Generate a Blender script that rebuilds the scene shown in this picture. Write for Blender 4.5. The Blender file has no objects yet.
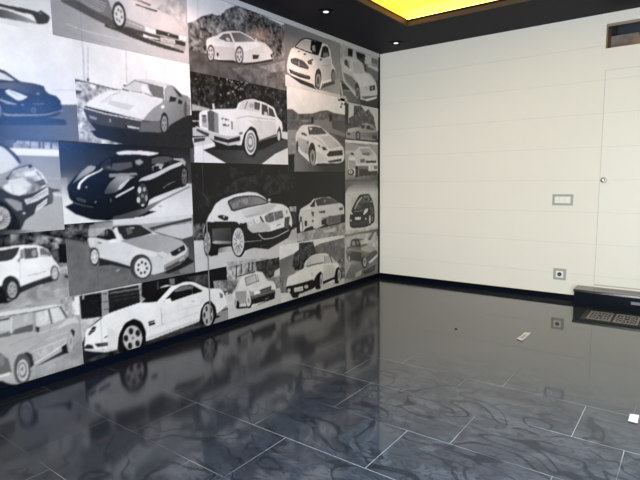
import bpy, bmesh, math, random
import numpy as np
from mathutils import Vector, Matrix

scene = bpy.context.scene
COL = scene.collection

# ------------------------------------------------------------------ helpers
def link(o, parent=None):
    COL.objects.link(o)
    if parent is not None:
        o.parent = parent
    return o

def tag(o, label=None, cat=None, group=None, kind=None):
    if label: o['label'] = label
    if cat: o['category'] = cat
    if group: o['group'] = group
    if kind: o['kind'] = kind
    return o

def empty(name, loc):
    o = bpy.data.objects.new(name, None)
    o.empty_display_size = .1
    o.location = loc
    return link(o)

def obj(name, bm, mat, parent=None, smooth=False):
    bmesh.ops.recalc_face_normals(bm, faces=bm.faces)
    me = bpy.data.meshes.new(name)
    bm.to_mesh(me); bm.free()
    if mat: me.materials.append(mat)
    if smooth:
        for p in me.polygons: p.use_smooth = True
    o = bpy.data.objects.new(name, me)
    return link(o, parent)

def box(bm, x0, x1, y0, y1, z0, z1, bev=0.0):
    r = bmesh.ops.create_cube(bm, size=1)
    vs = r['verts']
    for v in vs:
        v.co = Vector((x0 + (v.co.x + .5) * (x1 - x0), y0 + (v.co.y + .5) * (y1 - y0), z0 + (v.co.z + .5) * (z1 - z0)))
    if bev > 0:
        es = set(e for v in vs for e in v.link_edges)
        bmesh.ops.bevel(bm, geom=list(es), offset=bev, segments=2, affect='EDGES', profile=.5)

def lathe(bm, prof, axis, center, n=32, cap=True):
    """prof: list of (radius, height along axis)"""
    ax = Vector(axis).normalized()
    u = ax.orthogonal().normalized(); v = ax.cross(u)
    c = Vector(center); rings = []
    for r, h in prof:
        rings.append([bm.verts.new(c + ax * h + (u * math.cos(2*math.pi*i/n) + v * math.sin(2*math.pi*i/n)) * max(r, 1e-5)) for i in range(n)])
    for a, b in zip(rings, rings[1:]):
        for i in range(n):
            bm.faces.new((a[i], a[(i+1) % n], b[(i+1) % n], b[i]))
    if cap:
        bm.faces.new(rings[0]); bm.faces.new(rings[-1][::-1])

def ribbon(bm, pts, w, z0, z1, closed=False):
    """flat raised strip along pts (x,y)"""
    m = len(pts); L = []; Rr = []
    for i in range(m):
        a = pts[(i-1) % m] if (closed or i) else pts[0]
        b = pts[(i+1) % m] if (closed or i < m-1) else pts[-1]
        dx, dy = b[0]-a[0], b[1]-a[1]; d = math.hypot(dx, dy) or 1
        nx, ny = -dy/d*w/2, dx/d*w/2
        L.append((pts[i][0]+nx, pts[i][1]+ny)); Rr.append((pts[i][0]-nx, pts[i][1]-ny))
    lt = [bm.verts.new((x, y, z1)) for x, y in L]; rt = [bm.verts.new((x, y, z1)) for x, y in Rr]
    lb = [bm.verts.new((x, y, z0)) for x, y in L]; rb = [bm.verts.new((x, y, z0)) for x, y in Rr]
    for i in range(m if closed else m-1):
        j = (i+1) % m
        bm.faces.new((lt[i], lt[j], rt[j], rt[i])); bm.faces.new((lt[i], lb[i], lb[j], lt[j])); bm.faces.new((rt[i], rt[j], rb[j], rb[i]))

# ------------------------------------------------------------------ materials
def mat(name, col, rough=.5, spec=.5, metal=0., ior=1.5, emit=None, es=0.):
    m = bpy.data.materials.new(name); m.use_nodes = True
    b = m.node_tree.nodes['Principled BSDF']
    b.inputs['Base Color'].default_value = (*col, 1)
    b.inputs['Roughness'].default_value = rough
    b.inputs['Specular IOR Level'].default_value = spec
    b.inputs['Metallic'].default_value = metal
    b.inputs['IOR'].default_value = ior
    if emit:
        b.inputs['Emission Color'].default_value = (*emit, 1)
        b.inputs['Emission Strength'].default_value = es
    return m

def nd(m, t, **k):
    n = m.node_tree.nodes.new(t)
    for a, v in k.items(): setattr(n, a, v)
    return n

def vary(m, scale, lo, hi, sock='Base Color', detail=3, dist=0.):
    """procedural mottling of a colour (lo/hi tuples) or a value"""
    nt = m.node_tree; b = nt.nodes['Principled BSDF']
    tc = nd(m, 'ShaderNodeNewGeometry')
    nz = nd(m, 'ShaderNodeTexNoise'); nz.inputs['Scale'].default_value = scale
    nz.inputs['Detail'].default_value = detail; nz.inputs['Distortion'].default_value = dist
    nt.links.new(tc.outputs['Position'], nz.inputs['Vector'])
    r = nd(m, 'ShaderNodeValToRGB')
    r.color_ramp.elements[0].position = .3; r.color_ramp.elements[1].position = .7
    f = lambda c: (*c, 1) if isinstance(c, tuple) else (c, c, c, 1)
    r.color_ramp.elements[0].color = f(lo); r.color_ramp.elements[1].color = f(hi)
    nt.links.new(nz.outputs['Fac'], r.inputs['Fac'])
    nt.links.new(r.outputs['Color'], b.inputs[sock])
    return m

M = {}
M['white'] = vary(mat('wall_white', (.8, .78, .69), .42, .3), 1.3, (.805, .79, .725), (.82, .81, .745))
M['door'] = vary(mat('door_white', (.81, .80, .72), .42, .3), 1.1, (.81, .81, .745), (.825, .825, .76))
M['groove'] = mat('joint_grey', (.50, .48, .43), .8)
M['gap'] = mat('gap_dark', (.05, .05, .05), .9)
M['plaster'] = mat('plaster', (.07, .075, .085), .9)
M['backing'] = mat('backing_grey', (.05, .05, .06), .6)
M['ceil'] = vary(mat('ceiling_black', (.004, .004, .009), .6, .12), 3, (.0035, .0035, .008), (.005, .005, .011))
M['black'] = mat('black_gloss', (.002, .004, .010), .4, .05)
M['granite'] = vary(mat('black_granite', (.012, .012, .014), .16, .5, ior=1.7), 160, (.008, .008, .010), (.035, .035, .037))
M['strip'] = mat('pale_strip', (.62, .62, .60), .35)
M['bronze'] = mat('bronze_lip', (.06, .045, .03), .5, .3, .2)
M['cove'] = mat('cove_led_yellow', (.9, .78, .33), .7)  # white recess panel; the yellow LED glow is put into its colour
M['led'] = mat('led_amber', (1, .8, .3), .6, emit=(1.0, .52, .06), es=8)
M['chrome'] = mat('chrome', (.55, .55, .56), .2, metal=1)
M['steel'] = mat('brushed_steel', (.40, .40, .39), .35, metal=1)
M['plate'] = mat('satin_grey_plate', (.36, .38, .36), .4)
M['paddle'] = mat('white_plastic', (.85, .86, .84), .3)
M['hole'] = mat('socket_dark', (.04, .04, .04), .5)
M['lens'] = mat('lamp_glass', (.9, .9, .95), .2, emit=(.95, .95, 1), es=.7)
M['rubber'] = vary(mat('mat_rubber', (.02, .02, .022), .7), 80, (.015, .015, .017), (.03, .03, .032))
M['ornament'] = vary(mat('ornament_grey', (.30, .30, .29), .5), 60, (.2, .2, .195), (.38, .38, .37))
M['paper'] = vary(mat('paper', (.8, .8, .8), .7), 40, (.74, .74, .74), (.85, .85, .85))
M['papergrey'] = mat('paper_print', (.5, .5, .49), .7)
M['niche'] = vary(mat('niche_grey', (.22, .19, .17), .8), 12, (.16, .14, .125), (.27, .235, .21))
M['niche_blue'] = mat('niche_blue', (.05, .065, .085), .7)
M['amberlamp'] = mat('amber_lamp', (1, .6, .2), .5, emit=(1, .40, .06), es=9)
M['seam'] = mat('seam_grey', (.20, .20, .21), .5)

def picture_material():
    m = mat('printed_photo_paper', (.5, .5, .5), .25, .28)
    b = m.node_tree.nodes['Principled BSDF']
    a = nd(m, 'ShaderNodeAttribute'); a.attribute_name = 'ink'
    m.node_tree.links.new(a.outputs['Color'], b.inputs['Base Color'])
    return m
M['print'] = picture_material()

def floor_material():
    """glossy black porcelain tiles 0.665 x 0.4 m in running bond, pale joints, dried mop marks"""
    m = mat('black_porcelain', (.012, .012, .014), .05, .5, ior=1.8)
    nt = m.node_tree; b = nt.nodes['Principled BSDF']; L = nt.links.new
    geo = nd(m, 'ShaderNodeNewGeometry'); sep = nd(m, 'ShaderNodeSeparateXYZ'); L(geo.outputs['Position'], sep.inputs[0])
    def math_(op, a, bb=None):
        n = nd(m, 'ShaderNodeMath', operation=op)
        for i, v in enumerate((a, bb)):
            if v is None: continue
            if isinstance(v, (int, float)): n.inputs[i].default_value = v
            else: L(v, n.inputs[i])
        return n.outputs[0]
    PX, PY = .6554, .3957
    yr = math_('DIVIDE', math_('ADD', sep.outputs['Y'], 3.2674 + PY*20), PY)
    row = math_('FLOOR', yr); fy = math_('FRACT', yr)
    par = math_('MODULO', row, 2.0)                    # 0 above -3.2365
    off = math_('MULTIPLY_ADD', par, .2143); off.node.inputs[2].default_value = -.2996   # shift of the row
    fx = math_('FRACT', math_('DIVIDE', math_('ADD', math_('ADD', sep.outputs['X'], off), PX*20), PX))
    def line(f, half):
        d = math_('MINIMUM', f, math_('SUBTRACT', 1.0, f))
        return math_('LESS_THAN', d, half)
    joint = math_('MAXIMUM', line(fx, .0014/PX), line(fy, .0014/PY))
    # uneven joint whiteness
    nz0 = nd(m, 'ShaderNodeTexNoise'); nz0.inputs['Scale'].default_value = 2.3; L(geo.outputs['Position'], nz0.inputs['Vector'])
    jr = nd(m, 'ShaderNodeMapRange'); jr.inputs[1].default_value = .38; jr.inputs[2].default_value = .62
    L(nz0.outputs['Fac'], jr.inputs[0]); joint = math_('MULTIPLY', joint, jr.outputs[0])
    jg = nd(m, 'ShaderNodeMapRange'); jg.inputs[1].default_value = -2.0; jg.inputs[2].default_value = -2.6
    L(sep.outputs['Y'], jg.inputs[0]); joint = math_('MULTIPLY', joint, jg.outputs[0])
    jx = nd(m, 'ShaderNodeMapRange'); jx.inputs[1].default_value = .7; jx.inputs[2].default_value = 1.5; jx.inputs[3].default_value = .25
    L(sep.outputs['X'], jx.inputs[0]); joint = math_('MULTIPLY', joint, jx.outputs[0])
    # dried wipe marks: stretched, twisted noise bands
    mp = nd(m, 'ShaderNodeMapping'); mp.inputs['Rotation'].default_value = (0, 0, .6); mp.inputs['Scale'].default_value = (1.0, 1.7, 1)
    L(geo.outputs['Position'], mp.inputs[0])
    nz = nd(m, 'ShaderNodeTexNoise'); nz.inputs['Scale'].default_value = 2.0; nz.inputs['Detail'].default_value = 5; nz.inputs['Distortion'].default_value = 2.2
    L(mp.outputs[0], nz.inputs['Vector'])
    film = nd(m, 'ShaderNodeMapRange'); film.inputs[1].default_value = .33; film.inputs[2].default_value = .56
    L(nz.outputs['Fac'], film.inputs[0])
    wv = nd(m, 'ShaderNodeTexNoise'); wv.inputs['Scale'].default_value = 7.5; wv.inputs['Detail'].default_value = 4; wv.inputs['Distortion'].default_value = 3.2
    L(mp.outputs[0], wv.inputs['Vector'])
    band = nd(m, 'ShaderNodeMapRange'); band.inputs[1].default_value = .40; band.inputs[2].default_value = .47
    L(wv.outputs['Fac'], band.inputs[0])
    # thin swirled strokes left by a mop: contour bands of a twisted noise
    sw = nd(m, 'ShaderNodeTexNoise'); sw.inputs['Scale'].default_value = 2.4; sw.inputs['Detail'].default_value = 1.5; sw.inputs['Distortion'].default_value = 1.6
    L(mp.outputs[0], sw.inputs['Vector'])
    st_ = nd(m, 'ShaderNodeMapRange'); st_.inputs[1].default_value = .012; st_.inputs[2].default_value = .030
    L(math_('ABSOLUTE', math_('SUBTRACT', sw.outputs['Fac'], .47)), st_.inputs[0])
    clean = math_('MULTIPLY', math_('MAXIMUM', film.outputs[0], .55), math_('MAXIMUM', band.outputs[0], .55))
    clean = math_('MULTIPLY', clean, math_('MAXIMUM', st_.outputs[0], .25))
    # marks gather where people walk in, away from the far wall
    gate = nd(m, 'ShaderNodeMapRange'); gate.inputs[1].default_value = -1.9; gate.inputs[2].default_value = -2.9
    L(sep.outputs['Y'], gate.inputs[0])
    mark_dim = math_('MULTIPLY', math_('SUBTRACT', 1.0, clean), gate.outputs[0])
    # dimmer reflection along the picture wall, painted into gloss and colour
    refl_dim = nd(m, 'ShaderNodeMapRange'); refl_dim.inputs[1].default_value = 1.9; refl_dim.inputs[2].default_value = .6; refl_dim.inputs[4].default_value = .85
    L(sep.outputs['X'], refl_dim.inputs[0]); mark_dim = math_('MAXIMUM', mark_dim, refl_dim.outputs[0])
    dust = nd(m, 'ShaderNodeMix', data_type='RGBA'); dust.inputs[6].default_value = (.046, .053, .066, 1); dust.inputs[7].default_value = (.010, .011, .016, 1)  # dust film; the bluish daylight on it is put into its colour
    L(mark_dim, dust.inputs[0])
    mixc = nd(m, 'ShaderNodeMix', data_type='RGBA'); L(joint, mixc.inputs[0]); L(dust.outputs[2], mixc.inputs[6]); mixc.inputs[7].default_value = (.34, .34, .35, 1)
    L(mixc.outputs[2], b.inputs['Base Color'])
    rr = nd(m, 'ShaderNodeMapRange'); rr.inputs[3].default_value = .045; rr.inputs[4].default_value = .15; L(mark_dim, rr.inputs[0])
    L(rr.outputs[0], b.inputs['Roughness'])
    sp = nd(m, 'ShaderNodeMapRange'); sp.inputs[3].default_value = .5; sp.inputs[4].default_value = .12; L(mark_dim, sp.inputs[0])
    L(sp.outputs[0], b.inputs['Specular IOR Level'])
    return m
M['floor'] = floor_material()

# ------------------------------------------------------------------ room shell
XR, YF, H, FZ = 4.8, -6.8, 2.7, .018      # FZ: finished floor level
bm = bmesh.new(); box(bm, -.15, XR+.15, YF-.15, .12, -.12, FZ)
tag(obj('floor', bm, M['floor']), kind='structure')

bm = bmesh.new(); box(bm, -.15, 0, YF-.15, .12, 0, H+.3)
tag(obj('wall_left', bm, M['backing']), kind='structure')

# far wall: white boards with fine joints, openings for the flush door and the transom niche
DX0, DX1, DZ0, DZ1 = 2.375, 3.20, .205, 2.195
NX0, NX1, NZ0, NZ1 = 2.366, 3.25, 2.392, 2.606
ZJ = [.285, .59, .895, 1.20, 1.508, 1.815, 2.115, 2.42]
bm = bmesh.new()
def wall_rect(x0, x1, z0, z1):
    zs = [z0] + [z for z in ZJ if z0 + .01 < z < z1 - .01] + [z1]
    for a, b in zip(zs, zs[1:]):
        box(bm, x0, x1, 0, .1, a + (.0008 if a != z0 else 0), b - (.0008 if b != z1 else 0))
wall_rect(0, DX0, 0, NZ0)
wall_rect(0, NX0, NZ0, H); wall_rect(DX0, XR, DZ1+.003, NZ0); wall_rect(NX0, NX1, NZ1, H); wall_rect(NX1, XR, NZ0, H)
wall_rect(DX1+.004, XR, 0, DZ1+.003); wall_rect(DX0, DX1+.004, 0, DZ0-.012)
tag(obj('wall_back', bm, M['white']), kind='structure')
bm = bmesh.new(); box(bm, 0, NX0-.03, .004, .11, 0, H); box(bm, NX0-.03, XR, .004, .11, 0, NZ0-.03)
tag(obj('trim_1', bm, M['groove']), kind='structure')          # board joints seen in the gaps

bm = bmesh.new(); box(bm, XR, XR+.15, YF-.15, .12, 0, H+.3)
tag(obj('wall_right', bm, M['plaster']), kind='structure')
bm = bmesh.new(); box(bm, -.15, 1.9, YF-.15, YF, 0, H); box(bm, XR-.2, XR+.15, YF-.15, YF, 0, H); box(bm, 1.9, XR-.2, YF-.15, YF, 1.7, H)
tag(obj('wall_front', bm, M['plaster']), kind='structure')

# ceiling with a lit recess
CX0, CX1, CY0, CY1 = .772, 3.75, -5.6, -.80
bm = bmesh.new()
box(bm, -.15, CX0, YF-.15, .12, H, H+.06); box(bm, CX1, XR+.15, YF-.15, .12, H, H+.06)
box(bm, CX0, CX1, CY1, .12, H, H+.06); box(bm, CX0, CX1, YF-.15, CY0, H, H+.06)
tag(obj('ceiling', bm, M['ceil']), kind='structure')
RT = H+.20; RW = .16
bm = bmesh.new(); box(bm, CX0-RW, CX1+RW, CY0-RW, CY1+RW, RT, RT+.03)
box(bm, CX0-RW-.03, CX0-RW, CY0-RW, CY1+RW, H+.06, RT+.03); box(bm, CX1+RW, CX1+RW+.03, CY0-RW, CY1+RW, H+.06, RT+.03)
box(bm, CX0-RW, CX1+RW, CY1+RW, CY1+RW+.03, H+.06, RT+.03); box(bm, CX0-RW, CX1+RW, CY0-RW-.03, CY0-RW, H+.06, RT+.03)
tag(obj('trim_2', bm, M['cove']), kind='structure')            # upper panel of the recess
bm = bmesh.new(); t = .012
box(bm, CX0, CX0+t, CY0, CY1, H-.003, H+.035); box(bm, CX1-t, CX1, CY0, CY1, H-.003, H+.035)
box(bm, CX0+t, CX1-t, CY1-t, CY1, H-.003, H+.035); box(bm, CX0+t, CX1-t, CY0, CY0+t, H-.003, H+.035)
tag(obj('trim_3', bm, M['bronze']), kind='structure')          # bronze lip of the recess
led = empty('led_strip_light', (CX0, CY1, H+.065)); led.location = (0, 0, 0)
tag(led, 'amber LED strip light glowing inside the square ceiling recess', 'light')
for a in ((CX0-.10, CX0-.04, CY0, CY1+.08), (CX1+.04, CX1+.10, CY0, CY1+.08), (CX0-.04, CX1+.04, CY1+.04, CY1+.10), (CX0-.04, CX1+.04, CY0-.10, CY0-.04)):
    bm = bmesh.new(); box(bm, a[0], a[1], a[2], a[3], H+.0605, H+.085)
    obj('light_tube', bm, M['led'], led)

# skirting, corner strip, top strip
bm = bmesh.new(); box(bm, .012, 2.23, -.014, -.0005, FZ+.0005, .076, .002)
tag(obj('baseboard_back', bm, M['black']), kind='structure')
bm = bmesh.new(); box(bm, .0005, .014, YF+.01, -.015, FZ+.0005, .0735, .002)
tag(obj('baseboard_left', bm, M['black']), kind='structure')
bm = bmesh.new(); box(bm, .0005, .012, -.031, -.001, .077, H-.001)
tag(obj('trim_4', bm, M['black']), kind='structure')
bm = bmesh.new(); box(bm, .0005, .022, YF+.01, -.032, 2.657, H-.001, .004)
tag(obj('trim_5', bm, M['strip']), kind='structure')

# ------------------------------------------------------------------ door
dr = empty('flush_door', (DX0, 0, DZ0))
tag(dr, 'white flush door cut into the board wall above the black step', 'door', kind='structure')
dr.name = 'door_1'
bm = bmesh.new()
zs = [DZ0] + [z for z in ZJ if DZ0+.01 < z < DZ1-.01] + [DZ1]
for a, b in zip(zs, zs[1:]):
    box(bm, DX0+.0035, DX1, .0005, .045, a + (.0008 if a != DZ0 else 0), b - (.0008 if b != DZ1 else 0))
d_ = obj('door_panel', bm, M['door'], dr); d_.matrix_parent_inverse = Matrix.Translation((-DX0, 0, -DZ0))
bm = bmesh.new(); box(bm, DX0-.001, DX1+.003, .046, .06, DZ0-.012, DZ1+.003)
d_ = obj('door_rebate', bm, M['gap'], dr); d_.matrix_parent_inverse = Matrix.Translation((-DX0, 0, -DZ0))
kc = (2.408, 0, 1.20)
bm = bmesh.new(); lathe(bm, [(.027, 0), (.027, .006), (.023, .010), (.019, .010)], (0, -1, 0), kc)
kb = obj('lock_rose', bm, M['steel'], dr, True); kb.matrix_parent_inverse = Matrix.Translation((-DX0, 0, -DZ0))
bm = bmesh.new(); lathe(bm, [(.010, .009), (.010, .02), (.0165, .026), (.0175, .034), (.013, .040), (.004, .042)], (0, -1, 0), kc)
kk = obj('lock_knob', bm, M['chrome'], kb, True)

# ------------------------------------------------------------------ niche above the door
nb = empty('window_1', (NX0, 0, NZ0)); tag(nb, 'narrow transom opening high above the door with a grey lit void', 'window', kind='structure')
inv = Matrix.Translation((-NX0, 0, -NZ0))
bm = bmesh.new()
D = .75
box(bm, NX0-.02, NX1+.02, .1, D, NZ0-.02, NZ0-.001); box(bm, NX0-.02, NX0-.001, .1, D, NZ0-.001, NZ1+.2); box(bm, NX1+.001, NX1+.02, .1, D, NZ0-.001, NZ1+.2)
o = obj('void_lining', bm, M['niche'], nb); o.matrix_parent_inverse = inv
bm = bmesh.new(); box(bm, NX0-.02, NX1+.02, D, D+.02, NZ0-.02, NZ1+.2); box(bm, NX0-.02, NX1+.02, .1, D, NZ1+.2, NZ1+.22); box(bm, NX0, NX1, .1, .12, NZ1+.001, NZ1+.2)
o = obj('void_back', bm, M['niche_blue'], nb); o.matrix_parent_inverse = inv
bm = bmesh.new(); box(bm, NX0+.001, 2.66, .30, .42, NZ0, NZ1-.045)
for v in bm.verts:
    if v.co.x > 2.5 and v.co.z > NZ0+.05: v.co.x -= .07
o = obj('duct_panel', bm, M['niche'], nb); o.matrix_parent_inverse = inv
bm = bmesh.new(); lathe(bm, [(.02, 0), (.03, .01), (.03, .04), (.012, .06)], (0, 0, 1), (2.69, .22, NZ0+.001), 20)
lm = obj('amber_lamp', bm, M['amberlamp'], nb, True); lm.matrix_parent_inverse = inv

# ------------------------------------------------------------------ switch and socket
def wall_item(name, x, z): return empty(name, (x, 0, z))
sw = wall_item('light_switch', 2.066, 1.011)
tag(sw, 'grey framed double light switch with white rockers left of the door', 'switch')
def frame_bm(w, h, b, y0, y1):
    bm = bmesh.new()
    box(bm, -w/2, w/2, y0, y1, h/2-b, h/2); box(bm, -w/2, w/2, y0, y1, -h/2, -h/2+b)
    box(bm, -w/2, -w/2+b, y0, y1, -h/2+b, h/2-b); box(bm, w/2-b, w/2, y0, y1, -h/2+b, h/2-b)
    return bm
obj('frame', frame_bm(.186, .108, .021, -.010, -.0005), M['plate'], sw)
for k, (a, b) in enumerate(((-.0715, -.026), (-.0245, .0225), (.024, .0715))):
    bm = bmesh.new(); box(bm, a, b, -.013, -.0005, -.0325, .0325, .002)
    for v in bm.verts:
        if v.co.y < -.005 and v.co.z > 0: v.co.y += .004
    obj('rocker', bm, M['paddle'], sw)
so = wall_item('wall_socket', 2.069, .272)
tag(so, 'grey framed power socket low on the white wall beside the black step', 'socket')
obj('frame', frame_bm(.116, .114, .024, -.010, -.0005), M['plate'], so)
bm = bmesh.new(); box(bm, -.0335, .0335, -.011, -.0005, -.0325, .0325, .001)
ins = obj('socket_insert', bm, M['paddle'], so)
bm = bmesh.new(); lathe(bm, [(.021, .0112), (.021, .0118), (.017, .0122), (.004, .0122)], (0, -1, 0), (0, 0, 0), 28)
obj('plug_well', bm, M['hole'], ins)

# ------------------------------------------------------------------ step, mat, paper
st = empty('door_step', (2.234, 0, FZ))
tag(st, 'polished black granite step on the floor in front of the white door', 'step')
bm = bmesh.new(); box(bm, .006, 1.6, -.205, -.001, .0005, .136, .002); obj('riser', bm, M['black'], st)
bm = bmesh.new(); box(bm, 0, 1.6, -.214, -.001, .1365, .162, .004); obj('tread', bm, M['granite'], st)
bm = bmesh.new(); box(bm, .47, .62, -.2085, -.2052, .076, .102, .001)
obj('riser_plate', bm, M['seam'], st)

mt = empty('door_mat', (2.3708, -0.4918, FZ))
tag(mt, 'black mat with grey ornate square panels on the floor before the step', 'mat')
bm = bmesh.new(); box(bm, 0, 1.0, -.165, .17, .0005, .006, .002); obj('mat_base', bm, M['rubber'], mt)
for k in range(4):
    x0 = .045 + k*.2; w, d = .178, .29; y0 = -.145
    bm = bmesh.new(); z0, z1 = .0055, .0085
    R_ = lambda a, b, c, e: [(x0+a, y0+c), (x0+b, y0+c), (x0+b, y0+e), (x0+a, y0+e)]
    ribbon(bm, R_(.008, w-.008, .008, d-.008), .02, z0, z1, True)
    cx, cy = x0+w/2, y0+d/2
    ring = lambda rx, ry, ox=0, oy=0, n=20: [(cx+ox+rx*math.cos(2*math.pi*i/n), cy+oy+ry*math.sin(2*math.pi*i/n)) for i in range(n)]
    ribbon(bm, ring(.026, .042), .010, z0, z1, True)
    for sx in (-1, 1):
        for sy in (-1, 1):
            ribbon(bm, ring(.019, .03, sx*.041, sy*.075), .009, z0, z1, True)
            ribbon(bm, [(cx+sx*.02, cy+sy*.03), (cx+sx*.045, cy+sy*.03), (cx+sx*.066, cy+sy*.005)], .009, z0, z1)
        ribbon(bm, [(cx, cy+sx*.045), (cx, cy+sx*.125)], .009, z0, z1)
    obj('ornate_panel', bm, M['ornament'], mt)

def paper(name, label, quad, inner):
    cx = sum(q[0] for q in quad)/4; cy = sum(q[1] for q in quad)/4
    e_ = empty(name, (cx, cy, FZ)); tag(e_, label, 'paper')
    def sheet(s, z, m, nm, lift):
        bm = bmesh.new(); n = 8; top = []; bot = []
        a, b, c, d = [Vector(((q[0]-cx)*s, (q[1]-cy)*s, 0)) for q in quad]
        for i in range(n+1):
            t_ = i/n; p0 = a.lerp(b, t_); p1 = d.lerp(c, t_); h = z + lift*(2*t_-1)**2
            top.append((bm.verts.new(p0+Vector((0, 0, h+.0008))), bm.verts.new(p1+Vector((0, 0, h+.0008)))))
            bot.append((bm.verts.new(p0+Vector((0, 0, h))), bm.verts.new(p1+Vector((0, 0, h)))))
        for i in range(n):
            bm.faces.new((top[i][0], top[i+1][0], top[i+1][1], top[i][1])); bm.faces.new((bot[i][0], bot[i][1], bot[i+1][1], bot[i+1][0]))
            for k in (0, 1): bm.faces.new((top[i][k], bot[i][k], bot[i+1][k], top[i+1][k]))
        bm.faces.new((top[0][0], top[0][1], bot[0][1], bot[0][0])); bm.faces.new((top[-1][0], bot[-1][0], bot[-1][1], top[-1][1]))
        return obj(nm, bm, m, e_)
    sheet(1, .0008, M['paper'], 'sheet', .004)
    if inner: sheet(inner, .0022, M['papergrey'], 'printed_strip', .004*inner**2)
paper('paper_slip', 'long white paper slip lying alone on the black floor', [(2.085, -1.5354), (2.0949, -1.3413), (2.1382, -1.3314), (2.1333, -1.5709)], .5)
paper('paper_scrap', 'small square white scrap on a floor tile joint at the right', [(2.9059, -2.5535), (2.9059, -2.4628), (2.9444, -2.4529), (2.9463, -2.5564)], 0)

bm = bmesh.new()
lathe(bm, [(.004, 0), (.008, .002), (.009, .004), (.004, .007)], (0, 0, 1), (0, 0, .0005), 9)
for v in bm.verts: v.co.x *= 1.5
o = obj('crumb', bm, M['hole']); o.location = (1.613, -1.5443, FZ)
tag(o, 'tiny dark crumb lying on the black floor near the white wall', 'crumb')

# ------------------------------------------------------------------ ceiling spots
def spot(x, y, label):
    r = empty('recessed_spotlight', (x, y, H)); tag(r, label, 'spotlight', 'recessed spotlights in the black ceiling')
    bm = bmesh.new(); lathe(bm, [(.072, 0), (.072, -.005), (.064, -.009), (.052, -.006), (.047, -.002)], (0, 0, 1), (0, 0, -.0005), 36, False)
    obj('trim_ring', bm, M['black'], r, True)
    bm = bmesh.new(); lathe(bm, [(.025, -.003), (.025, -.007), (.015, -.010), (.004, -.011)], (0, 0, 1), (0, 0, 0), 24)
    obj('lamp_lens', bm, M['lens'], r, True)
    return r
spot(.40, -.335, 'recessed ceiling spotlight nearest the corner of the two walls')
spot(.41, -1.64, 'recessed ceiling spotlight above the small white hatchback picture, farther from the corner')

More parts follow.
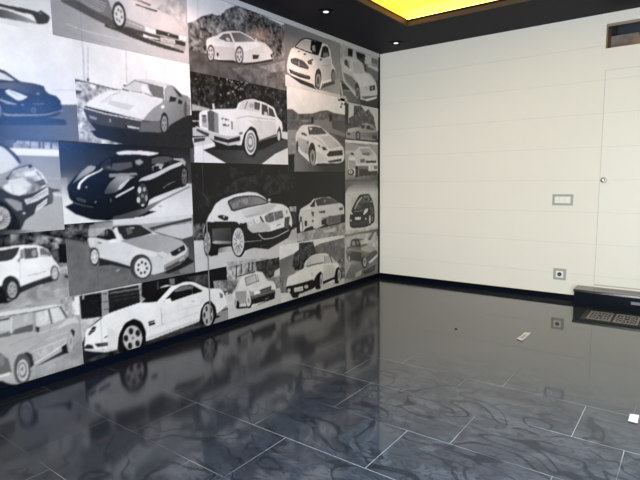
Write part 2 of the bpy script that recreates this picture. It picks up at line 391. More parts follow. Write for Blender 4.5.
# ------------------------------------------------------------------ pictures on the left wall
# every picture: rectangle on the wall in metres (y0, y1, z0, z1), neighbours lying over it, raised or not,
# grid size in mm, and its printed drawing as flat shapes with wall coordinates in mm
PICTURES = {
'A': ((-4.95, -3.835, 2.109, 2.655), (), 0, 6, '''b222
g200,222 -4106,2232 -3974,2063 -4234,2291 -3823,2411 -3835,2219 -3962,2224 -4107,2222 -4241,2205
C
p225 -4286,2175 -4109,2197 -3989,2195 -3949,2192 -3923,2162 -3927,2151 -4017,2155 -4110,2182 -4286,2175
p60 -4285,2189 -4107,2212 -4079,2212 -4012,2217 -3947,2220 -3911,2216 -3895,2231 -3874,2223 -3846,2211 -3846,2190 -3863,2165 -3896,2152 -3922,2149 -3926,2164 -3939,2189 -3954,2196 -3989,2192 -4038,2193 -4081,2194 -4109,2195 -4287,2170
g85,150 -4111,2162 -3952,2160 -4288,2156 -4110,2185 -4063,2184 -3991,2174 -3926,2159 -3922,2149 -3993,2143 -4066,2141 -4113,2137 -4291,2113
p110 -3886,2215 -3886,2213 -3888,2211 -3890,2209 -3893,2208 -3897,2207 -3900,2206 -3903,2206 -3905,2207 -3906,2208 -3907,2210 -3906,2211 -3905,2213 -3902,2215 -3899,2216 -3896,2217 -3893,2218 -3890,2218 -3887,2217 -3886,2216
E
p235 -3843,2223 -3832,2209 -3838,2129 -3854,2141'''),
'D': ((-3.835, -2.833, 2.107, 2.655), (), 0, 6, '''b180
g150,190 -3806,2269 -3336,2172 -3846,2300 -3791,2315 -3661,2283 -3542,2252 -3440,2237 -3277,2209 -2838,2193 -2843,2102 -3414,2101 -3861,2101
p140 -3829,2156 -3756,2151 -3633,2133 -3466,2121 -3465,2124 -3631,2136 -3754,2154 -3828,2159
p205 -3753,2187 -3630,2170 -3337,2170 -3335,2174 -3628,2174 -3751,2191
p145 -3674,2207 -3677,2162 -3673,2163 -3670,2208
n150,210,40 -3334,2592 -2828,2744 -2850,2351 -2904,2383 -2979,2418 -3124,2441 -3317,2440
C
p85 -3791,2315 -3672,2350 -3595,2315 -3471,2292 -3428,2279 -3405,2229 -3440,2235 -3542,2252 -3661,2283
p120 -3975,2400 -3453,2557 -3442,2345 -3446,2282 -3471,2292 -3595,2315 -3672,2346 -3791,2315
p190 -3665,2345 -3522,2312 -3519,2317 -3663,2349
p190 -3648,2354 -3500,2320 -3498,2324 -3645,2358
p190 -3617,2362 -3491,2336 -3488,2340 -3614,2366
p190 -3588,2372 -3484,2351 -3481,2356 -3585,2377
p190 -3559,2380 -3480,2369 -3477,2374 -3556,2385
p195 -3462,2554 -2713,2779 -3272,2291 -3329,2278 -3350,2384 -3394,2404 -3431,2379 -3442,2345 -3464,2401
g205,192 -3400,2410 -2953,2311 -3460,2554 -3339,2528 -3298,2445 -3124,2441 -2979,2418 -2883,2362 -2850,2311 -3112,2298 -3212,2300 -3325,2319 -3357,2382 -3400,2410 -3471,2392
p85 -3293,2454 -3221,2465 -3143,2453 -3154,2442
p70 -3266,2420 -3187,2417 -3099,2416 -3094,2427 -3183,2428 -3262,2430
p175 -3217,2410 -3220,2360 -3216,2361 -3213,2411
p150 -3352,2320 -3212,2300 -3203,2259 -3356,2268
p215 -3345,2296 -3214,2282 -3212,2286 -3344,2300
p72 -3365,2266 -3205,2261 -3079,2259 -2860,2265 -2862,2231 -2958,2227 -3086,2219 -3226,2226 -3347,2254
p225 -3200,2295 -3118,2292 -3119,2265 -3201,2266
p60 -3112,2298 -2921,2296 -2922,2269 -3114,2266
p160 -3000,2287 -3000,2285 -3002,2282 -3004,2280 -3006,2279 -3009,2278 -3012,2277 -3014,2278 -3016,2279 -3017,2281 -3017,2284 -3017,2286 -3015,2289 -3013,2291 -3011,2292 -3008,2293 -3005,2293 -3003,2293 -3001,2292 -3000,2290
p220 -2917,2301 -2850,2300 -2852,2273 -2916,2270
p228 -3217,2244 -3176,2238 -3085,2239 -3085,2232 -3177,2225 -3217,2225
p190 -3079,2253 -2956,2260 -2952,2231 -3081,2222
p120 -3065,2235 -2966,2238 -2965,2243 -3063,2240
p55 -2945,2254 -2861,2256 -2862,2235 -2944,2234
p65 -3498,2247 -3447,2232 -3356,2260 -3226,2223 -3066,2208 -2959,2201 -2876,2193 -2876,2178 -3015,2177 -3170,2185 -3314,2201 -3404,2218 -3500,2228
p150 -2969,2223 -2862,2231 -2870,2198 -2959,2201
p55 -3343,2339 -3344,2311 -3350,2284 -3360,2262 -3374,2245 -3390,2235 -3406,2235 -3421,2243 -3433,2258 -3441,2280 -3445,2305 -3444,2332 -3438,2358 -3428,2381 -3415,2398 -3399,2408 -3383,2409 -3368,2402 -3356,2387 -3347,2365
p215 -3358,2334 -3358,2314 -3363,2295 -3370,2279 -3380,2266 -3391,2260 -3403,2259 -3413,2265 -3422,2276 -3428,2291 -3431,2310 -3430,2329 -3426,2348 -3419,2365 -3409,2377 -3398,2384 -3386,2385 -3376,2379 -3367,2368 -3361,2353
p110 -3369,2318 -3369,2315 -3370,2311 -3371,2308 -3373,2306 -3375,2305 -3377,2305 -3379,2306 -3380,2308 -3382,2311 -3382,2314 -3382,2317 -3381,2321 -3380,2324 -3378,2326 -3376,2327 -3374,2327 -3372,2326 -3371,2324 -3370,2321
p110 -3386,2290 -3386,2286 -3387,2283 -3388,2280 -3390,2278 -3392,2277 -3394,2277 -3396,2278 -3397,2280 -3398,2283 -3399,2286 -3399,2289 -3398,2293 -3397,2295 -3395,2298 -3393,2299 -3391,2299 -3389,2298 -3387,2296 -3386,2293
p110 -3405,2296 -3405,2293 -3406,2289 -3407,2286 -3409,2284 -3411,2283 -3413,2283 -3414,2284 -3416,2286 -3417,2289 -3418,2292 -3417,2295 -3417,2299 -3415,2301 -3414,2304 -3412,2305 -3410,2305 -3408,2304 -3406,2302 -3405,2299
p110 -3407,2330 -3407,2326 -3408,2323 -3409,2320 -3411,2318 -3413,2317 -3415,2317 -3417,2318 -3418,2320 -3419,2322 -3420,2326 -3420,2329 -3419,2332 -3418,2335 -3416,2337 -3414,2339 -3412,2339 -3410,2338 -3409,2336 -3407,2333
p110 -3390,2358 -3390,2355 -3391,2351 -3393,2348 -3394,2346 -3396,2345 -3398,2345 -3400,2346 -3402,2348 -3403,2350 -3403,2354 -3403,2357 -3402,2360 -3401,2363 -3399,2365 -3397,2367 -3395,2367 -3393,2366 -3392,2364 -3391,2361
p110 -3371,2352 -3371,2349 -3372,2345 -3374,2343 -3375,2340 -3377,2339 -3379,2339 -3381,2340 -3383,2342 -3384,2345 -3384,2348 -3384,2351 -3383,2355 -3382,2358 -3380,2360 -3378,2361 -3376,2361 -3375,2360 -3373,2358 -3372,2355
E'''),
'C': ((-4.95, -3.72, 1.495, 2.109), (), 0, 6, '''b225
g232,222 -4120,2059 -3801,1765 -4598,2068 -3686,2299 -3728,1714 -4639,1616
p190 -3859,1784 -3722,1802 -3722,1805 -3859,1787
g62,100 -4152,1655 -3728,1608 -4639,1616 -3705,1718 -3714,1471 -4656,1428
p45 -4645,1548 -3886,1621 -3793,1618 -3795,1588 -4648,1516
C
p42 -4619,1837 -4136,1861 -4111,1855 -4037,1808 -3970,1811 -3908,1802 -3903,1778 -3886,1762 -3839,1753 -3819,1730 -3814,1690 -3812,1668 -3848,1635 -3993,1604 -4159,1570 -4647,1528
p205 -4258,1838 -4137,1846 -4112,1838 -4060,1809 -4140,1805 -4261,1799
g88,55 -4077,1799 -3982,1743 -4321,1765 -4038,1805 -3943,1804 -3911,1762 -3948,1744 -4016,1746 -4080,1765 -4323,1733
p215 -4121,1749 -4100,1759 -4049,1745 -4002,1730 -4032,1709 -4059,1701 -4090,1719 -4117,1736
p120 -4101,1751 -4051,1723 -4050,1726 -4099,1753
p150 -4268,1708 -4148,1702 -4111,1693 -4067,1684 -4067,1677 -4113,1676 -4149,1692
p120 -3965,1659 -3966,1654 -3968,1650 -3971,1647 -3975,1644 -3980,1643 -3984,1643 -3987,1645 -3990,1648 -3992,1652 -3992,1656 -3991,1660 -3989,1665 -3986,1668 -3982,1670 -3977,1672 -3973,1671 -3969,1670 -3967,1667 -3965,1663
p45 -3969,1658 -3970,1655 -3972,1653 -3974,1650 -3976,1649 -3979,1648 -3982,1648 -3984,1649 -3986,1651 -3987,1654 -3987,1656 -3987,1659 -3985,1662 -3983,1664 -3981,1666 -3978,1667 -3975,1666 -3973,1665 -3971,1664 -3970,1661
p140 -3938,1755 -3939,1754 -3940,1752 -3942,1750 -3945,1749 -3947,1749 -3950,1749 -3952,1749 -3954,1750 -3955,1752 -3955,1753 -3955,1755 -3953,1757 -3951,1758 -3949,1759 -3946,1760 -3944,1760 -3941,1760 -3940,1759 -3939,1757
p150 -4029,1682 -4029,1680 -4030,1679 -4032,1677 -4034,1676 -4036,1676 -4038,1676 -4040,1676 -4041,1677 -4042,1679 -4042,1680 -4042,1682 -4041,1683 -4039,1684 -4037,1685 -4035,1686 -4033,1686 -4031,1685 -4030,1684 -4029,1683
p145 -4142,1629 -4117,1621 -3920,1639 -3831,1666 -3808,1682 -3807,1670 -3921,1631 -4118,1611 -4143,1617
p95 -3980,1697 -3915,1705 -3916,1697 -3981,1690
p18 -3854,1711 -3818,1728 -3820,1689 -3845,1678
p110 -4146,1635 -4148,1625 -4151,1615 -4154,1607 -4158,1602 -4163,1600 -4167,1601 -4170,1606 -4173,1613 -4174,1622 -4174,1632 -4172,1643 -4170,1653 -4166,1660 -4162,1666 -4157,1668 -4153,1667 -4150,1662 -4147,1655 -4146,1646
E'''),
'E': ((-3.72, -2.833, 1.487, 2.107), (), 0, 6, '''b45
g225,236 -3648,1996 -3001,1846 -3735,2200 -2740,2430 -2777,1742 -3008,1720 -3383,1849 -3464,1845 -3641,1861 -3759,1867
p165 -3625,2076 -3639,1877 -3634,1878 -3620,2077
p200 -3656,2070 -3667,1876 -3659,1878 -3648,2071
p180 -3360,2127 -3368,1880 -3364,1880 -3355,2128
p205 -3211,2006 -3215,1947 -3210,1948 -3206,2007
p205 -3055,2109 -3063,1987 -3057,1988 -3050,2110
n110,240,25 -3752,1860 -3642,1860 -3464,1845 -3492,1827 -3667,1728 -3679,1689 -3664,1652 -3650,1622 -3620,1586 -3604,1571 -3638,1561 -3607,1524 -3425,1493 -3489,1482 -3809,1497
p95 -3722,1865 -3643,1858 -3457,1840 -3454,1847 -3640,1865 -3719,1872
p70 -3721,1805 -3682,1803 -3687,1790 -3720,1781
p70 -3628,1880 -3629,1876 -3630,1873 -3632,1871 -3634,1869 -3637,1868 -3639,1868 -3642,1869 -3643,1871 -3644,1874 -3644,1877 -3644,1881 -3642,1884 -3640,1887 -3638,1889 -3635,1889 -3633,1889 -3631,1888 -3629,1886 -3628,1883
C
p70 -3679,1698 -3653,1698 -3262,1653 -3182,1657 -3186,1587 -3286,1583 -3390,1596 -3559,1602 -3650,1621 -3666,1652
p228 -3676,1720 -3589,1783 -3492,1835 -3383,1849 -3309,1832 -3111,1807 -3026,1799 -3114,1745 -3222,1666 -3261,1663 -3676,1716
p226 -3416,1845 -3188,1824 -3127,1815 -3080,1806 -3171,1765 -3219,1718 -3255,1665 -3427,1681
p203 -3496,1771 -3314,1755 -3364,1716 -3515,1743
p150 -3557,1747 -3493,1794 -3411,1834 -3412,1837 -3495,1796 -3559,1749
p165 -3540,1745 -3476,1788 -3478,1790 -3542,1747
p207 -3378,1870 -3299,1926 -3202,1915 -3074,1907 -3074,1827 -3177,1832 -3227,1843 -3352,1845 -3397,1851
p112 -3202,1913 -3074,1905 -3079,1826 -3165,1833 -3193,1874
p232 -3255,1898 -3223,1908 -3186,1860 -3194,1847 -3236,1850 -3257,1866
p210 -3301,1933 -3200,1947 -3067,1941 -2975,1936 -3057,1921 -3079,1910 -3202,1917 -3299,1921
p95 -3300,1919 -3203,1912 -3075,1902 -3073,1908 -3201,1918 -3299,1924
p110 -3376,1871 -3298,1924 -3301,1928 -3379,1874
p60 -3403,1850 -3353,1842 -3350,1848 -3401,1856
p90 -3328,1846 -3256,1845 -3255,1849 -3327,1850
p100 -3237,1845 -3168,1827 -3166,1832 -3235,1849
p70 -3373,1879 -3373,1877 -3375,1875 -3377,1873 -3379,1872 -3382,1871 -3385,1871 -3388,1872 -3390,1873 -3391,1874 -3391,1876 -3391,1879 -3389,1881 -3387,1882 -3384,1884 -3382,1884 -3379,1884 -3376,1884 -3374,1883 -3373,1881
g150,120 -3064,1803 -2916,1692 -3091,1805 -3052,1923 -2986,1932 -2917,1878 -2854,1872 -2840,1810 -2844,1735 -2891,1722 -3036,1646 -3054,1609 -3108,1606 -3099,1756
p165 -3049,1914 -2998,1921 -2963,1859 -3020,1817 -3050,1822
p50 -3021,1852 -2963,1850 -2976,1820 -3032,1811
p60 -2995,1924 -2928,1883 -2907,1857 -2941,1860 -2972,1894
p40 -2944,1842 -2912,1829 -2919,1809 -2955,1809
p215 -3070,1903 -3070,1820 -3065,1821 -3064,1904
p85 -2872,1774 -2874,1756 -2877,1739 -2881,1725 -2886,1716 -2891,1713 -2895,1715 -2899,1723 -2901,1736 -2903,1753 -2902,1771 -2901,1790 -2898,1806 -2893,1820 -2889,1829 -2884,1832 -2880,1830 -2876,1822 -2873,1809 -2872,1793
p150 -2834,1838 -2835,1829 -2838,1821 -2843,1815 -2848,1810 -2854,1808 -2860,1809 -2865,1812 -2869,1818 -2871,1825 -2871,1834 -2870,1842 -2867,1850 -2862,1857 -2857,1862 -2851,1864 -2845,1863 -2840,1860 -2836,1854 -2834,1847
p150 -3258,1661 -3215,1710 -3161,1758 -3086,1803 -3052,1796 -3098,1764 -3106,1676 -3157,1659
p105 -3268,1656 -3157,1658 -3104,1676 -3104,1588 -3161,1584 -3292,1583
p70 -3258,1648 -3146,1660 -3146,1664 -3258,1653
p238 -3106,1774 -3076,1786 -3075,1763 -3099,1754
p50 -3046,1655 -3049,1629 -3056,1606 -3065,1587 -3075,1575 -3087,1570 -3097,1573 -3106,1584 -3113,1602 -3117,1624 -3117,1649 -3114,1674 -3107,1697 -3099,1716 -3088,1728 -3077,1733 -3066,1730 -3057,1720 -3050,1702 -3046,1680
p160 -3058,1654 -3060,1636 -3064,1620 -3070,1608 -3077,1599 -3085,1596 -3092,1598 -3098,1606 -3103,1618 -3106,1633 -3106,1650 -3104,1667 -3099,1683 -3093,1695 -3086,1704 -3078,1707 -3071,1705 -3065,1698 -3060,1686 -3058,1671
p85 -3064,1644 -3065,1640 -3066,1637 -3067,1634 -3068,1632 -3070,1632 -3072,1632 -3073,1634 -3074,1636 -3074,1640 -3074,1643 -3074,1647 -3073,1650 -3072,1653 -3070,1654 -3069,1655 -3067,1655 -3066,1653 -3065,1651 -3064,1647
p85 -3078,1621 -3079,1617 -3080,1614 -3081,1611 -3082,1610 -3084,1609 -3086,1609 -3087,1611 -3088,1613 -3088,1617 -3088,1620 -3088,1624 -3087,1627 -3086,1630 -3084,1632 -3083,1632 -3081,1632 -3080,1630 -3079,1628 -3078,1625
p85 -3090,1641 -3090,1637 -3091,1634 -3093,1631 -3094,1630 -3096,1629 -3097,1629 -3099,1631 -3100,1634 -3100,1637 -3100,1640 -3100,1644 -3099,1647 -3097,1650 -3096,1652 -3094,1652 -3093,1652 -3092,1650 -3091,1648 -3090,1645
p85 -3083,1676 -3084,1673 -3085,1669 -3086,1667 -3087,1665 -3089,1664 -3091,1665 -3092,1666 -3093,1669 -3093,1672 -3093,1675 -3093,1679 -3092,1682 -3091,1685 -3089,1687 -3088,1688 -3086,1687 -3085,1686 -3084,1683 -3083,1680
p85 -3067,1678 -3068,1675 -3069,1671 -3070,1669 -3072,1667 -3073,1666 -3075,1667 -3076,1668 -3077,1671 -3078,1674 -3078,1677 -3077,1681 -3076,1684 -3075,1687 -3073,1689 -3072,1689 -3070,1689 -3069,1687 -3068,1685 -3067,1682
p90 -3745,1705 -3643,1692 -3534,1673 -3264,1650 -3262,1655 -3533,1678 -3641,1696 -3744,1710
p232 -3683,1701 -3534,1676 -3269,1655 -3267,1662 -3532,1683 -3681,1707
p150 -3643,1659 -3590,1648 -3598,1634 -3641,1642
p40 -3398,1620 -3280,1609 -3285,1593 -3394,1601
p215 -3379,1617 -3285,1607 -3290,1598 -3378,1603
p150 -3496,1639 -3497,1635 -3498,1631 -3500,1628 -3502,1626 -3504,1626 -3506,1626 -3508,1628 -3509,1630 -3510,1634 -3510,1638 -3509,1642 -3508,1646 -3506,1648 -3504,1650 -3502,1651 -3500,1651 -3498,1649 -3497,1646 -3496,1643
E'''),
'F': ((-3.85, -2.86, 0.984, 1.487), (), 0, 6, '''b45
g36,62 -3785,1483 -3782,1324 -3860,1494 -2697,1557 -2712,1265 -3875,1300
g62,150 -3797,1323 -3806,1201 -3880,1323 -3636,1325 -2709,1334 -2717,1167 -3891,1180
g200,225 -3163,1214 -3172,1052 -3945,1219 -3811,1216 -2872,1218 -2824,1218 -2840,918 -3966,944
g140,222 -3833,1255 -3842,1126 -3892,1270 -3809,1270 -3822,1086 -3905,1090
p30 -3837,1091 -3781,1114 -3347,1044 -3187,1026 -3291,997 -3428,991 -3574,986 -3675,1001 -3778,1043
g75,130 -3375,1037 -3170,1088 -3524,1029 -3275,1066 -3137,1109 -2878,1204 -2879,1190 -3138,1096 -3278,1018 -3378,987 -3527,987
p185 -3132,1059 -3133,1057 -3136,1055 -3140,1053 -3145,1052 -3151,1052 -3157,1053 -3162,1054 -3166,1056 -3169,1059 -3170,1061 -3169,1064 -3166,1066 -3162,1067 -3156,1068 -3150,1068 -3144,1068 -3139,1066 -3135,1064 -3132,1062
C
p24 -3818,1213 -3761,1278 -3685,1340 -3618,1345 -3546,1391 -3435,1439 -3302,1455 -3149,1440 -3021,1422 -2932,1406 -2905,1369 -2906,1350 -2885,1304 -2894,1238 -2920,1200 -2990,1188 -3231,1118 -3275,1058 -3345,1044 -3471,1017 -3527,1011 -3654,1068 -3774,1109 -3807,1139
g165,120 -3669,1336 -3764,1239 -3789,1224 -3728,1301 -3668,1346 -3618,1339 -3637,1313 -3705,1277 -3772,1237
p238 -3755,1204 -3740,1239 -3689,1281 -3594,1317 -3557,1358 -3473,1415 -3410,1433 -3407,1423 -3474,1401 -3548,1338 -3595,1308 -3681,1269 -3727,1231 -3739,1192
p55 -3597,1337 -3547,1382 -3436,1429 -3323,1432 -3330,1315 -3370,1300 -3481,1304 -3568,1320
p120 -3559,1335 -3478,1351 -3365,1370 -3358,1328 -3462,1317
p150 -3504,1357 -3363,1388 -3364,1393 -3505,1361
p30 -3547,1355 -3418,1403 -3420,1409 -3549,1361
g160,75 -3464,1277 -3535,1170 -3579,1168 -3540,1228 -3483,1275 -3445,1293 -3322,1295 -3313,1285 -3411,1243 -3490,1169 -3562,1161
p200 -3482,1184 -3459,1218 -3391,1260 -3384,1253 -3452,1191
p210 -3501,1143 -3366,1204 -3355,1195 -3492,1134
p140 -3687,1208 -3687,1206 -3688,1204 -3690,1202 -3692,1201 -3694,1201 -3697,1201 -3699,1202 -3700,1204 -3701,1206 -3701,1208 -3701,1210 -3700,1212 -3698,1214 -3696,1215 -3693,1215 -3691,1215 -3689,1214 -3688,1212 -3687,1210
p62 -3813,1199 -3730,1166 -3564,1132 -3563,1136 -3729,1170 -3811,1203
p72 -3760,1151 -3700,1127 -3701,1107 -3760,1128
p140 -3633,1113 -3633,1110 -3634,1108 -3636,1107 -3637,1106 -3639,1106 -3640,1106 -3642,1107 -3643,1109 -3643,1111 -3643,1113 -3643,1115 -3642,1117 -3641,1119 -3639,1120 -3638,1120 -3636,1120 -3635,1119 -3634,1117 -3633,1115
p130 -3538,1133 -3533,1104 -3527,1105 -3533,1134
p140 -3782,1112 -3719,1091 -3654,1076 -3653,1079 -3718,1094 -3781,1115
p55 -3569,1055 -3525,1048 -3524,1052 -3568,1058
p222 -3479,1433 -3405,1449 -3271,1452 -3126,1441 -3212,1419 -3331,1427 -3453,1416
p38 -3516,1416 -3341,1425 -3218,1418 -3206,1364 -3229,1311 -3322,1268 -3524,1300
p85 -3502,1359 -3363,1374 -3360,1340 -3451,1314 -3523,1318
p150 -3336,1383 -3294,1394 -3269,1372 -3306,1352 -3330,1360
p140 -3533,1293 -3329,1300 -3322,1285 -3454,1275 -3535,1269
p82 -3203,1399 -3151,1416 -3065,1421 -3009,1404 -3112,1364 -3206,1362
p165 -3204,1345 -3154,1367 -3099,1363 -3122,1337 -3196,1313
p15 -3191,1348 -3142,1349 -3157,1316 -3196,1318
p210 -3121,1334 -3121,1331 -3123,1329 -3125,1327 -3127,1326 -3130,1325 -3132,1326 -3135,1327 -3136,1329 -3137,1331 -3138,1334 -3137,1337 -3136,1339 -3134,1341 -3131,1343 -3129,1343 -3126,1343 -3124,1341 -3122,1339 -3121,1337
p200 -3320,1239 -3297,1263 -3231,1285 -3157,1309 -3047,1355 -2956,1384 -2919,1383 -2946,1357 -3049,1324 -3159,1274 -3233,1248 -3291,1246
p170 -3022,1408 -2932,1408 -2905,1380 -2916,1348 -2953,1387 -3012,1395
p55 -3056,1389 -3012,1395 -3018,1372 -3063,1362
p45 -2896,1273 -2899,1251 -2904,1230 -2911,1214 -2920,1204 -2929,1200 -2938,1204 -2945,1215 -2951,1231 -2954,1251 -2954,1274 -2951,1296 -2946,1316 -2939,1332 -2930,1343 -2921,1347 -2912,1343 -2905,1333 -2899,1317 -2896,1296
p110 -2902,1274 -2904,1255 -2908,1239 -2914,1226 -2921,1218 -2928,1215 -2935,1218 -2941,1226 -2946,1239 -2948,1256 -2948,1274 -2946,1292 -2942,1308 -2936,1321 -2929,1329 -2922,1332 -2915,1329 -2909,1321 -2904,1308 -2902,1292
p40 -2908,1264 -2909,1260 -2910,1257 -2911,1254 -2912,1252 -2914,1252 -2915,1252 -2917,1254 -2918,1257 -2918,1260 -2918,1264 -2918,1268 -2917,1271 -2916,1274 -2914,1276 -2913,1276 -2911,1276 -2910,1274 -2909,1271 -2908,1268
p40 -2922,1241 -2922,1237 -2923,1234 -2924,1231 -2926,1229 -2927,1229 -2929,1229 -2930,1231 -2931,1234 -2932,1237 -2932,1241 -2931,1245 -2930,1248 -2929,1251 -2928,1253 -2926,1253 -2925,1252 -2923,1251 -2922,1248 -2922,1245
p40 -2933,1263 -2934,1259 -2935,1256 -2936,1253 -2937,1251 -2939,1251 -2940,1251 -2941,1253 -2942,1256 -2943,1259 -2943,1263 -2942,1267 -2942,1270 -2940,1273 -2939,1275 -2937,1275 -2936,1275 -2935,1273 -2934,1270 -2933,1267
p40 -2927,1300 -2927,1296 -2928,1293 -2929,1290 -2931,1288 -2932,1288 -2934,1288 -2935,1290 -2936,1293 -2936,1296 -2936,1300 -2936,1304 -2935,1307 -2934,1310 -2932,1311 -2931,1312 -2929,1311 -2928,1310 -2927,1307 -2927,1304
p40 -2911,1300 -2912,1297 -2913,1293 -2914,1290 -2915,1289 -2917,1288 -2918,1289 -2920,1290 -2921,1293 -2921,1297 -2921,1300 -2921,1304 -2920,1308 -2919,1310 -2917,1312 -2916,1313 -2914,1312 -2913,1310 -2912,1308 -2911,1304
p150 -3120,1189 -3053,1224 -3009,1235 -3010,1239 -3056,1228 -3123,1193
p120 -3089,1220 -3056,1208 -3054,1212 -3087,1223
p30 -3016,1326 -2958,1354 -2962,1313 -3005,1311
p20 -3233,1144 -3238,1114 -3248,1087 -3262,1065 -3280,1052 -3298,1048 -3315,1054 -3330,1069 -3341,1091 -3348,1118 -3349,1148 -3344,1178 -3334,1204 -3320,1225 -3304,1239 -3286,1243 -3268,1238 -3253,1224 -3241,1202 -3234,1175
p60 -3246,1145 -3249,1119 -3257,1096 -3269,1078 -3282,1067 -3297,1063 -3311,1068 -3323,1080 -3331,1099 -3336,1122 -3337,1148 -3333,1173 -3325,1195 -3314,1213 -3301,1225 -3287,1229 -3273,1224 -3261,1212 -3251,1194 -3246,1170
p205 -3300,1181 -3302,1174 -3304,1168 -3307,1163 -3311,1160 -3316,1159 -3320,1160 -3323,1163 -3326,1169 -3328,1175 -3328,1182 -3327,1189 -3324,1195 -3321,1200 -3317,1203 -3313,1204 -3309,1203 -3305,1199 -3302,1194 -3301,1188
p170 -3263,1185 -3264,1180 -3266,1175 -3269,1172 -3273,1170 -3276,1169 -3280,1170 -3283,1172 -3286,1176 -3287,1180 -3287,1185 -3286,1190 -3284,1194 -3282,1198 -3278,1200 -3274,1201 -3271,1200 -3267,1197 -3265,1194 -3264,1189
p210 -3313,1112 -3314,1106 -3316,1100 -3319,1095 -3323,1093 -3328,1092 -3332,1093 -3336,1096 -3338,1101 -3340,1107 -3340,1113 -3339,1119 -3337,1125 -3333,1130 -3329,1132 -3325,1133 -3321,1132 -3317,1129 -3315,1124 -3313,1118
p205 -3282,1074 -3283,1071 -3285,1069 -3288,1067 -3291,1066 -3295,1066 -3298,1066 -3302,1068 -3304,1070 -3306,1072 -3306,1075 -3305,1078 -3303,1080 -3301,1082 -3297,1083 -3294,1083 -3290,1083 -3287,1081 -3284,1079 -3283,1077
p165 -3254,1123 -3255,1116 -3257,1109 -3259,1104 -3262,1101 -3264,1100 -3267,1102 -3270,1105 -3271,1110 -3272,1116 -3272,1124 -3271,1131 -3270,1137 -3267,1142 -3265,1145 -3262,1146 -3259,1145 -3257,1141 -3255,1136 -3254,1130
p120 -3278,1139 -3279,1134 -3281,1130 -3285,1128 -3289,1126 -3293,1125 -3297,1126 -3301,1128 -3304,1131 -3306,1135 -3306,1140 -3305,1144 -3303,1148 -3300,1151 -3296,1152 -3291,1153 -3287,1152 -3283,1150 -3280,1147 -3279,1143
p215 -3470,1158 -3356,1208 -3353,1197 -3462,1148
E'''),
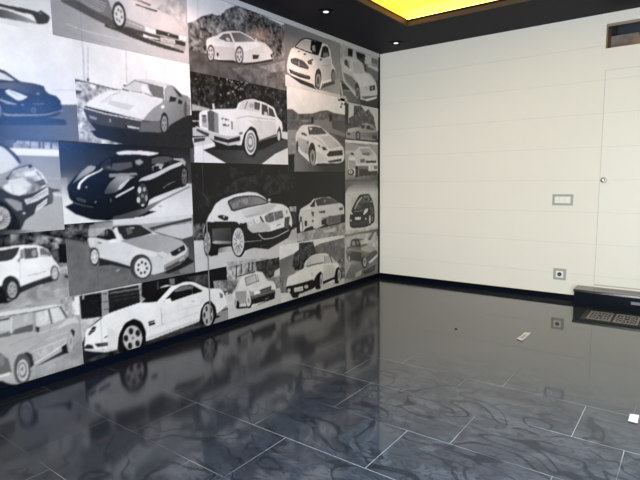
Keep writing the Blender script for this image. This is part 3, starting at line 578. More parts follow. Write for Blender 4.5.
'G': ((-4.95, -3.85, 0.953, 1.495), (), 0, 6, '''b158
p70 -4555,1493 -3843,1510 -3845,1480 -4559,1444
n60,110,60 -4558,1457 -4096,1481 -4106,1432 -4562,1414
g150,185 -4090,1468 -3862,1450 -4083,1477 -3845,1480 -3848,1441 -4106,1438
n120,190,30 -4083,1477 -3845,1480 -3848,1441 -4106,1438
p75 -4013,1493 -4016,1437 -4010,1438 -4008,1493
p75 -3963,1496 -3966,1439 -3956,1440 -3953,1497
p75 -3940,1497 -3943,1440 -3933,1441 -3930,1498
p75 -3896,1499 -3899,1442 -3889,1443 -3886,1500
p222 -4132,1436 -3848,1435 -3851,1396 -4090,1397
g140,168 -3975,1387 -3992,1169 -4564,1383 -4090,1397 -3851,1396 -3848,918 -4599,990
p150 -3959,1320 -3858,1306 -3857,1310 -3958,1324
p178 -3963,1269 -3854,1261 -3853,1265 -3962,1273
p205 -3908,1182 -3845,1168 -3848,1156 -3898,1161
p80 -3924,1207 -3866,1199 -3859,1187 -3904,1184
C
p205 -4456,1449 -4169,1447 -4151,1441 -4110,1390 -4074,1346 -4142,1306 -4182,1291 -4470,1286
p52 -4456,1456 -4168,1459 -4131,1442 -4077,1384 -4070,1353 -4080,1349 -4109,1394 -4151,1436 -4169,1445 -4457,1443
p150 -4363,1266 -4184,1265 -4143,1291 -4115,1326 -4020,1339 -3981,1307 -3955,1271 -3929,1225 -3968,1197 -3991,1176 -4047,1163 -4191,1175 -4370,1181
n95,215,45 -4144,1285 -4115,1324 -4020,1336 -3981,1307 -3955,1271 -3934,1226 -3975,1197 -4047,1170 -4071,1214 -4148,1230
p222 -4061,1296 -3987,1316 -4000,1284 -4052,1275
p210 -4146,1258 -4066,1271 -4022,1228 -4071,1207 -4148,1237
p90 -4003,1245 -3952,1263 -3933,1232 -3974,1218
p60 -4144,1266 -4114,1311 -4033,1340 -4034,1346 -4117,1316 -4149,1270
p45 -4011,1336 -4012,1332 -4013,1329 -4016,1326 -4019,1325 -4023,1324 -4026,1325 -4029,1326 -4031,1329 -4032,1332 -4033,1336 -4032,1339 -4030,1342 -4028,1345 -4024,1347 -4021,1347 -4018,1347 -4015,1345 -4012,1343 -4011,1339
p55 -4139,1266 -4140,1263 -4141,1260 -4143,1258 -4145,1257 -4147,1256 -4150,1257 -4152,1258 -4153,1260 -4154,1263 -4154,1266 -4154,1269 -4152,1272 -4151,1274 -4148,1275 -4146,1276 -4144,1275 -4142,1274 -4140,1272 -4139,1269
p230 -4003,1323 -3964,1291 -3937,1233 -3931,1237 -3958,1295 -3998,1328
p60 -3993,1306 -3951,1248 -3949,1250 -3990,1308
p60 -4476,1222 -4188,1216 -4152,1188 -4107,1169 -4026,1175 -3936,1220 -3904,1202 -3907,1121 -3939,1106 -3976,1096 -4021,1058 -4072,1027 -4104,964 -4496,987
p222 -4176,1225 -4148,1237 -4096,1234 -4058,1208 -4048,1188 -4088,1167 -4127,1175 -4163,1201
p150 -4130,1229 -4124,1180 -4122,1180 -4127,1230
p60 -4188,1223 -4178,1194 -4135,1168 -4133,1171 -4175,1197 -4186,1224
p145 -4174,1153 -4135,1152 -4084,1129 -4083,1084 -4114,1082 -4156,1130
p210 -4069,1146 -4027,1155 -3931,1216 -3930,1170 -3994,1135 -4058,1115
p110 -4053,1133 -3936,1191 -3937,1194 -4054,1136
p140 -4053,1124 -3933,1180 -3934,1183 -4054,1127
p205 -4002,1104 -3939,1150 -3941,1118 -3976,1093 -4019,1061
p120 -3996,1094 -3944,1128 -3945,1131 -3998,1097
p205 -4067,1066 -4068,1064 -4069,1062 -4071,1061 -4073,1060 -4076,1060 -4078,1060 -4081,1061 -4082,1063 -4083,1065 -4083,1067 -4083,1069 -4082,1070 -4080,1072 -4077,1072 -4075,1073 -4072,1072 -4070,1071 -4069,1070 -4068,1068
p88 -3928,1210 -3907,1196 -3908,1127 -3935,1110
p40 -4371,1161 -4193,1146 -4157,1118 -4128,1072 -4103,1018 -4107,957 -4388,970
p185 -4150,1043 -4154,1023 -4163,1006 -4177,992 -4193,984 -4209,983 -4226,987 -4240,998 -4250,1013 -4256,1031 -4257,1050 -4253,1070 -4244,1087 -4232,1100 -4216,1108 -4199,1111 -4183,1107 -4168,1097 -4157,1082 -4151,1063
p70 -4198,1064 -4190,1102 -4193,1103 -4202,1064
p70 -4195,1061 -4177,1095 -4180,1097 -4198,1063
p70 -4191,1057 -4166,1083 -4168,1086 -4194,1060
p70 -4189,1052 -4158,1067 -4160,1071 -4191,1055
p70 -4189,1046 -4156,1050 -4156,1054 -4189,1051
p70 -4190,1041 -4159,1032 -4158,1036 -4189,1045
p70 -4192,1036 -4165,1015 -4163,1019 -4190,1040
p70 -4196,1033 -4176,1003 -4173,1005 -4193,1035
p70 -4201,1030 -4189,994 -4186,995 -4197,1032
p70 -4205,1030 -4204,990 -4201,990 -4201,1030
p70 -4210,1031 -4219,992 -4215,991 -4206,1030
p70 -4214,1033 -4232,1000 -4229,997 -4211,1031
E
g60,150 -4207,980 -4036,951 -4495,1001 -4110,972 -4035,965 -3988,939 -4499,955'''),
'H': ((-4.95, -3.85, 0.53, 0.953), (), 0, 6, '''b150
n15,95,40 -4544,1035 -3836,979 -3848,706 -3950,760 -3958,853 -4554,922
n30,190,28 -4059,931 -3988,931 -3865,896 -3877,843 -3945,836 -4014,874 -4062,887
n40,160,35 -4157,955 -4085,941 -4082,889 -4162,898
p38 -3892,868 -3839,862 -3846,744 -3899,753
n90,170,30 -3903,752 -3842,741 -3842,704 -3894,709
p185 -3897,721 -3843,721 -3842,709 -3895,705
g150,165 -4166,682 -3881,688 -3902,713 -3833,708 -3851,347 -4589,528 -4572,719 -4167,667
n130,180,60 -4160,585 -4032,636 -3896,682 -3835,680 -3838,521 -4041,516 -4245,509 -4423,549
p60 -3873,671 -3842,663 -3843,645 -3871,655
p190 -3949,580 -3857,583 -3857,587 -3949,585
p55 -4152,607 -4129,644 -3957,678 -3912,654 -3929,644 -4032,635 -4139,605
C
p230 -4557,891 -4215,880 -4189,881 -4116,887 -4028,877 -3980,857 -3951,825 -3926,772 -3899,730 -3897,692 -3956,683 -4066,661 -4129,644 -4138,611 -4575,681
p62 -4559,872 -4216,865 -4151,871 -4113,875 -4134,830 -4169,801 -4563,827
p215 -4215,873 -4176,877 -4117,879 -4117,885 -4176,882 -4215,878
p85 -4091,863 -4020,860 -4016,799 -4093,802
p135 -4112,856 -4094,861 -4096,806 -4119,804
p150 -4025,827 -4026,820 -4028,814 -4032,810 -4036,807 -4040,806 -4045,808 -4048,812 -4051,817 -4052,823 -4053,830 -4051,837 -4049,843 -4045,847 -4041,850 -4037,851 -4033,849 -4029,845 -4026,840 -4025,834
p110 -4005,854 -3980,851 -3946,815 -3946,798 -4005,804
p195 -4003,816 -3962,807 -3957,795 -4002,801
p165 -4082,699 -4027,702 -3976,710 -3977,714 -4027,707 -4082,703
p185 -4121,799 -4127,682 -4124,682 -4118,798
p120 -4118,797 -4119,794 -4120,791 -4121,789 -4123,788 -4125,788 -4127,789 -4129,790 -4131,793 -4131,796 -4131,799 -4131,802 -4130,804 -4128,807 -4126,808 -4124,808 -4122,807 -4120,805 -4119,803 -4118,800
p85 -3904,687 -3906,672 -3911,659 -3917,649 -3925,643 -3933,642 -3940,646 -3947,654 -3951,666 -3954,680 -3954,695 -3952,710 -3947,723 -3941,733 -3933,739 -3925,740 -3918,737 -3911,729 -3906,717 -3904,703
p205 -3911,688 -3912,678 -3916,668 -3920,661 -3926,657 -3931,656 -3937,659 -3942,665 -3945,673 -3947,683 -3947,694 -3945,705 -3942,714 -3937,722 -3932,726 -3926,727 -3921,724 -3916,718 -3913,710 -3911,700
p130 -3916,683 -3917,682 -3917,680 -3918,679 -3919,678 -3920,678 -3921,678 -3922,679 -3922,681 -3923,683 -3923,684 -3922,686 -3922,688 -3921,689 -3920,690 -3919,690 -3918,690 -3917,689 -3917,687 -3916,685
p130 -3925,671 -3925,669 -3926,668 -3927,666 -3927,666 -3929,666 -3929,666 -3930,667 -3931,669 -3931,670 -3931,672 -3931,674 -3930,676 -3930,677 -3929,678 -3928,678 -3927,677 -3926,676 -3925,675 -3925,673
p130 -3934,679 -3934,677 -3935,675 -3936,674 -3937,673 -3938,673 -3939,673 -3940,674 -3940,676 -3940,678 -3940,680 -3940,682 -3940,683 -3939,684 -3938,685 -3937,685 -3936,685 -3935,684 -3934,682 -3934,681
p130 -3935,698 -3935,696 -3936,695 -3937,693 -3938,693 -3939,693 -3939,693 -3940,694 -3941,696 -3941,697 -3941,699 -3941,701 -3940,703 -3940,704 -3939,705 -3938,705 -3937,704 -3936,703 -3935,702 -3935,700
p130 -3927,711 -3927,709 -3927,707 -3928,706 -3929,705 -3930,705 -3931,705 -3932,706 -3932,708 -3933,710 -3933,711 -3933,713 -3932,715 -3931,716 -3930,717 -3929,717 -3928,717 -3927,716 -3927,714 -3927,712
p130 -3917,703 -3918,701 -3918,700 -3919,698 -3920,698 -3921,697 -3922,698 -3923,699 -3923,700 -3924,702 -3924,704 -3923,706 -3923,708 -3922,709 -3921,710 -3920,710 -3919,709 -3918,708 -3918,707 -3917,705
p200 -3953,721 -3937,737 -3907,725 -3906,729 -3938,741 -3956,724
p50 -4128,644 -4129,622 -4135,602 -4145,587 -4158,577 -4173,574 -4188,578 -4202,589 -4213,605 -4221,625 -4224,647 -4223,669 -4217,688 -4207,704 -4194,713 -4180,717 -4165,713 -4151,703 -4139,687 -4131,667
p60 -4142,628 -4145,610 -4151,595 -4158,583 -4167,577 -4177,576 -4186,580 -4193,590 -4199,604 -4202,621 -4202,639 -4199,656 -4194,671 -4186,683 -4177,689 -4168,691 -4159,686 -4151,677 -4145,663 -4142,646
p165 -4148,629 -4150,615 -4155,602 -4161,593 -4168,588 -4176,587 -4183,591 -4189,599 -4194,610 -4196,623 -4196,638 -4194,652 -4189,664 -4183,673 -4176,678 -4169,679 -4161,676 -4155,668 -4151,657 -4148,643
p95 -4156,622 -4157,620 -4157,619 -4158,617 -4159,616 -4161,616 -4162,617 -4163,618 -4163,620 -4164,622 -4164,624 -4163,626 -4163,628 -4162,629 -4161,630 -4159,630 -4158,630 -4157,628 -4157,627 -4156,625
p95 -4166,608 -4166,605 -4167,604 -4168,602 -4169,601 -4170,601 -4171,602 -4172,603 -4172,605 -4173,607 -4173,609 -4173,611 -4172,613 -4171,614 -4170,615 -4169,615 -4168,615 -4167,613 -4166,612 -4166,610
p95 -4177,611 -4177,609 -4178,608 -4179,606 -4180,605 -4181,605 -4182,606 -4183,607 -4184,609 -4184,611 -4184,613 -4184,615 -4183,617 -4182,618 -4181,619 -4180,619 -4179,619 -4178,617 -4177,616 -4177,614
p95 -4182,631 -4183,629 -4183,627 -4184,626 -4185,625 -4186,625 -4187,626 -4188,627 -4189,628 -4189,630 -4189,633 -4189,635 -4188,636 -4187,638 -4186,639 -4185,639 -4184,638 -4183,637 -4183,635 -4182,633
p95 -4177,652 -4177,650 -4178,648 -4179,647 -4180,646 -4181,646 -4182,646 -4183,647 -4184,649 -4184,651 -4184,653 -4184,655 -4183,657 -4182,658 -4181,659 -4180,659 -4179,659 -4178,658 -4177,656 -4177,654
p95 -4166,658 -4166,656 -4167,654 -4168,653 -4169,652 -4170,652 -4171,652 -4172,654 -4172,655 -4173,657 -4173,659 -4172,661 -4172,663 -4171,665 -4170,666 -4169,666 -4168,665 -4167,664 -4166,662 -4166,660
p95 -4156,645 -4157,643 -4157,641 -4158,640 -4159,639 -4161,639 -4162,639 -4163,640 -4163,642 -4164,644 -4164,646 -4163,648 -4163,650 -4162,652 -4161,653 -4159,653 -4158,652 -4157,651 -4157,649 -4156,647
p40 -4573,713 -4225,670 -4210,624 -4201,572 -4161,577 -4202,560 -4583,592
E'''),
'I': ((-3.85, -2.865, 0.53, 0.984), (), 0, 6, '''b108
n25,120,30 -3858,996 -3658,981 -3679,926 -3706,843 -3870,831
g125,165 -3686,951 -3456,957 -3693,967 -3436,981 -2810,1014 -2820,819 -3324,920 -3551,906 -3698,895
g165,170 -3698,895 -3530,938 -3699,944 -3521,945 -3513,928 -3584,930 -3648,890 -3702,892
p185 -3847,817 -3783,827 -3705,836 -3707,843 -3785,834 -3848,824
p215 -3527,987 -2872,998 -2868,950 -3179,944 -3332,943 -3529,954
p70 -3259,913 -3071,936 -2874,960 -2873,935 -3072,916 -3222,896
g195,200 -3182,890 -2888,922 -3222,886 -3073,908 -2873,931 -2872,816 -2965,804 -3044,825
p120 -3039,913 -2875,921 -2876,925 -3039,917
g70,90 -2895,787 -2904,622 -2971,803 -2855,819 -2867,518 -3201,571 -2929,597
g100,115 -3746,796 -3424,580 -3880,905 -3709,856 -3695,691 -3420,641 -3406,551 -3226,511 -2884,541 -2897,294 -3939,510
n98,118,60 -3858,888 -3710,840 -3695,691 -3420,641 -3406,551 -3226,511 -3863,510
p170 -3498,649 -3498,648 -3500,646 -3503,644 -3507,642 -3511,640 -3516,639 -3521,639 -3525,639 -3527,640 -3529,641 -3529,643 -3527,645 -3524,647 -3520,649 -3515,650 -3511,651 -3506,652 -3502,652 -3500,651
p48 -3641,741 -3581,723 -3419,656 -3415,639 -3556,689 -3644,694
p45 -3152,578 -2926,659 -2868,615 -3001,576 -3115,558
p130 -3013,570 -2868,607 -2870,528 -3003,540
C
p210 -3707,888 -3581,875 -3513,933 -3322,941 -3221,879 -3078,821 -2953,770 -2921,720 -2930,667 -2970,626 -3136,578 -3239,570 -3264,583 -3396,640 -3411,652 -3642,746 -3682,804 -3701,832 -3707,865
g150,175 -3388,839 -3057,804 -3482,844 -3426,844 -3205,865 -3077,831 -2978,788 -2942,758 -3084,723 -3107,696 -3212,737 -3333,774 -3464,836
p205 -3323,770 -3202,733 -3163,681 -3152,592 -3280,647 -3335,744
g205,222 -3570,874 -3345,746 -3657,875 -3482,838 -3333,773 -3213,734 -3194,699 -3297,713 -3395,726 -3417,685 -3663,785
p52 -3548,941 -3361,945 -3313,934 -3223,876 -3308,860 -3454,844 -3479,891
p95 -3439,926 -3401,931 -3384,890 -3424,877
p150 -3368,921 -3369,919 -3372,918 -3376,917 -3382,917 -3387,917 -3393,918 -3399,919 -3403,921 -3405,923 -3406,924 -3405,926 -3402,928 -3398,929 -3393,929 -3387,929 -3381,928 -3375,927 -3371,925 -3369,923
p205 -3310,927 -3225,873 -3221,878 -3306,932
p130 -3463,840 -3307,857 -3222,872 -3224,876 -3308,861 -3464,844
p210 -3205,719 -3149,731 -3094,696 -3161,675
p140 -3195,709 -3153,678 -3150,682 -3191,712
p45 -3086,718 -2956,762 -2944,718 -3041,682 -3072,688
p130 -2988,720 -2989,718 -2991,715 -2994,713 -2998,713 -3003,713 -3007,714 -3011,715 -3013,718 -3015,721 -3016,724 -3015,727 -3013,729 -3010,731 -3006,732 -3002,732 -2997,731 -2994,729 -2991,726 -2989,723
p200 -3085,716 -2955,758 -2957,762 -3087,720
p150 -3144,628 -2948,685 -2919,736 -2917,673 -2999,614 -3147,580
p80 -3137,604 -2997,645 -2943,671 -2969,629 -3125,584
p175 -3008,651 -2955,668 -2956,649 -3007,629
p42 -3592,922 -3562,934 -3530,914 -3507,859 -3579,857 -3650,881 -3643,894 -3589,886
p95 -3567,907 -3568,902 -3570,897 -3572,893 -3574,891 -3576,890 -3579,891 -3581,894 -3582,898 -3583,903 -3583,909 -3582,914 -3581,919 -3579,923 -3577,926 -3574,926 -3572,925 -3570,922 -3568,918 -3567,913
p225 -3523,935 -3499,937 -3478,827 -3497,824
p230 -3567,857 -3518,861 -3499,833 -3562,837
p100 -3643,853 -3615,846 -3619,837 -3644,844
p190 -3649,876 -3579,854 -3578,858 -3648,880
p185 -3642,873 -3642,758 -3638,758 -3638,873
p60 -3640,749 -3519,703 -3417,658 -3417,645 -3641,739
p62 -3638,755 -3641,736 -3647,720 -3655,708 -3664,700 -3675,699 -3684,703 -3692,713 -3699,727 -3702,745 -3702,763 -3699,782 -3694,798 -3686,810 -3676,818 -3666,819 -3656,815 -3648,806 -3642,791 -3638,774
p215 -3645,756 -3647,742 -3652,729 -3658,719 -3666,713 -3674,712 -3681,716 -3688,723 -3692,734 -3695,748 -3695,763 -3693,777 -3689,789 -3682,799 -3675,805 -3667,806 -3660,803 -3653,795 -3648,784 -3645,771
p150 -3653,749 -3653,747 -3654,744 -3655,743 -3657,742 -3658,741 -3659,742 -3661,743 -3661,745 -3662,748 -3662,750 -3661,753 -3661,755 -3660,757 -3658,758 -3657,758 -3656,757 -3654,756 -3654,754 -3653,752
p150 -3665,733 -3665,730 -3666,728 -3667,726 -3668,725 -3670,725 -3671,726 -3672,727 -3673,729 -3673,731 -3673,734 -3673,736 -3672,738 -3671,740 -3670,741 -3668,741 -3667,741 -3666,739 -3665,738 -3665,735
p150 -3677,742 -3678,740 -3679,737 -3680,736 -3681,735 -3682,735 -3684,735 -3685,736 -3686,738 -3686,741 -3686,743 -3686,746 -3685,748 -3684,750 -3683,751 -3681,751 -3680,750 -3679,749 -3678,747 -3677,745
p150 -3679,768 -3679,766 -3680,763 -3681,762 -3682,761 -3684,761 -3685,761 -3686,762 -3687,764 -3687,767 -3687,769 -3687,772 -3686,774 -3685,776 -3684,777 -3683,777 -3681,776 -3680,775 -3679,773 -3679,771
p150 -3667,785 -3668,782 -3668,780 -3670,778 -3671,777 -3672,777 -3674,778 -3675,779 -3676,781 -3676,783 -3676,786 -3676,788 -3675,791 -3674,792 -3672,793 -3671,793 -3670,793 -3669,792 -3668,790 -3667,787
p150 -3654,775 -3655,773 -3656,771 -3657,769 -3658,768 -3659,768 -3661,768 -3662,769 -3663,771 -3663,774 -3663,776 -3663,779 -3662,781 -3661,783 -3660,784 -3658,784 -3657,783 -3656,782 -3655,780 -3654,778
p80 -3695,792 -3684,817 -3672,814 -3671,821 -3689,822 -3701,795
p65 -3247,632 -3253,604 -3268,581 -3289,565 -3314,556 -3342,556 -3368,565 -3391,581 -3409,604 -3419,630 -3421,657 -3416,684 -3402,706 -3382,723 -3357,732 -3330,733 -3304,725 -3280,710 -3261,687 -3250,660
p78 -3246,622 -3251,596 -3264,574 -3283,557 -3306,549 -3330,549 -3354,557 -3374,573 -3390,594 -3399,619 -3401,646 -3396,671 -3383,693 -3366,709 -3343,718 -3319,719 -3295,712 -3274,697 -3258,675 -3248,650
p220 -3260,625 -3265,603 -3275,585 -3290,571 -3309,564 -3329,564 -3348,571 -3365,584 -3378,601 -3386,622 -3387,644 -3383,664 -3373,682 -3358,696 -3340,703 -3320,704 -3301,698 -3283,686 -3270,668 -3262,647
p65 -3279,623 -3280,620 -3282,617 -3284,615 -3287,614 -3290,614 -3293,615 -3295,617 -3297,620 -3299,623 -3299,626 -3298,630 -3297,632 -3294,634 -3291,635 -3288,635 -3285,635 -3283,633 -3281,630 -3280,627
p65 -3298,597 -3298,593 -3300,591 -3302,589 -3305,588 -3308,588 -3311,589 -3313,591 -3315,593 -3317,596 -3317,600 -3316,603 -3315,606 -3312,608 -3310,609 -3307,609 -3304,608 -3301,606 -3299,603 -3298,600
p65 -3329,597 -3329,594 -3331,591 -3333,589 -3336,588 -3339,588 -3342,589 -3344,591 -3346,594 -3348,597 -3348,600 -3347,603 -3346,606 -3343,608 -3341,609 -3338,609 -3335,608 -3332,606 -3330,604 -3329,601
p65 -3349,624 -3350,621 -3351,619 -3354,617 -3356,616 -3359,615 -3362,616 -3365,618 -3367,621 -3368,624 -3368,627 -3367,630 -3366,633 -3364,635 -3361,636 -3358,636 -3355,635 -3353,633 -3351,631 -3350,628
p65 -3344,658 -3345,654 -3346,652 -3349,650 -3351,649 -3354,649 -3357,650 -3360,651 -3362,654 -3363,657 -3363,660 -3362,664 -3361,666 -3359,668 -3356,669 -3353,669 -3350,668 -3348,667 -3346,664 -3344,661
p65 -3317,672 -3318,669 -3319,666 -3322,664 -3324,663 -3327,663 -3330,664 -3333,666 -3335,669 -3336,672 -3336,675 -3335,678 -3334,681 -3332,683 -3329,684 -3326,684 -3323,683 -3320,681 -3319,679 -3317,676
p65 -3288,657 -3289,654 -3290,651 -3293,649 -3295,648 -3298,648 -3301,649 -3304,651 -3306,654 -3307,657 -3307,660 -3307,663 -3305,666 -3303,668 -3300,669 -3297,669 -3294,668 -3292,666 -3290,664 -3288,661
p220 -3306,631 -3307,627 -3309,622 -3313,619 -3318,618 -3323,618 -3328,619 -3332,622 -3335,626 -3337,631 -3338,636 -3336,641 -3334,645 -3330,648 -3326,650 -3321,650 -3316,648 -3311,645 -3308,641 -3306,636
E'''),
'J': ((-4.95, -3.792, 0.074, 0.53), (), 0, 6, '''b160
p165 -4610,643 -3763,555 -3782,288 -4622,503
n110,230,22 -3930,526 -3765,529 -3776,378 -3880,402
p170 -3850,523 -3855,405 -3842,402 -3837,521
p232 -3819,523 -3791,523 -3794,402 -3826,405
n140,200,30 -4112,530 -4019,523 -4029,496 -4106,504
g165,150 -3953,332 -3972,74 -4616,573 -3739,387 -3753,-91 -4653,151
n140,175,50 -4095,147 -3879,178 -3784,269 -3750,223 -3763,42 -4133,58
p185 -4009,121 -3968,122 -3969,127 -4010,126
p60 -4098,158 -4046,176 -3920,199 -3877,177 -3965,166 -4095,146
p30 -4643,263 -4274,143 -4206,141 -4186,59 -4280,67 -4654,136
C
p172 -4613,482 -4244,516 -4085,504 -3946,502 -3911,488 -3889,446 -3864,398 -3823,399 -3800,354 -3819,273 -3854,243 -3901,204 -3964,184 -4101,144 -4163,66 -4226,88 -4275,129 -4643,147
p210 -4621,517 -4244,518 -3940,500 -3908,487 -3941,484 -4062,485 -4247,483 -4623,489
p85 -4444,493 -4246,487 -4062,478 -3920,480 -3921,485 -4062,483 -4246,492 -4445,498
p172 -4184,479 -4089,476 -4078,406 -4080,373 -4198,369 -4199,403
p95 -4178,402 -4077,410 -4081,367 -4198,372
p185 -4101,449 -4102,441 -4104,434 -4108,429 -4112,427 -4116,426 -4120,429 -4124,433 -4126,440 -4127,447 -4127,455 -4126,463 -4124,470 -4120,475 -4116,478 -4112,478 -4108,476 -4104,472 -4102,465 -4101,457
p195 -4446,473 -4248,468 -4196,469 -4202,404 -4451,422
p85 -4445,485 -4247,479 -4196,477 -4204,465 -4446,473
p105 -4452,407 -4254,393 -4202,396 -4197,369 -4454,385
p205 -4194,475 -4205,389 -4195,386 -4184,472
p150 -4073,476 -4076,363 -4066,361 -4062,474
p212 -4053,472 -3987,478 -3976,390 -4044,384 -4059,401
n185,225,40 -4053,472 -3987,478 -3976,390 -4044,384 -4059,401
p210 -3974,480 -3921,477 -3888,399 -3961,386
p75 -3986,477 -3972,384 -3965,384 -3978,477
p70 -3916,478 -3879,398 -3871,401 -3908,481
p55 -4063,390 -4042,380 -4048,350 -4062,358
p218 -4195,315 -4033,342 -3838,373 -3839,376 -4033,346 -4196,318
p145 -4217,313 -4112,329 -4041,338 -4042,341 -4112,333 -4218,316
p200 -4192,253 -4036,292 -3869,309 -3870,313 -4037,296 -4193,256
p205 -3881,389 -3824,393 -3798,347 -3848,359 -3952,341
p215 -4111,241 -3999,256 -3880,271 -3881,276 -4000,260 -4112,245
p150 -4107,229 -4100,268 -3994,307 -3972,380 -3975,381 -3997,310 -4102,271 -4110,230
n165,200,30 -4096,242 -3881,269 -3892,241 -4022,178
p222 -4085,165 -3925,224 -3890,243 -3893,248 -3928,230 -4087,171
p38 -3868,298 -3851,324 -3833,302 -3841,268
p42 -3924,226 -3890,236 -3884,172 -3922,183
p165 -3847,236 -3849,215 -3854,197 -3859,183 -3866,175 -3872,173 -3878,178 -3883,190 -3887,206 -3888,226 -3888,247 -3885,268 -3881,286 -3875,300 -3869,308 -3862,310 -3856,305 -3851,294 -3848,277 -3846,258
p190 -3851,242 -3852,227 -3855,214 -3858,204 -3862,198 -3865,196 -3869,200 -3871,207 -3873,219 -3874,233 -3873,248 -3871,262 -3869,275 -3866,285 -3862,291 -3858,293 -3855,290 -3852,282 -3851,271 -3850,257
p130 -3857,243 -3858,235 -3859,228 -3860,222 -3862,219 -3864,218 -3865,220 -3866,224 -3867,230 -3867,238 -3867,246 -3866,254 -3865,261 -3863,267 -3862,270 -3860,271 -3858,269 -3857,265 -3857,259 -3856,251
p58 -4198,196 -4156,246 -4118,250 -4096,226 -4089,161 -4107,149
p90 -4110,139 -4115,110 -4123,85 -4135,66 -4149,57 -4164,57 -4177,67 -4189,85 -4197,109 -4201,138 -4201,168 -4197,197 -4188,222 -4177,240 -4163,250 -4149,250 -4135,242 -4123,224 -4114,199 -4110,170
p195 -4122,137 -4125,117 -4131,100 -4139,88 -4149,81 -4159,82 -4168,88 -4176,100 -4182,117 -4185,137 -4185,157 -4182,177 -4176,194 -4168,206 -4159,213 -4149,213 -4139,207 -4131,195 -4125,178 -4122,158
p110 -4131,143 -4134,129 -4138,117 -4144,108 -4151,103 -4159,103 -4166,108 -4172,117 -4176,129 -4178,144 -4178,159 -4176,173 -4172,185 -4166,194 -4159,198 -4151,198 -4144,194 -4138,185 -4134,173 -4131,159
p190 -4139,147 -4140,137 -4144,127 -4148,121 -4153,117 -4159,117 -4164,121 -4169,127 -4172,137 -4174,147 -4174,159 -4172,170 -4169,179 -4164,186 -4159,189 -4153,189 -4148,186 -4144,179 -4140,170 -4139,159
p130 -4150,155 -4151,151 -4152,147 -4154,145 -4156,144 -4158,144 -4161,145 -4163,148 -4164,151 -4165,155 -4165,159 -4164,163 -4163,166 -4161,169 -4159,170 -4156,170 -4154,169 -4152,166 -4151,163 -4150,159
p105 -4632,390 -4262,285 -4223,237 -4212,151 -4274,143 -4652,164
p212 -4647,221 -4272,161 -4221,160 -4215,144 -4274,141 -4649,192
p130 -4245,236 -4247,226 -4249,218 -4253,212 -4257,208 -4262,208 -4266,211 -4269,217 -4272,225 -4273,234 -4273,244 -4271,254 -4269,262 -4265,268 -4261,271 -4257,271 -4252,269 -4249,263 -4246,255 -4245,246
E'''),
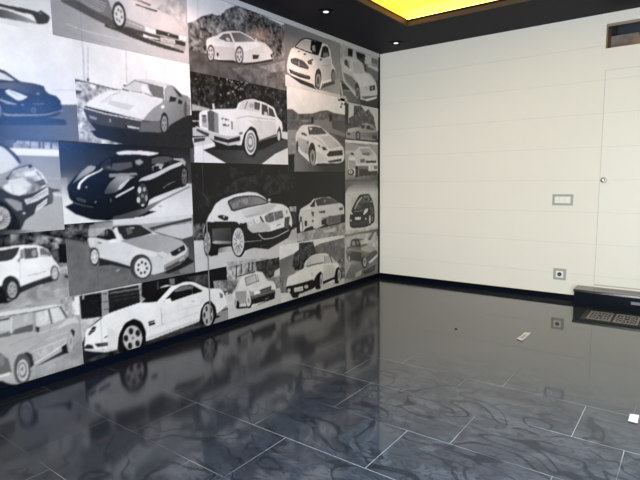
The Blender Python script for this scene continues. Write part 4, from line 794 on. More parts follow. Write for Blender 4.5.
'K': ((-3.792, -2.532, 0.074, 0.528), (), 0, 6, '''b42
p205 -3822,550 -3631,531 -3340,531 -3217,528 -3228,344 -3598,354 -3696,342 -3826,275 -3841,279
p42 -3787,523 -3639,517 -3646,352 -3789,371
p190 -3768,520 -3770,496 -3760,494 -3758,518
p45 -3593,522 -3361,516 -3357,388 -3598,364
p110 -3579,494 -3362,485 -3363,498 -3580,506
p85 -3581,470 -3364,459 -3365,463 -3582,474
p75 -3583,443 -3366,433 -3366,437 -3584,447
p35 -3307,520 -3196,520 -3200,450 -3307,411
p150 -3636,519 -3596,520 -3601,363 -3643,354
p155 -3356,520 -3315,522 -3316,406 -3354,396
p50 -3633,502 -3601,499 -3601,504 -3633,506
p50 -3632,449 -3600,446 -3600,451 -3632,454
p50 -3631,397 -3599,393 -3599,397 -3631,401
p50 -3356,483 -3320,480 -3320,484 -3356,487
p50 -3354,439 -3317,436 -3318,440 -3354,444
n165,210,40 -3803,358 -3695,357 -3647,352 -3741,303 -3798,202 -3814,206
p120 -3790,363 -3664,354 -3665,358 -3791,367
p225 -3791,357 -3665,347 -3665,354 -3791,363
p38 -3338,530 -2546,525 -2535,310 -2784,312 -3276,373 -3344,432
n30,95,30 -2958,503 -2723,495 -2728,393 -2841,434 -2935,490
n95,200,22 -2680,428 -2535,414 -2535,314 -2675,347
p120 -3107,517 -3060,514 -3059,470 -3098,474
p80 -3209,517 -3213,453 -3204,451 -3200,516
g140,150 -2674,143 -2534,186 -2680,149 -2535,310 -2500,309 -2511,62 -2729,113
p215 -2556,309 -2500,304 -2506,180 -2546,178
n35,75,60 -3813,89 -3586,107 -3293,98 -2831,127 -2661,140 -2511,73 -2517,-68 -3819,7
p85 -3228,114 -3073,102 -2833,82 -2835,92 -3074,112 -3229,123
p150 -2676,111 -2530,126 -2526,54 -2705,66
C
p238 -3774,221 -3763,292 -3698,318 -3608,365 -3399,387 -3328,394 -3276,376 -3204,451 -3186,469 -3133,477 -3054,458 -2969,472 -2889,458 -2816,416 -2729,375 -2610,353 -2571,312 -2548,243 -2539,198 -2663,149 -2837,131 -3017,119 -3293,98 -3326,100 -3560,103 -3633,105 -3729,139 -3784,164
p32 -3352,388 -3252,437 -3186,465 -3087,462 -3219,368 -3287,375
p32 -3168,358 -3067,426 -2997,447 -2902,440 -2785,363 -2906,359 -3094,343
p115 -3067,424 -2985,444 -2878,425 -2891,405 -3056,408
p70 -2903,430 -2900,359 -2893,358 -2896,429
p242 -3156,371 -3104,370 -3092,336 -3150,339
p245 -3210,365 -3074,442 -2971,460 -2879,444 -2745,366 -2739,374 -2875,453 -2973,470 -3080,451 -3217,373
p165 -3192,317 -3189,184 -3184,183 -3187,317
p150 -2911,303 -2882,299 -2882,304 -2911,308
p115 -2621,321 -2585,301 -2583,270 -2616,276
p55 -2596,158 -2533,163 -2537,172 -2600,167
p215 -3182,257 -2836,259 -2769,307 -2773,311 -2838,264 -3183,261
p215 -3354,114 -3291,135 -3071,146 -2836,157 -2838,129 -3015,117 -3293,105
p240 -3290,130 -2835,154 -2837,160 -3292,136
p205 -3267,178 -2839,204 -2841,208 -3268,182
p45 -3302,238 -3250,238 -3245,204 -3297,205
p220 -3297,222 -3245,222 -3246,227 -3298,226
p45 -3750,259 -3716,302 -3690,300 -3701,271 -3740,252
p225 -3730,278 -3700,277 -3701,281 -3730,282
p225 -3739,264 -3710,261 -3710,264 -3740,268
p45 -3788,177 -3757,197 -3724,179 -3716,153 -3759,164
p50 -3711,186 -3620,171 -3615,147 -3691,158
p150 -3677,167 -3629,159 -3630,164 -3678,171
p85 -3638,205 -3593,210 -3596,218 -3641,213
p215 -3784,165 -3632,130 -3550,120 -3551,101 -3633,107 -3727,139
p225 -3613,276 -3544,215 -3560,114 -3622,132
p38 -3554,90 -3538,196 -3486,271 -3415,288 -3356,251 -3325,177 -3330,90 -3391,43 -3469,47
p195 -3359,129 -3365,101 -3377,78 -3395,63 -3416,56 -3440,58 -3462,69 -3481,87 -3496,112 -3504,139 -3506,168 -3500,195 -3489,217 -3472,233 -3451,240 -3428,239 -3405,229 -3386,211 -3370,187 -3361,158
p48 -3425,198 -3426,191 -3429,185 -3433,180 -3439,178 -3444,179 -3450,181 -3455,186 -3458,192 -3461,200 -3461,207 -3460,214 -3457,220 -3452,225 -3447,227 -3441,226 -3436,224 -3431,219 -3427,213 -3425,206
p48 -3372,171 -3373,163 -3376,157 -3381,153 -3386,151 -3392,151 -3398,154 -3403,159 -3406,165 -3409,173 -3409,180 -3408,188 -3405,194 -3400,198 -3395,200 -3389,200 -3383,197 -3378,192 -3374,186 -3372,178
p48 -3378,96 -3380,89 -3383,83 -3387,79 -3393,77 -3399,77 -3404,80 -3409,85 -3413,91 -3415,99 -3416,107 -3414,114 -3411,120 -3407,124 -3401,126 -3396,126 -3390,123 -3385,118 -3381,112 -3379,104
p48 -3438,96 -3439,88 -3442,82 -3447,78 -3452,76 -3458,77 -3463,79 -3468,84 -3472,91 -3474,98 -3474,106 -3473,113 -3470,119 -3466,123 -3460,125 -3455,125 -3449,122 -3444,117 -3441,111 -3438,103
p48 -3465,157 -3467,150 -3470,144 -3474,140 -3479,138 -3485,138 -3490,141 -3495,146 -3499,152 -3501,159 -3501,167 -3500,174 -3497,180 -3492,184 -3487,186 -3482,186 -3476,183 -3471,178 -3468,172 -3466,165
p120 -3422,147 -3423,144 -3424,142 -3427,140 -3429,139 -3432,139 -3435,141 -3438,143 -3440,146 -3441,149 -3441,153 -3441,156 -3439,158 -3437,160 -3434,161 -3431,161 -3428,159 -3425,157 -3423,154 -3422,151
p38 -2841,119 -2823,218 -2776,269 -2721,276 -2668,217 -2658,139 -2698,74 -2744,70 -2808,91
p185 -2697,150 -2701,122 -2710,99 -2723,82 -2740,72 -2757,72 -2774,81 -2789,97 -2800,120 -2806,147 -2807,175 -2803,202 -2794,225 -2781,243 -2765,252 -2748,253 -2731,245 -2716,229 -2705,206 -2698,179
p60 -2751,212 -2752,205 -2754,199 -2757,195 -2760,193 -2764,192 -2768,194 -2771,198 -2773,204 -2774,210 -2774,217 -2774,224 -2772,230 -2769,234 -2765,237 -2762,237 -2758,235 -2755,231 -2753,226 -2752,219
p60 -2707,187 -2708,180 -2710,174 -2712,169 -2716,167 -2720,167 -2723,169 -2726,173 -2729,178 -2730,185 -2730,192 -2729,199 -2727,205 -2724,209 -2721,212 -2717,212 -2714,210 -2711,206 -2708,201 -2707,194
p60 -2710,125 -2711,118 -2713,112 -2716,107 -2719,105 -2723,105 -2726,107 -2729,111 -2732,116 -2733,123 -2733,130 -2732,137 -2730,143 -2728,147 -2724,150 -2720,150 -2717,148 -2714,144 -2711,139 -2710,132
p60 -2754,109 -2755,102 -2757,96 -2760,92 -2763,89 -2767,89 -2770,91 -2773,95 -2776,101 -2777,107 -2777,114 -2776,121 -2774,127 -2771,132 -2768,134 -2764,134 -2761,132 -2758,128 -2756,123 -2754,116
p60 -2777,166 -2778,159 -2780,154 -2783,149 -2786,147 -2790,146 -2793,148 -2796,152 -2798,158 -2800,164 -2800,171 -2799,178 -2797,184 -2794,188 -2791,191 -2787,191 -2784,189 -2781,185 -2779,180 -2777,173
E'''),
'L': ((-2.833, -1.73, 2.06, 2.655), (), 0, 6, '''b90
g236,226 -2854,2562 -2490,2516 -2851,2824 -1531,3243 -1547,2683 -2875,2381
n40,175,34 -2864,2388 -2757,2440 -2694,2486 -2593,2529 -2542,2527 -2489,2545 -2447,2593 -2349,2647 -2249,2672 -1993,2654 -1586,2618 -1594,2334 -2875,2186
p75 -2606,2521 -2583,2533 -2574,2520 -2604,2510
p70 -2456,2543 -2457,2536 -2460,2528 -2465,2522 -2471,2517 -2477,2514 -2483,2514 -2489,2516 -2493,2521 -2495,2527 -2496,2534 -2495,2541 -2492,2549 -2487,2555 -2481,2560 -2475,2563 -2469,2563 -2463,2561 -2459,2557 -2457,2551
n35,135,26 -2172,2622 -1756,2614 -1747,2374 -1900,2379 -1995,2434 -2120,2440 -2323,2477
n85,160,40 -1756,2625 -1704,2625 -1715,2269 -2066,2232 -1902,2314 -1773,2359
g80,110 -2759,2162 -1912,2204 -2850,2213 -2659,2217 -2559,2168 -2299,2188 -1909,2302 -1630,2362 -1639,2054 -2862,2008
n70,105,60 -2840,2201 -2660,2198 -2560,2159 -2299,2178 -1633,2237 -1639,2054 -2849,2028
n85,130,40 -2399,2147 -2040,2247 -1631,2305 -1639,2054 -2231,2072
n110,170,40 -2073,2215 -1630,2362 -1633,2260 -1913,2193
C
p230 -2659,2319 -2627,2344 -2549,2375 -2490,2415 -2402,2444 -2290,2463 -2185,2449 -2102,2425 -1995,2430 -1900,2381 -1888,2327 -1920,2300 -2065,2258 -2230,2223 -2335,2211 -2379,2219 -2564,2187 -2654,2205 -2660,2282
p205 -2650,2284 -2574,2289 -2358,2320 -2348,2225 -2552,2203 -2642,2201
g100,125 -2381,2435 -2181,2407 -2395,2430 -2296,2453 -2195,2440 -2113,2419 -2356,2365
p95 -2532,2357 -2477,2403 -2412,2419 -2376,2361 -2453,2350
p205 -2451,2383 -2413,2381 -2405,2360 -2450,2360
p235 -2414,2426 -2365,2362 -2353,2368 -2403,2432
p215 -2094,2437 -2094,2433 -2096,2430 -2099,2426 -2102,2424 -2105,2423 -2108,2423 -2111,2424 -2114,2426 -2115,2429 -2115,2433 -2115,2437 -2113,2441 -2110,2444 -2107,2446 -2104,2448 -2101,2448 -2098,2447 -2095,2444 -2094,2441
p150 -2572,2340 -2520,2341 -2519,2345 -2571,2344
p245 -2356,2362 -2121,2414 -2028,2407 -2259,2301 -2359,2302
p60 -2262,2275 -2265,2251 -2273,2228 -2284,2209 -2298,2196 -2313,2190 -2328,2191 -2340,2200 -2350,2215 -2356,2235 -2357,2258 -2353,2282 -2346,2304 -2335,2323 -2321,2336 -2306,2343 -2292,2342 -2279,2334 -2269,2319 -2263,2299
p215 -2273,2273 -2276,2255 -2282,2237 -2290,2223 -2301,2213 -2312,2208 -2323,2209 -2333,2216 -2340,2227 -2345,2242 -2346,2260 -2343,2278 -2337,2295 -2329,2309 -2318,2320 -2307,2325 -2296,2324 -2286,2318 -2279,2306 -2274,2291
p90 -2283,2262 -2284,2258 -2285,2254 -2287,2251 -2289,2249 -2291,2248 -2294,2248 -2296,2250 -2297,2252 -2298,2255 -2298,2259 -2298,2263 -2297,2266 -2295,2269 -2293,2271 -2290,2273 -2288,2272 -2286,2271 -2284,2269 -2283,2265
p90 -2303,2235 -2304,2231 -2305,2228 -2307,2225 -2309,2223 -2311,2222 -2314,2222 -2316,2223 -2317,2226 -2318,2229 -2318,2232 -2318,2236 -2317,2240 -2315,2243 -2313,2245 -2310,2246 -2308,2246 -2306,2245 -2304,2242 -2303,2239
p90 -2322,2254 -2322,2250 -2323,2246 -2325,2243 -2327,2241 -2330,2240 -2332,2240 -2334,2242 -2336,2244 -2337,2247 -2337,2251 -2336,2255 -2335,2259 -2333,2262 -2331,2264 -2329,2265 -2326,2264 -2324,2263 -2323,2261 -2322,2258
p90 -2313,2292 -2314,2288 -2315,2284 -2317,2281 -2319,2279 -2321,2278 -2323,2278 -2325,2280 -2327,2282 -2328,2285 -2328,2289 -2328,2293 -2326,2296 -2325,2299 -2322,2301 -2320,2302 -2318,2302 -2316,2301 -2314,2299 -2313,2295
p90 -2289,2297 -2290,2293 -2291,2289 -2293,2286 -2295,2284 -2297,2283 -2300,2283 -2302,2284 -2303,2287 -2304,2290 -2304,2294 -2304,2298 -2303,2301 -2301,2304 -2299,2306 -2296,2307 -2294,2307 -2292,2306 -2290,2304 -2289,2300
p60 -2579,2233 -2582,2212 -2589,2193 -2598,2176 -2609,2165 -2621,2160 -2633,2161 -2643,2168 -2651,2182 -2655,2199 -2656,2219 -2653,2240 -2647,2259 -2638,2276 -2627,2287 -2615,2293 -2603,2292 -2593,2284 -2585,2271 -2580,2254
p215 -2589,2232 -2591,2216 -2596,2201 -2603,2188 -2611,2180 -2621,2176 -2629,2177 -2637,2182 -2643,2192 -2646,2206 -2647,2221 -2645,2237 -2640,2251 -2633,2264 -2625,2273 -2616,2277 -2607,2276 -2599,2270 -2593,2260 -2589,2247
p90 -2597,2222 -2597,2219 -2598,2215 -2600,2213 -2601,2211 -2603,2210 -2605,2210 -2607,2211 -2608,2214 -2609,2216 -2609,2220 -2609,2223 -2608,2226 -2606,2229 -2604,2231 -2602,2231 -2600,2231 -2599,2230 -2598,2228 -2597,2225
p90 -2613,2199 -2614,2196 -2615,2193 -2616,2190 -2618,2188 -2620,2187 -2622,2188 -2623,2189 -2625,2191 -2625,2194 -2625,2197 -2625,2200 -2624,2203 -2622,2206 -2621,2208 -2619,2209 -2617,2208 -2615,2207 -2614,2205 -2613,2202
p90 -2628,2215 -2628,2212 -2629,2209 -2631,2206 -2633,2205 -2634,2204 -2636,2204 -2638,2205 -2639,2207 -2640,2210 -2640,2213 -2640,2217 -2639,2220 -2637,2222 -2635,2224 -2633,2225 -2632,2225 -2630,2224 -2629,2221 -2628,2219
p90 -2621,2248 -2621,2245 -2622,2242 -2624,2239 -2625,2237 -2627,2236 -2629,2237 -2631,2238 -2632,2240 -2633,2243 -2633,2246 -2632,2249 -2631,2252 -2630,2255 -2628,2257 -2626,2258 -2624,2257 -2623,2256 -2621,2254 -2621,2251
p90 -2601,2252 -2602,2249 -2603,2246 -2604,2243 -2606,2241 -2608,2241 -2610,2241 -2612,2242 -2613,2244 -2614,2247 -2614,2250 -2613,2253 -2612,2256 -2611,2259 -2609,2261 -2607,2262 -2605,2262 -2603,2260 -2602,2258 -2602,2256
p50 -2538,2233 -2539,2229 -2540,2224 -2543,2220 -2546,2217 -2549,2216 -2552,2216 -2555,2218 -2557,2221 -2559,2225 -2559,2230 -2558,2234 -2557,2239 -2554,2243 -2551,2246 -2548,2247 -2545,2247 -2542,2245 -2540,2242 -2538,2238
p55 -2155,2302 -2069,2315 -2087,2281 -2149,2264
p60 -1926,2344 -1897,2360 -1898,2320 -1918,2322
p215 -2244,2311 -1966,2353 -1966,2358 -2244,2316
E
p50 -2285,2203 -2065,2262 -1899,2312 -1899,2293 -2249,2199
p45 -2579,2186 -2363,2214 -2350,2199 -2554,2177'''),
'X': ((-2.833, -1.713, 1.381, 2.06), (), 0, 6, '''b38
n15,75,30 -2845,2101 -1600,2139 -1615,1616 -2875,1548
p120 -2591,2031 -2591,2029 -2592,2028 -2594,2027 -2597,2026 -2599,2025 -2602,2025 -2604,2025 -2606,2026 -2607,2027 -2607,2028 -2607,2030 -2605,2031 -2604,2032 -2601,2033 -2599,2034 -2596,2034 -2594,2034 -2592,2033 -2591,2032
p95 -2793,1918 -2794,1915 -2795,1912 -2797,1909 -2800,1908 -2803,1907 -2806,1907 -2809,1908 -2811,1910 -2812,1912 -2812,1915 -2812,1918 -2810,1921 -2808,1923 -2805,1925 -2802,1926 -2799,1926 -2797,1925 -2795,1923 -2793,1920
p95 -2607,1923 -2608,1920 -2610,1917 -2612,1915 -2615,1913 -2618,1912 -2621,1912 -2624,1913 -2626,1915 -2627,1918 -2628,1921 -2627,1924 -2626,1927 -2623,1930 -2620,1932 -2617,1932 -2614,1932 -2611,1931 -2609,1929 -2608,1927
p60 -2574,1823 -2574,1820 -2576,1817 -2579,1814 -2582,1812 -2585,1812 -2588,1812 -2591,1813 -2593,1815 -2595,1818 -2595,1821 -2594,1824 -2593,1827 -2590,1829 -2587,1831 -2584,1832 -2581,1832 -2578,1831 -2576,1829 -2574,1826
p95 -1988,2018 -1989,2014 -1990,2011 -1992,2008 -1995,2006 -1998,2005 -2000,2005 -2003,2007 -2005,2009 -2006,2012 -2006,2016 -2005,2020 -2004,2023 -2002,2026 -1999,2028 -1997,2029 -1994,2029 -1992,2027 -1990,2025 -1989,2022
p95 -1796,1856 -1796,1853 -1798,1850 -1799,1848 -1802,1846 -1804,1846 -1806,1846 -1808,1847 -1810,1849 -1811,1852 -1811,1855 -1811,1858 -1810,1861 -1808,1863 -1806,1865 -1803,1866 -1801,1865 -1799,1864 -1797,1862 -1796,1860
p75 -2142,1938 -2143,1936 -2144,1934 -2146,1932 -2148,1931 -2151,1930 -2153,1930 -2155,1931 -2157,1932 -2158,1934 -2158,1936 -2158,1938 -2157,1940 -2155,1941 -2153,1943 -2150,1943 -2148,1943 -2145,1943 -2144,1941 -2143,1940
p95 -1817,1864 -1818,1862 -1819,1860 -1820,1858 -1822,1857 -1825,1856 -1827,1856 -1829,1857 -1830,1858 -1831,1860 -1831,1862 -1831,1865 -1830,1867 -1828,1869 -1826,1870 -1824,1870 -1822,1870 -1820,1869 -1819,1868 -1818,1866
p75 -2101,1987 -2102,1984 -2103,1981 -2105,1979 -2108,1977 -2111,1976 -2114,1977 -2116,1978 -2118,1979 -2120,1982 -2120,1985 -2119,1988 -2118,1990 -2116,1993 -2113,1994 -2110,1995 -2107,1995 -2105,1994 -2103,1992 -2101,1990
p95 -2399,2019 -2400,2016 -2401,2013 -2403,2011 -2405,2009 -2407,2008 -2409,2008 -2411,2009 -2413,2011 -2414,2014 -2414,2017 -2414,2021 -2412,2024 -2411,2026 -2408,2028 -2406,2029 -2404,2029 -2402,2027 -2400,2025 -2399,2023
p95 -2739,1940 -2739,1937 -2741,1934 -2743,1932 -2745,1931 -2747,1930 -2750,1930 -2752,1931 -2754,1933 -2755,1935 -2755,1937 -2754,1940 -2753,1943 -2751,1945 -2749,1946 -2746,1947 -2744,1947 -2742,1946 -2740,1944 -2739,1942
p75 -2107,2028 -2107,2024 -2108,2021 -2110,2018 -2112,2016 -2114,2015 -2116,2016 -2118,2017 -2119,2019 -2120,2023 -2120,2026 -2120,2030 -2119,2034 -2117,2036 -2115,2038 -2113,2039 -2111,2039 -2109,2037 -2108,2035 -2107,2032
p75 -2182,1953 -2183,1950 -2184,1947 -2186,1944 -2189,1943 -2191,1942 -2194,1942 -2196,1943 -2198,1945 -2199,1948 -2200,1951 -2199,1954 -2198,1958 -2196,1960 -2193,1962 -2191,1963 -2188,1963 -2185,1961 -2184,1959 -2182,1957
p95 -2516,1919 -2517,1917 -2518,1916 -2519,1915 -2521,1914 -2523,1914 -2524,1914 -2526,1914 -2527,1915 -2528,1916 -2528,1917 -2528,1919 -2527,1920 -2526,1921 -2524,1922 -2522,1923 -2520,1923 -2519,1922 -2517,1921 -2517,1920
p75 -2608,1866 -2608,1863 -2609,1860 -2611,1857 -2613,1855 -2614,1854 -2616,1855 -2618,1856 -2619,1859 -2620,1862 -2620,1865 -2619,1868 -2618,1872 -2617,1874 -2615,1876 -2613,1877 -2611,1876 -2610,1875 -2609,1873 -2608,1870
p95 -2535,2051 -2536,2048 -2537,2044 -2540,2042 -2543,2040 -2546,2039 -2549,2039 -2551,2040 -2553,2042 -2555,2045 -2555,2048 -2554,2051 -2553,2055 -2551,2057 -2548,2059 -2545,2060 -2542,2060 -2539,2059 -2537,2057 -2536,2054
p95 -1804,1885 -1804,1883 -1805,1881 -1807,1879 -1809,1878 -1811,1877 -1813,1877 -1815,1878 -1817,1879 -1817,1881 -1818,1884 -1817,1886 -1816,1888 -1815,1890 -1813,1891 -1810,1891 -1808,1891 -1806,1890 -1805,1889 -1804,1887
p120 -1782,1876 -1783,1872 -1785,1868 -1788,1865 -1792,1863 -1797,1862 -1801,1862 -1805,1863 -1808,1866 -1810,1869 -1811,1873 -1810,1877 -1808,1880 -1805,1883 -1801,1886 -1796,1887 -1792,1886 -1788,1885 -1784,1883 -1783,1879
p75 -2123,2045 -2124,2043 -2126,2041 -2129,2039 -2133,2038 -2137,2037 -2141,2037 -2144,2037 -2147,2038 -2149,2040 -2150,2042 -2149,2044 -2147,2046 -2144,2048 -2140,2049 -2136,2050 -2132,2050 -2129,2050 -2126,2049 -2124,2047
p75 -2584,1908 -2585,1907 -2586,1906 -2587,1904 -2589,1904 -2592,1903 -2594,1903 -2596,1903 -2598,1904 -2599,1905 -2599,1906 -2599,1908 -2597,1909 -2596,1910 -2594,1911 -2591,1911 -2589,1911 -2587,1911 -2585,1910 -2584,1909
p95 -2765,2012 -2765,2009 -2767,2007 -2770,2005 -2773,2003 -2776,2002 -2779,2002 -2782,2003 -2785,2004 -2786,2006 -2786,2009 -2786,2011 -2784,2014 -2782,2016 -2778,2017 -2775,2018 -2772,2018 -2769,2018 -2767,2016 -2765,2014
p75 -2392,2008 -2393,2007 -2394,2005 -2395,2004 -2397,2003 -2399,2003 -2401,2003 -2403,2003 -2404,2004 -2405,2005 -2405,2006 -2405,2008 -2404,2009 -2402,2010 -2400,2011 -2398,2012 -2396,2012 -2395,2011 -2393,2010 -2392,2009
p75 -2065,1917 -2065,1914 -2067,1911 -2070,1909 -2073,1907 -2076,1906 -2080,1907 -2083,1907 -2085,1909 -2087,1911 -2087,1914 -2086,1917 -2085,1920 -2082,1922 -2079,1924 -2075,1924 -2072,1924 -2069,1923 -2067,1922 -2065,1919
p60 -2241,1982 -2241,1979 -2242,1977 -2244,1975 -2246,1973 -2248,1973 -2250,1973 -2252,1974 -2253,1975 -2254,1978 -2254,1980 -2254,1983 -2253,1985 -2251,1988 -2249,1989 -2247,1990 -2245,1990 -2243,1989 -2242,1987 -2241,1985
p75 -2021,1964 -2021,1962 -2023,1960 -2025,1958 -2028,1957 -2031,1956 -2034,1956 -2037,1957 -2039,1958 -2041,1960 -2041,1961 -2041,1963 -2039,1965 -2037,1967 -2034,1968 -2031,1969 -2028,1969 -2025,1969 -2022,1967 -2021,1966
p120 -2418,2050 -2418,2047 -2419,2044 -2421,2042 -2424,2040 -2427,2040 -2429,2040 -2432,2041 -2433,2042 -2434,2045 -2435,2048 -2434,2050 -2433,2053 -2431,2055 -2428,2057 -2426,2058 -2423,2058 -2421,2057 -2419,2055 -2418,2053
p75 -2405,2006 -2405,2004 -2406,2002 -2407,2000 -2409,1999 -2411,1999 -2413,1999 -2414,1999 -2415,2001 -2416,2002 -2416,2004 -2416,2006 -2415,2008 -2414,2009 -2412,2010 -2410,2011 -2408,2011 -2407,2010 -2406,2009 -2405,2007
p75 -2586,2005 -2587,2003 -2588,2001 -2590,2000 -2592,1998 -2594,1998 -2597,1998 -2599,1998 -2601,1999 -2602,2001 -2602,2003 -2602,2004 -2600,2006 -2599,2008 -2596,2009 -2594,2010 -2591,2010 -2589,2009 -2588,2008 -2587,2007
p95 -2513,1837 -2513,1833 -2515,1829 -2517,1827 -2520,1825 -2523,1824 -2525,1824 -2528,1825 -2530,1828 -2531,1831 -2531,1835 -2531,1838 -2529,1842 -2527,1845 -2524,1846 -2521,1847 -2519,1847 -2516,1846 -2514,1843 -2513,1840
p60 -2435,1835 -2435,1834 -2437,1832 -2439,1831 -2441,1830 -2444,1829 -2447,1829 -2449,1830 -2451,1831 -2452,1832 -2453,1833 -2452,1835 -2451,1836 -2449,1837 -2446,1838 -2444,1839 -2441,1839 -2438,1839 -2436,1838 -2435,1836
p75 -2625,1839 -2625,1836 -2627,1834 -2628,1832 -2630,1830 -2633,1829 -2635,1830 -2637,1831 -2638,1833 -2639,1835 -2640,1838 -2639,1840 -2638,1843 -2636,1845 -2634,1847 -2632,1847 -2630,1847 -2628,1846 -2626,1844 -2625,1842
p120 -1992,1906 -1992,1903 -1994,1900 -1996,1897 -1999,1896 -2003,1895 -2006,1895 -2009,1896 -2011,1898 -2013,1901 -2013,1904 -2013,1907 -2011,1910 -2008,1912 -2005,1914 -2002,1915 -1999,1915 -1996,1914 -1993,1912 -1992,1909
p120 -2118,1998 -2119,1996 -2121,1995 -2124,1993 -2128,1992 -2132,1991 -2136,1991 -2140,1991 -2143,1992 -2145,1993 -2145,1995 -2145,1996 -2143,1998 -2140,1999 -2136,2000 -2132,2001 -2127,2001 -2124,2001 -2121,2001 -2119,1999
p75 -1784,1828 -1785,1824 -1786,1820 -1787,1817 -1790,1815 -1792,1815 -1794,1815 -1796,1817 -1798,1819 -1799,1823 -1799,1827 -1798,1831 -1797,1834 -1795,1837 -1793,1839 -1791,1840 -1789,1840 -1787,1838 -1785,1835 -1784,1832
p60 -2701,1815 -2701,1812 -2703,1809 -2705,1807 -2708,1806 -2712,1805 -2715,1805 -2718,1806 -2720,1808 -2721,1810 -2721,1813 -2721,1816 -2719,1818 -2717,1821 -2714,1822 -2711,1823 -2707,1823 -2705,1822 -2702,1820 -2701,1818
p120 -2363,1943 -2364,1941 -2366,1940 -2368,1938 -2372,1937 -2376,1936 -2379,1936 -2383,1936 -2385,1937 -2387,1939 -2388,1940 -2387,1942 -2385,1944 -2382,1946 -2379,1947 -2375,1948 -2371,1948 -2368,1947 -2365,1946 -2364,1945
p60 -2814,1825 -2814,1823 -2815,1821 -2817,1820 -2820,1819 -2822,1818 -2825,1818 -2827,1819 -2829,1820 -2830,1821 -2830,1823 -2830,1825 -2829,1826 -2827,1828 -2824,1829 -2822,1830 -2819,1830 -2817,1829 -2815,1828 -2814,1827
p120 -2438,1868 -2439,1865 -2440,1863 -2443,1861 -2446,1859 -2450,1858 -2454,1858 -2457,1859 -2459,1861 -2461,1863 -2461,1865 -2460,1868 -2459,1871 -2456,1873 -2453,1874 -2449,1875 -2446,1875 -2442,1874 -2440,1873 -2438,1871
p95 -1888,2018 -1889,2015 -1891,2012 -1894,2010 -1898,2008 -1902,2007 -1906,2007 -1910,2008 -1913,2010 -1915,2012 -1916,2015 -1915,2018 -1913,2021 -1910,2023 -1906,2025 -1902,2026 -1897,2026 -1894,2025 -1891,2023 -1889,2021
p120 -2016,1837 -2017,1835 -2018,1834 -2019,1833 -2021,1832 -2023,1831 -2025,1831 -2027,1832 -2029,1833 -2030,1834 -2030,1835 -2029,1837 -2028,1838 -2027,1839 -2025,1840 -2023,1841 -2021,1841 -2019,1840 -2018,1839 -2017,1838
p95 -2226,1941 -2226,1939 -2228,1938 -2230,1936 -2233,1935 -2237,1934 -2240,1934 -2243,1935 -2245,1936 -2246,1937 -2247,1938 -2246,1940 -2245,1942 -2242,1943 -2239,1944 -2236,1945 -2233,1945 -2230,1945 -2228,1944 -2226,1943
p60 -2476,1868 -2476,1866 -2477,1864 -2479,1862 -2481,1861 -2483,1860 -2486,1860 -2488,1861 -2489,1862 -2490,1864 -2491,1866 -2490,1868 -2489,1870 -2487,1872 -2485,1873 -2483,1874 -2481,1873 -2478,1873 -2477,1871 -2476,1870
p120 -2752,1816 -2752,1813 -2754,1810 -2755,1808 -2757,1806 -2760,1806 -2762,1806 -2764,1807 -2765,1809 -2766,1812 -2766,1815 -2766,1818 -2765,1820 -2763,1823 -2761,1824 -2759,1825 -2756,1825 -2754,1824 -2753,1822 -2752,1819
p120 -2517,2000 -2517,1998 -2519,1996 -2522,1994 -2525,1992 -2528,1991 -2532,1991 -2535,1992 -2537,1993 -2538,1995 -2539,1997 -2538,1999 -2537,2001 -2534,2003 -2531,2005 -2528,2006 -2524,2006 -2521,2005 -2519,2004 -2517,2002
p95 -2748,1827 -2749,1825 -2750,1823 -2752,1821 -2754,1820 -2757,1819 -2759,1819 -2761,1820 -2763,1822 -2764,1823 -2764,1825 -2764,1828 -2763,1830 -2761,1832 -2758,1833 -2756,1833 -2753,1833 -2751,1833 -2750,1831 -2749,1829
p60 -1921,1873 -1922,1869 -1923,1866 -1926,1863 -1930,1860 -1933,1859 -1937,1860 -1940,1861 -1943,1864 -1944,1867 -1945,1871 -1944,1875 -1942,1879 -1939,1882 -1936,1884 -1932,1885 -1929,1885 -1925,1883 -1923,1881 -1921,1877
p120 -2184,1831 -2185,1828 -2187,1825 -2189,1822 -2191,1820 -2194,1819 -2197,1820 -2200,1821 -2202,1823 -2203,1826 -2203,1829 -2202,1833 -2201,1836 -2199,1838 -2196,1840 -2193,1841 -2191,1841 -2188,1840 -2186,1837 -2185,1834
p75 -2664,1839 -2664,1837 -2666,1835 -2668,1833 -2670,1832 -2673,1831 -2676,1831 -2679,1832 -2681,1833 -2682,1835 -2683,1837 -2682,1839 -2681,1841 -2678,1842 -2676,1843 -2673,1844 -2670,1844 -2667,1843 -2665,1842 -2664,1841
p60 -1913,2004 -1914,2002 -1916,2001 -1918,1999 -1922,1998 -1926,1998 -1930,1997 -1933,1997 -1936,1998 -1938,1999 -1938,2000 -1938,2002 -1936,2003 -1933,2005 -1929,2006 -1926,2006 -1922,2007 -1918,2006 -1915,2006 -1914,2005
p120 -2520,1923 -2521,1920 -2523,1917 -2525,1915 -2528,1914 -2531,1913 -2535,1913 -2537,1914 -2540,1915 -2541,1917 -2541,1920 -2541,1923 -2539,1925 -2537,1928 -2534,1929 -2530,1930 -2527,1930 -2524,1929 -2522,1928 -2521,1925
p120 -2299,1932 -2299,1930 -2301,1928 -2304,1926 -2307,1924 -2311,1924 -2315,1924 -2318,1924 -2321,1925 -2322,1927 -2323,1929 -2322,1931 -2320,1934 -2317,1936 -2314,1937 -2310,1938 -2307,1938 -2303,1937 -2301,1936 -2299,1934
p60 -2033,1819 -2034,1816 -2035,1813 -2038,1811 -2041,1809 -2045,1808 -2049,1809 -2052,1810 -2055,1812 -2056,1814 -2057,1817 -2056,1820 -2054,1823 -2051,1825 -2048,1827 -2044,1828 -2041,1828 -2038,1826 -2035,1825 -2033,1822
p120 -2523,1831 -2524,1828 -2526,1826 -2528,1824 -2531,1822 -2534,1822 -2537,1822 -2540,1823 -2543,1824 -2544,1826 -2544,1829 -2544,1832 -2542,1834 -2540,1836 -2537,1838 -2533,1838 -2530,1838 -2527,1837 -2525,1836 -2524,1834
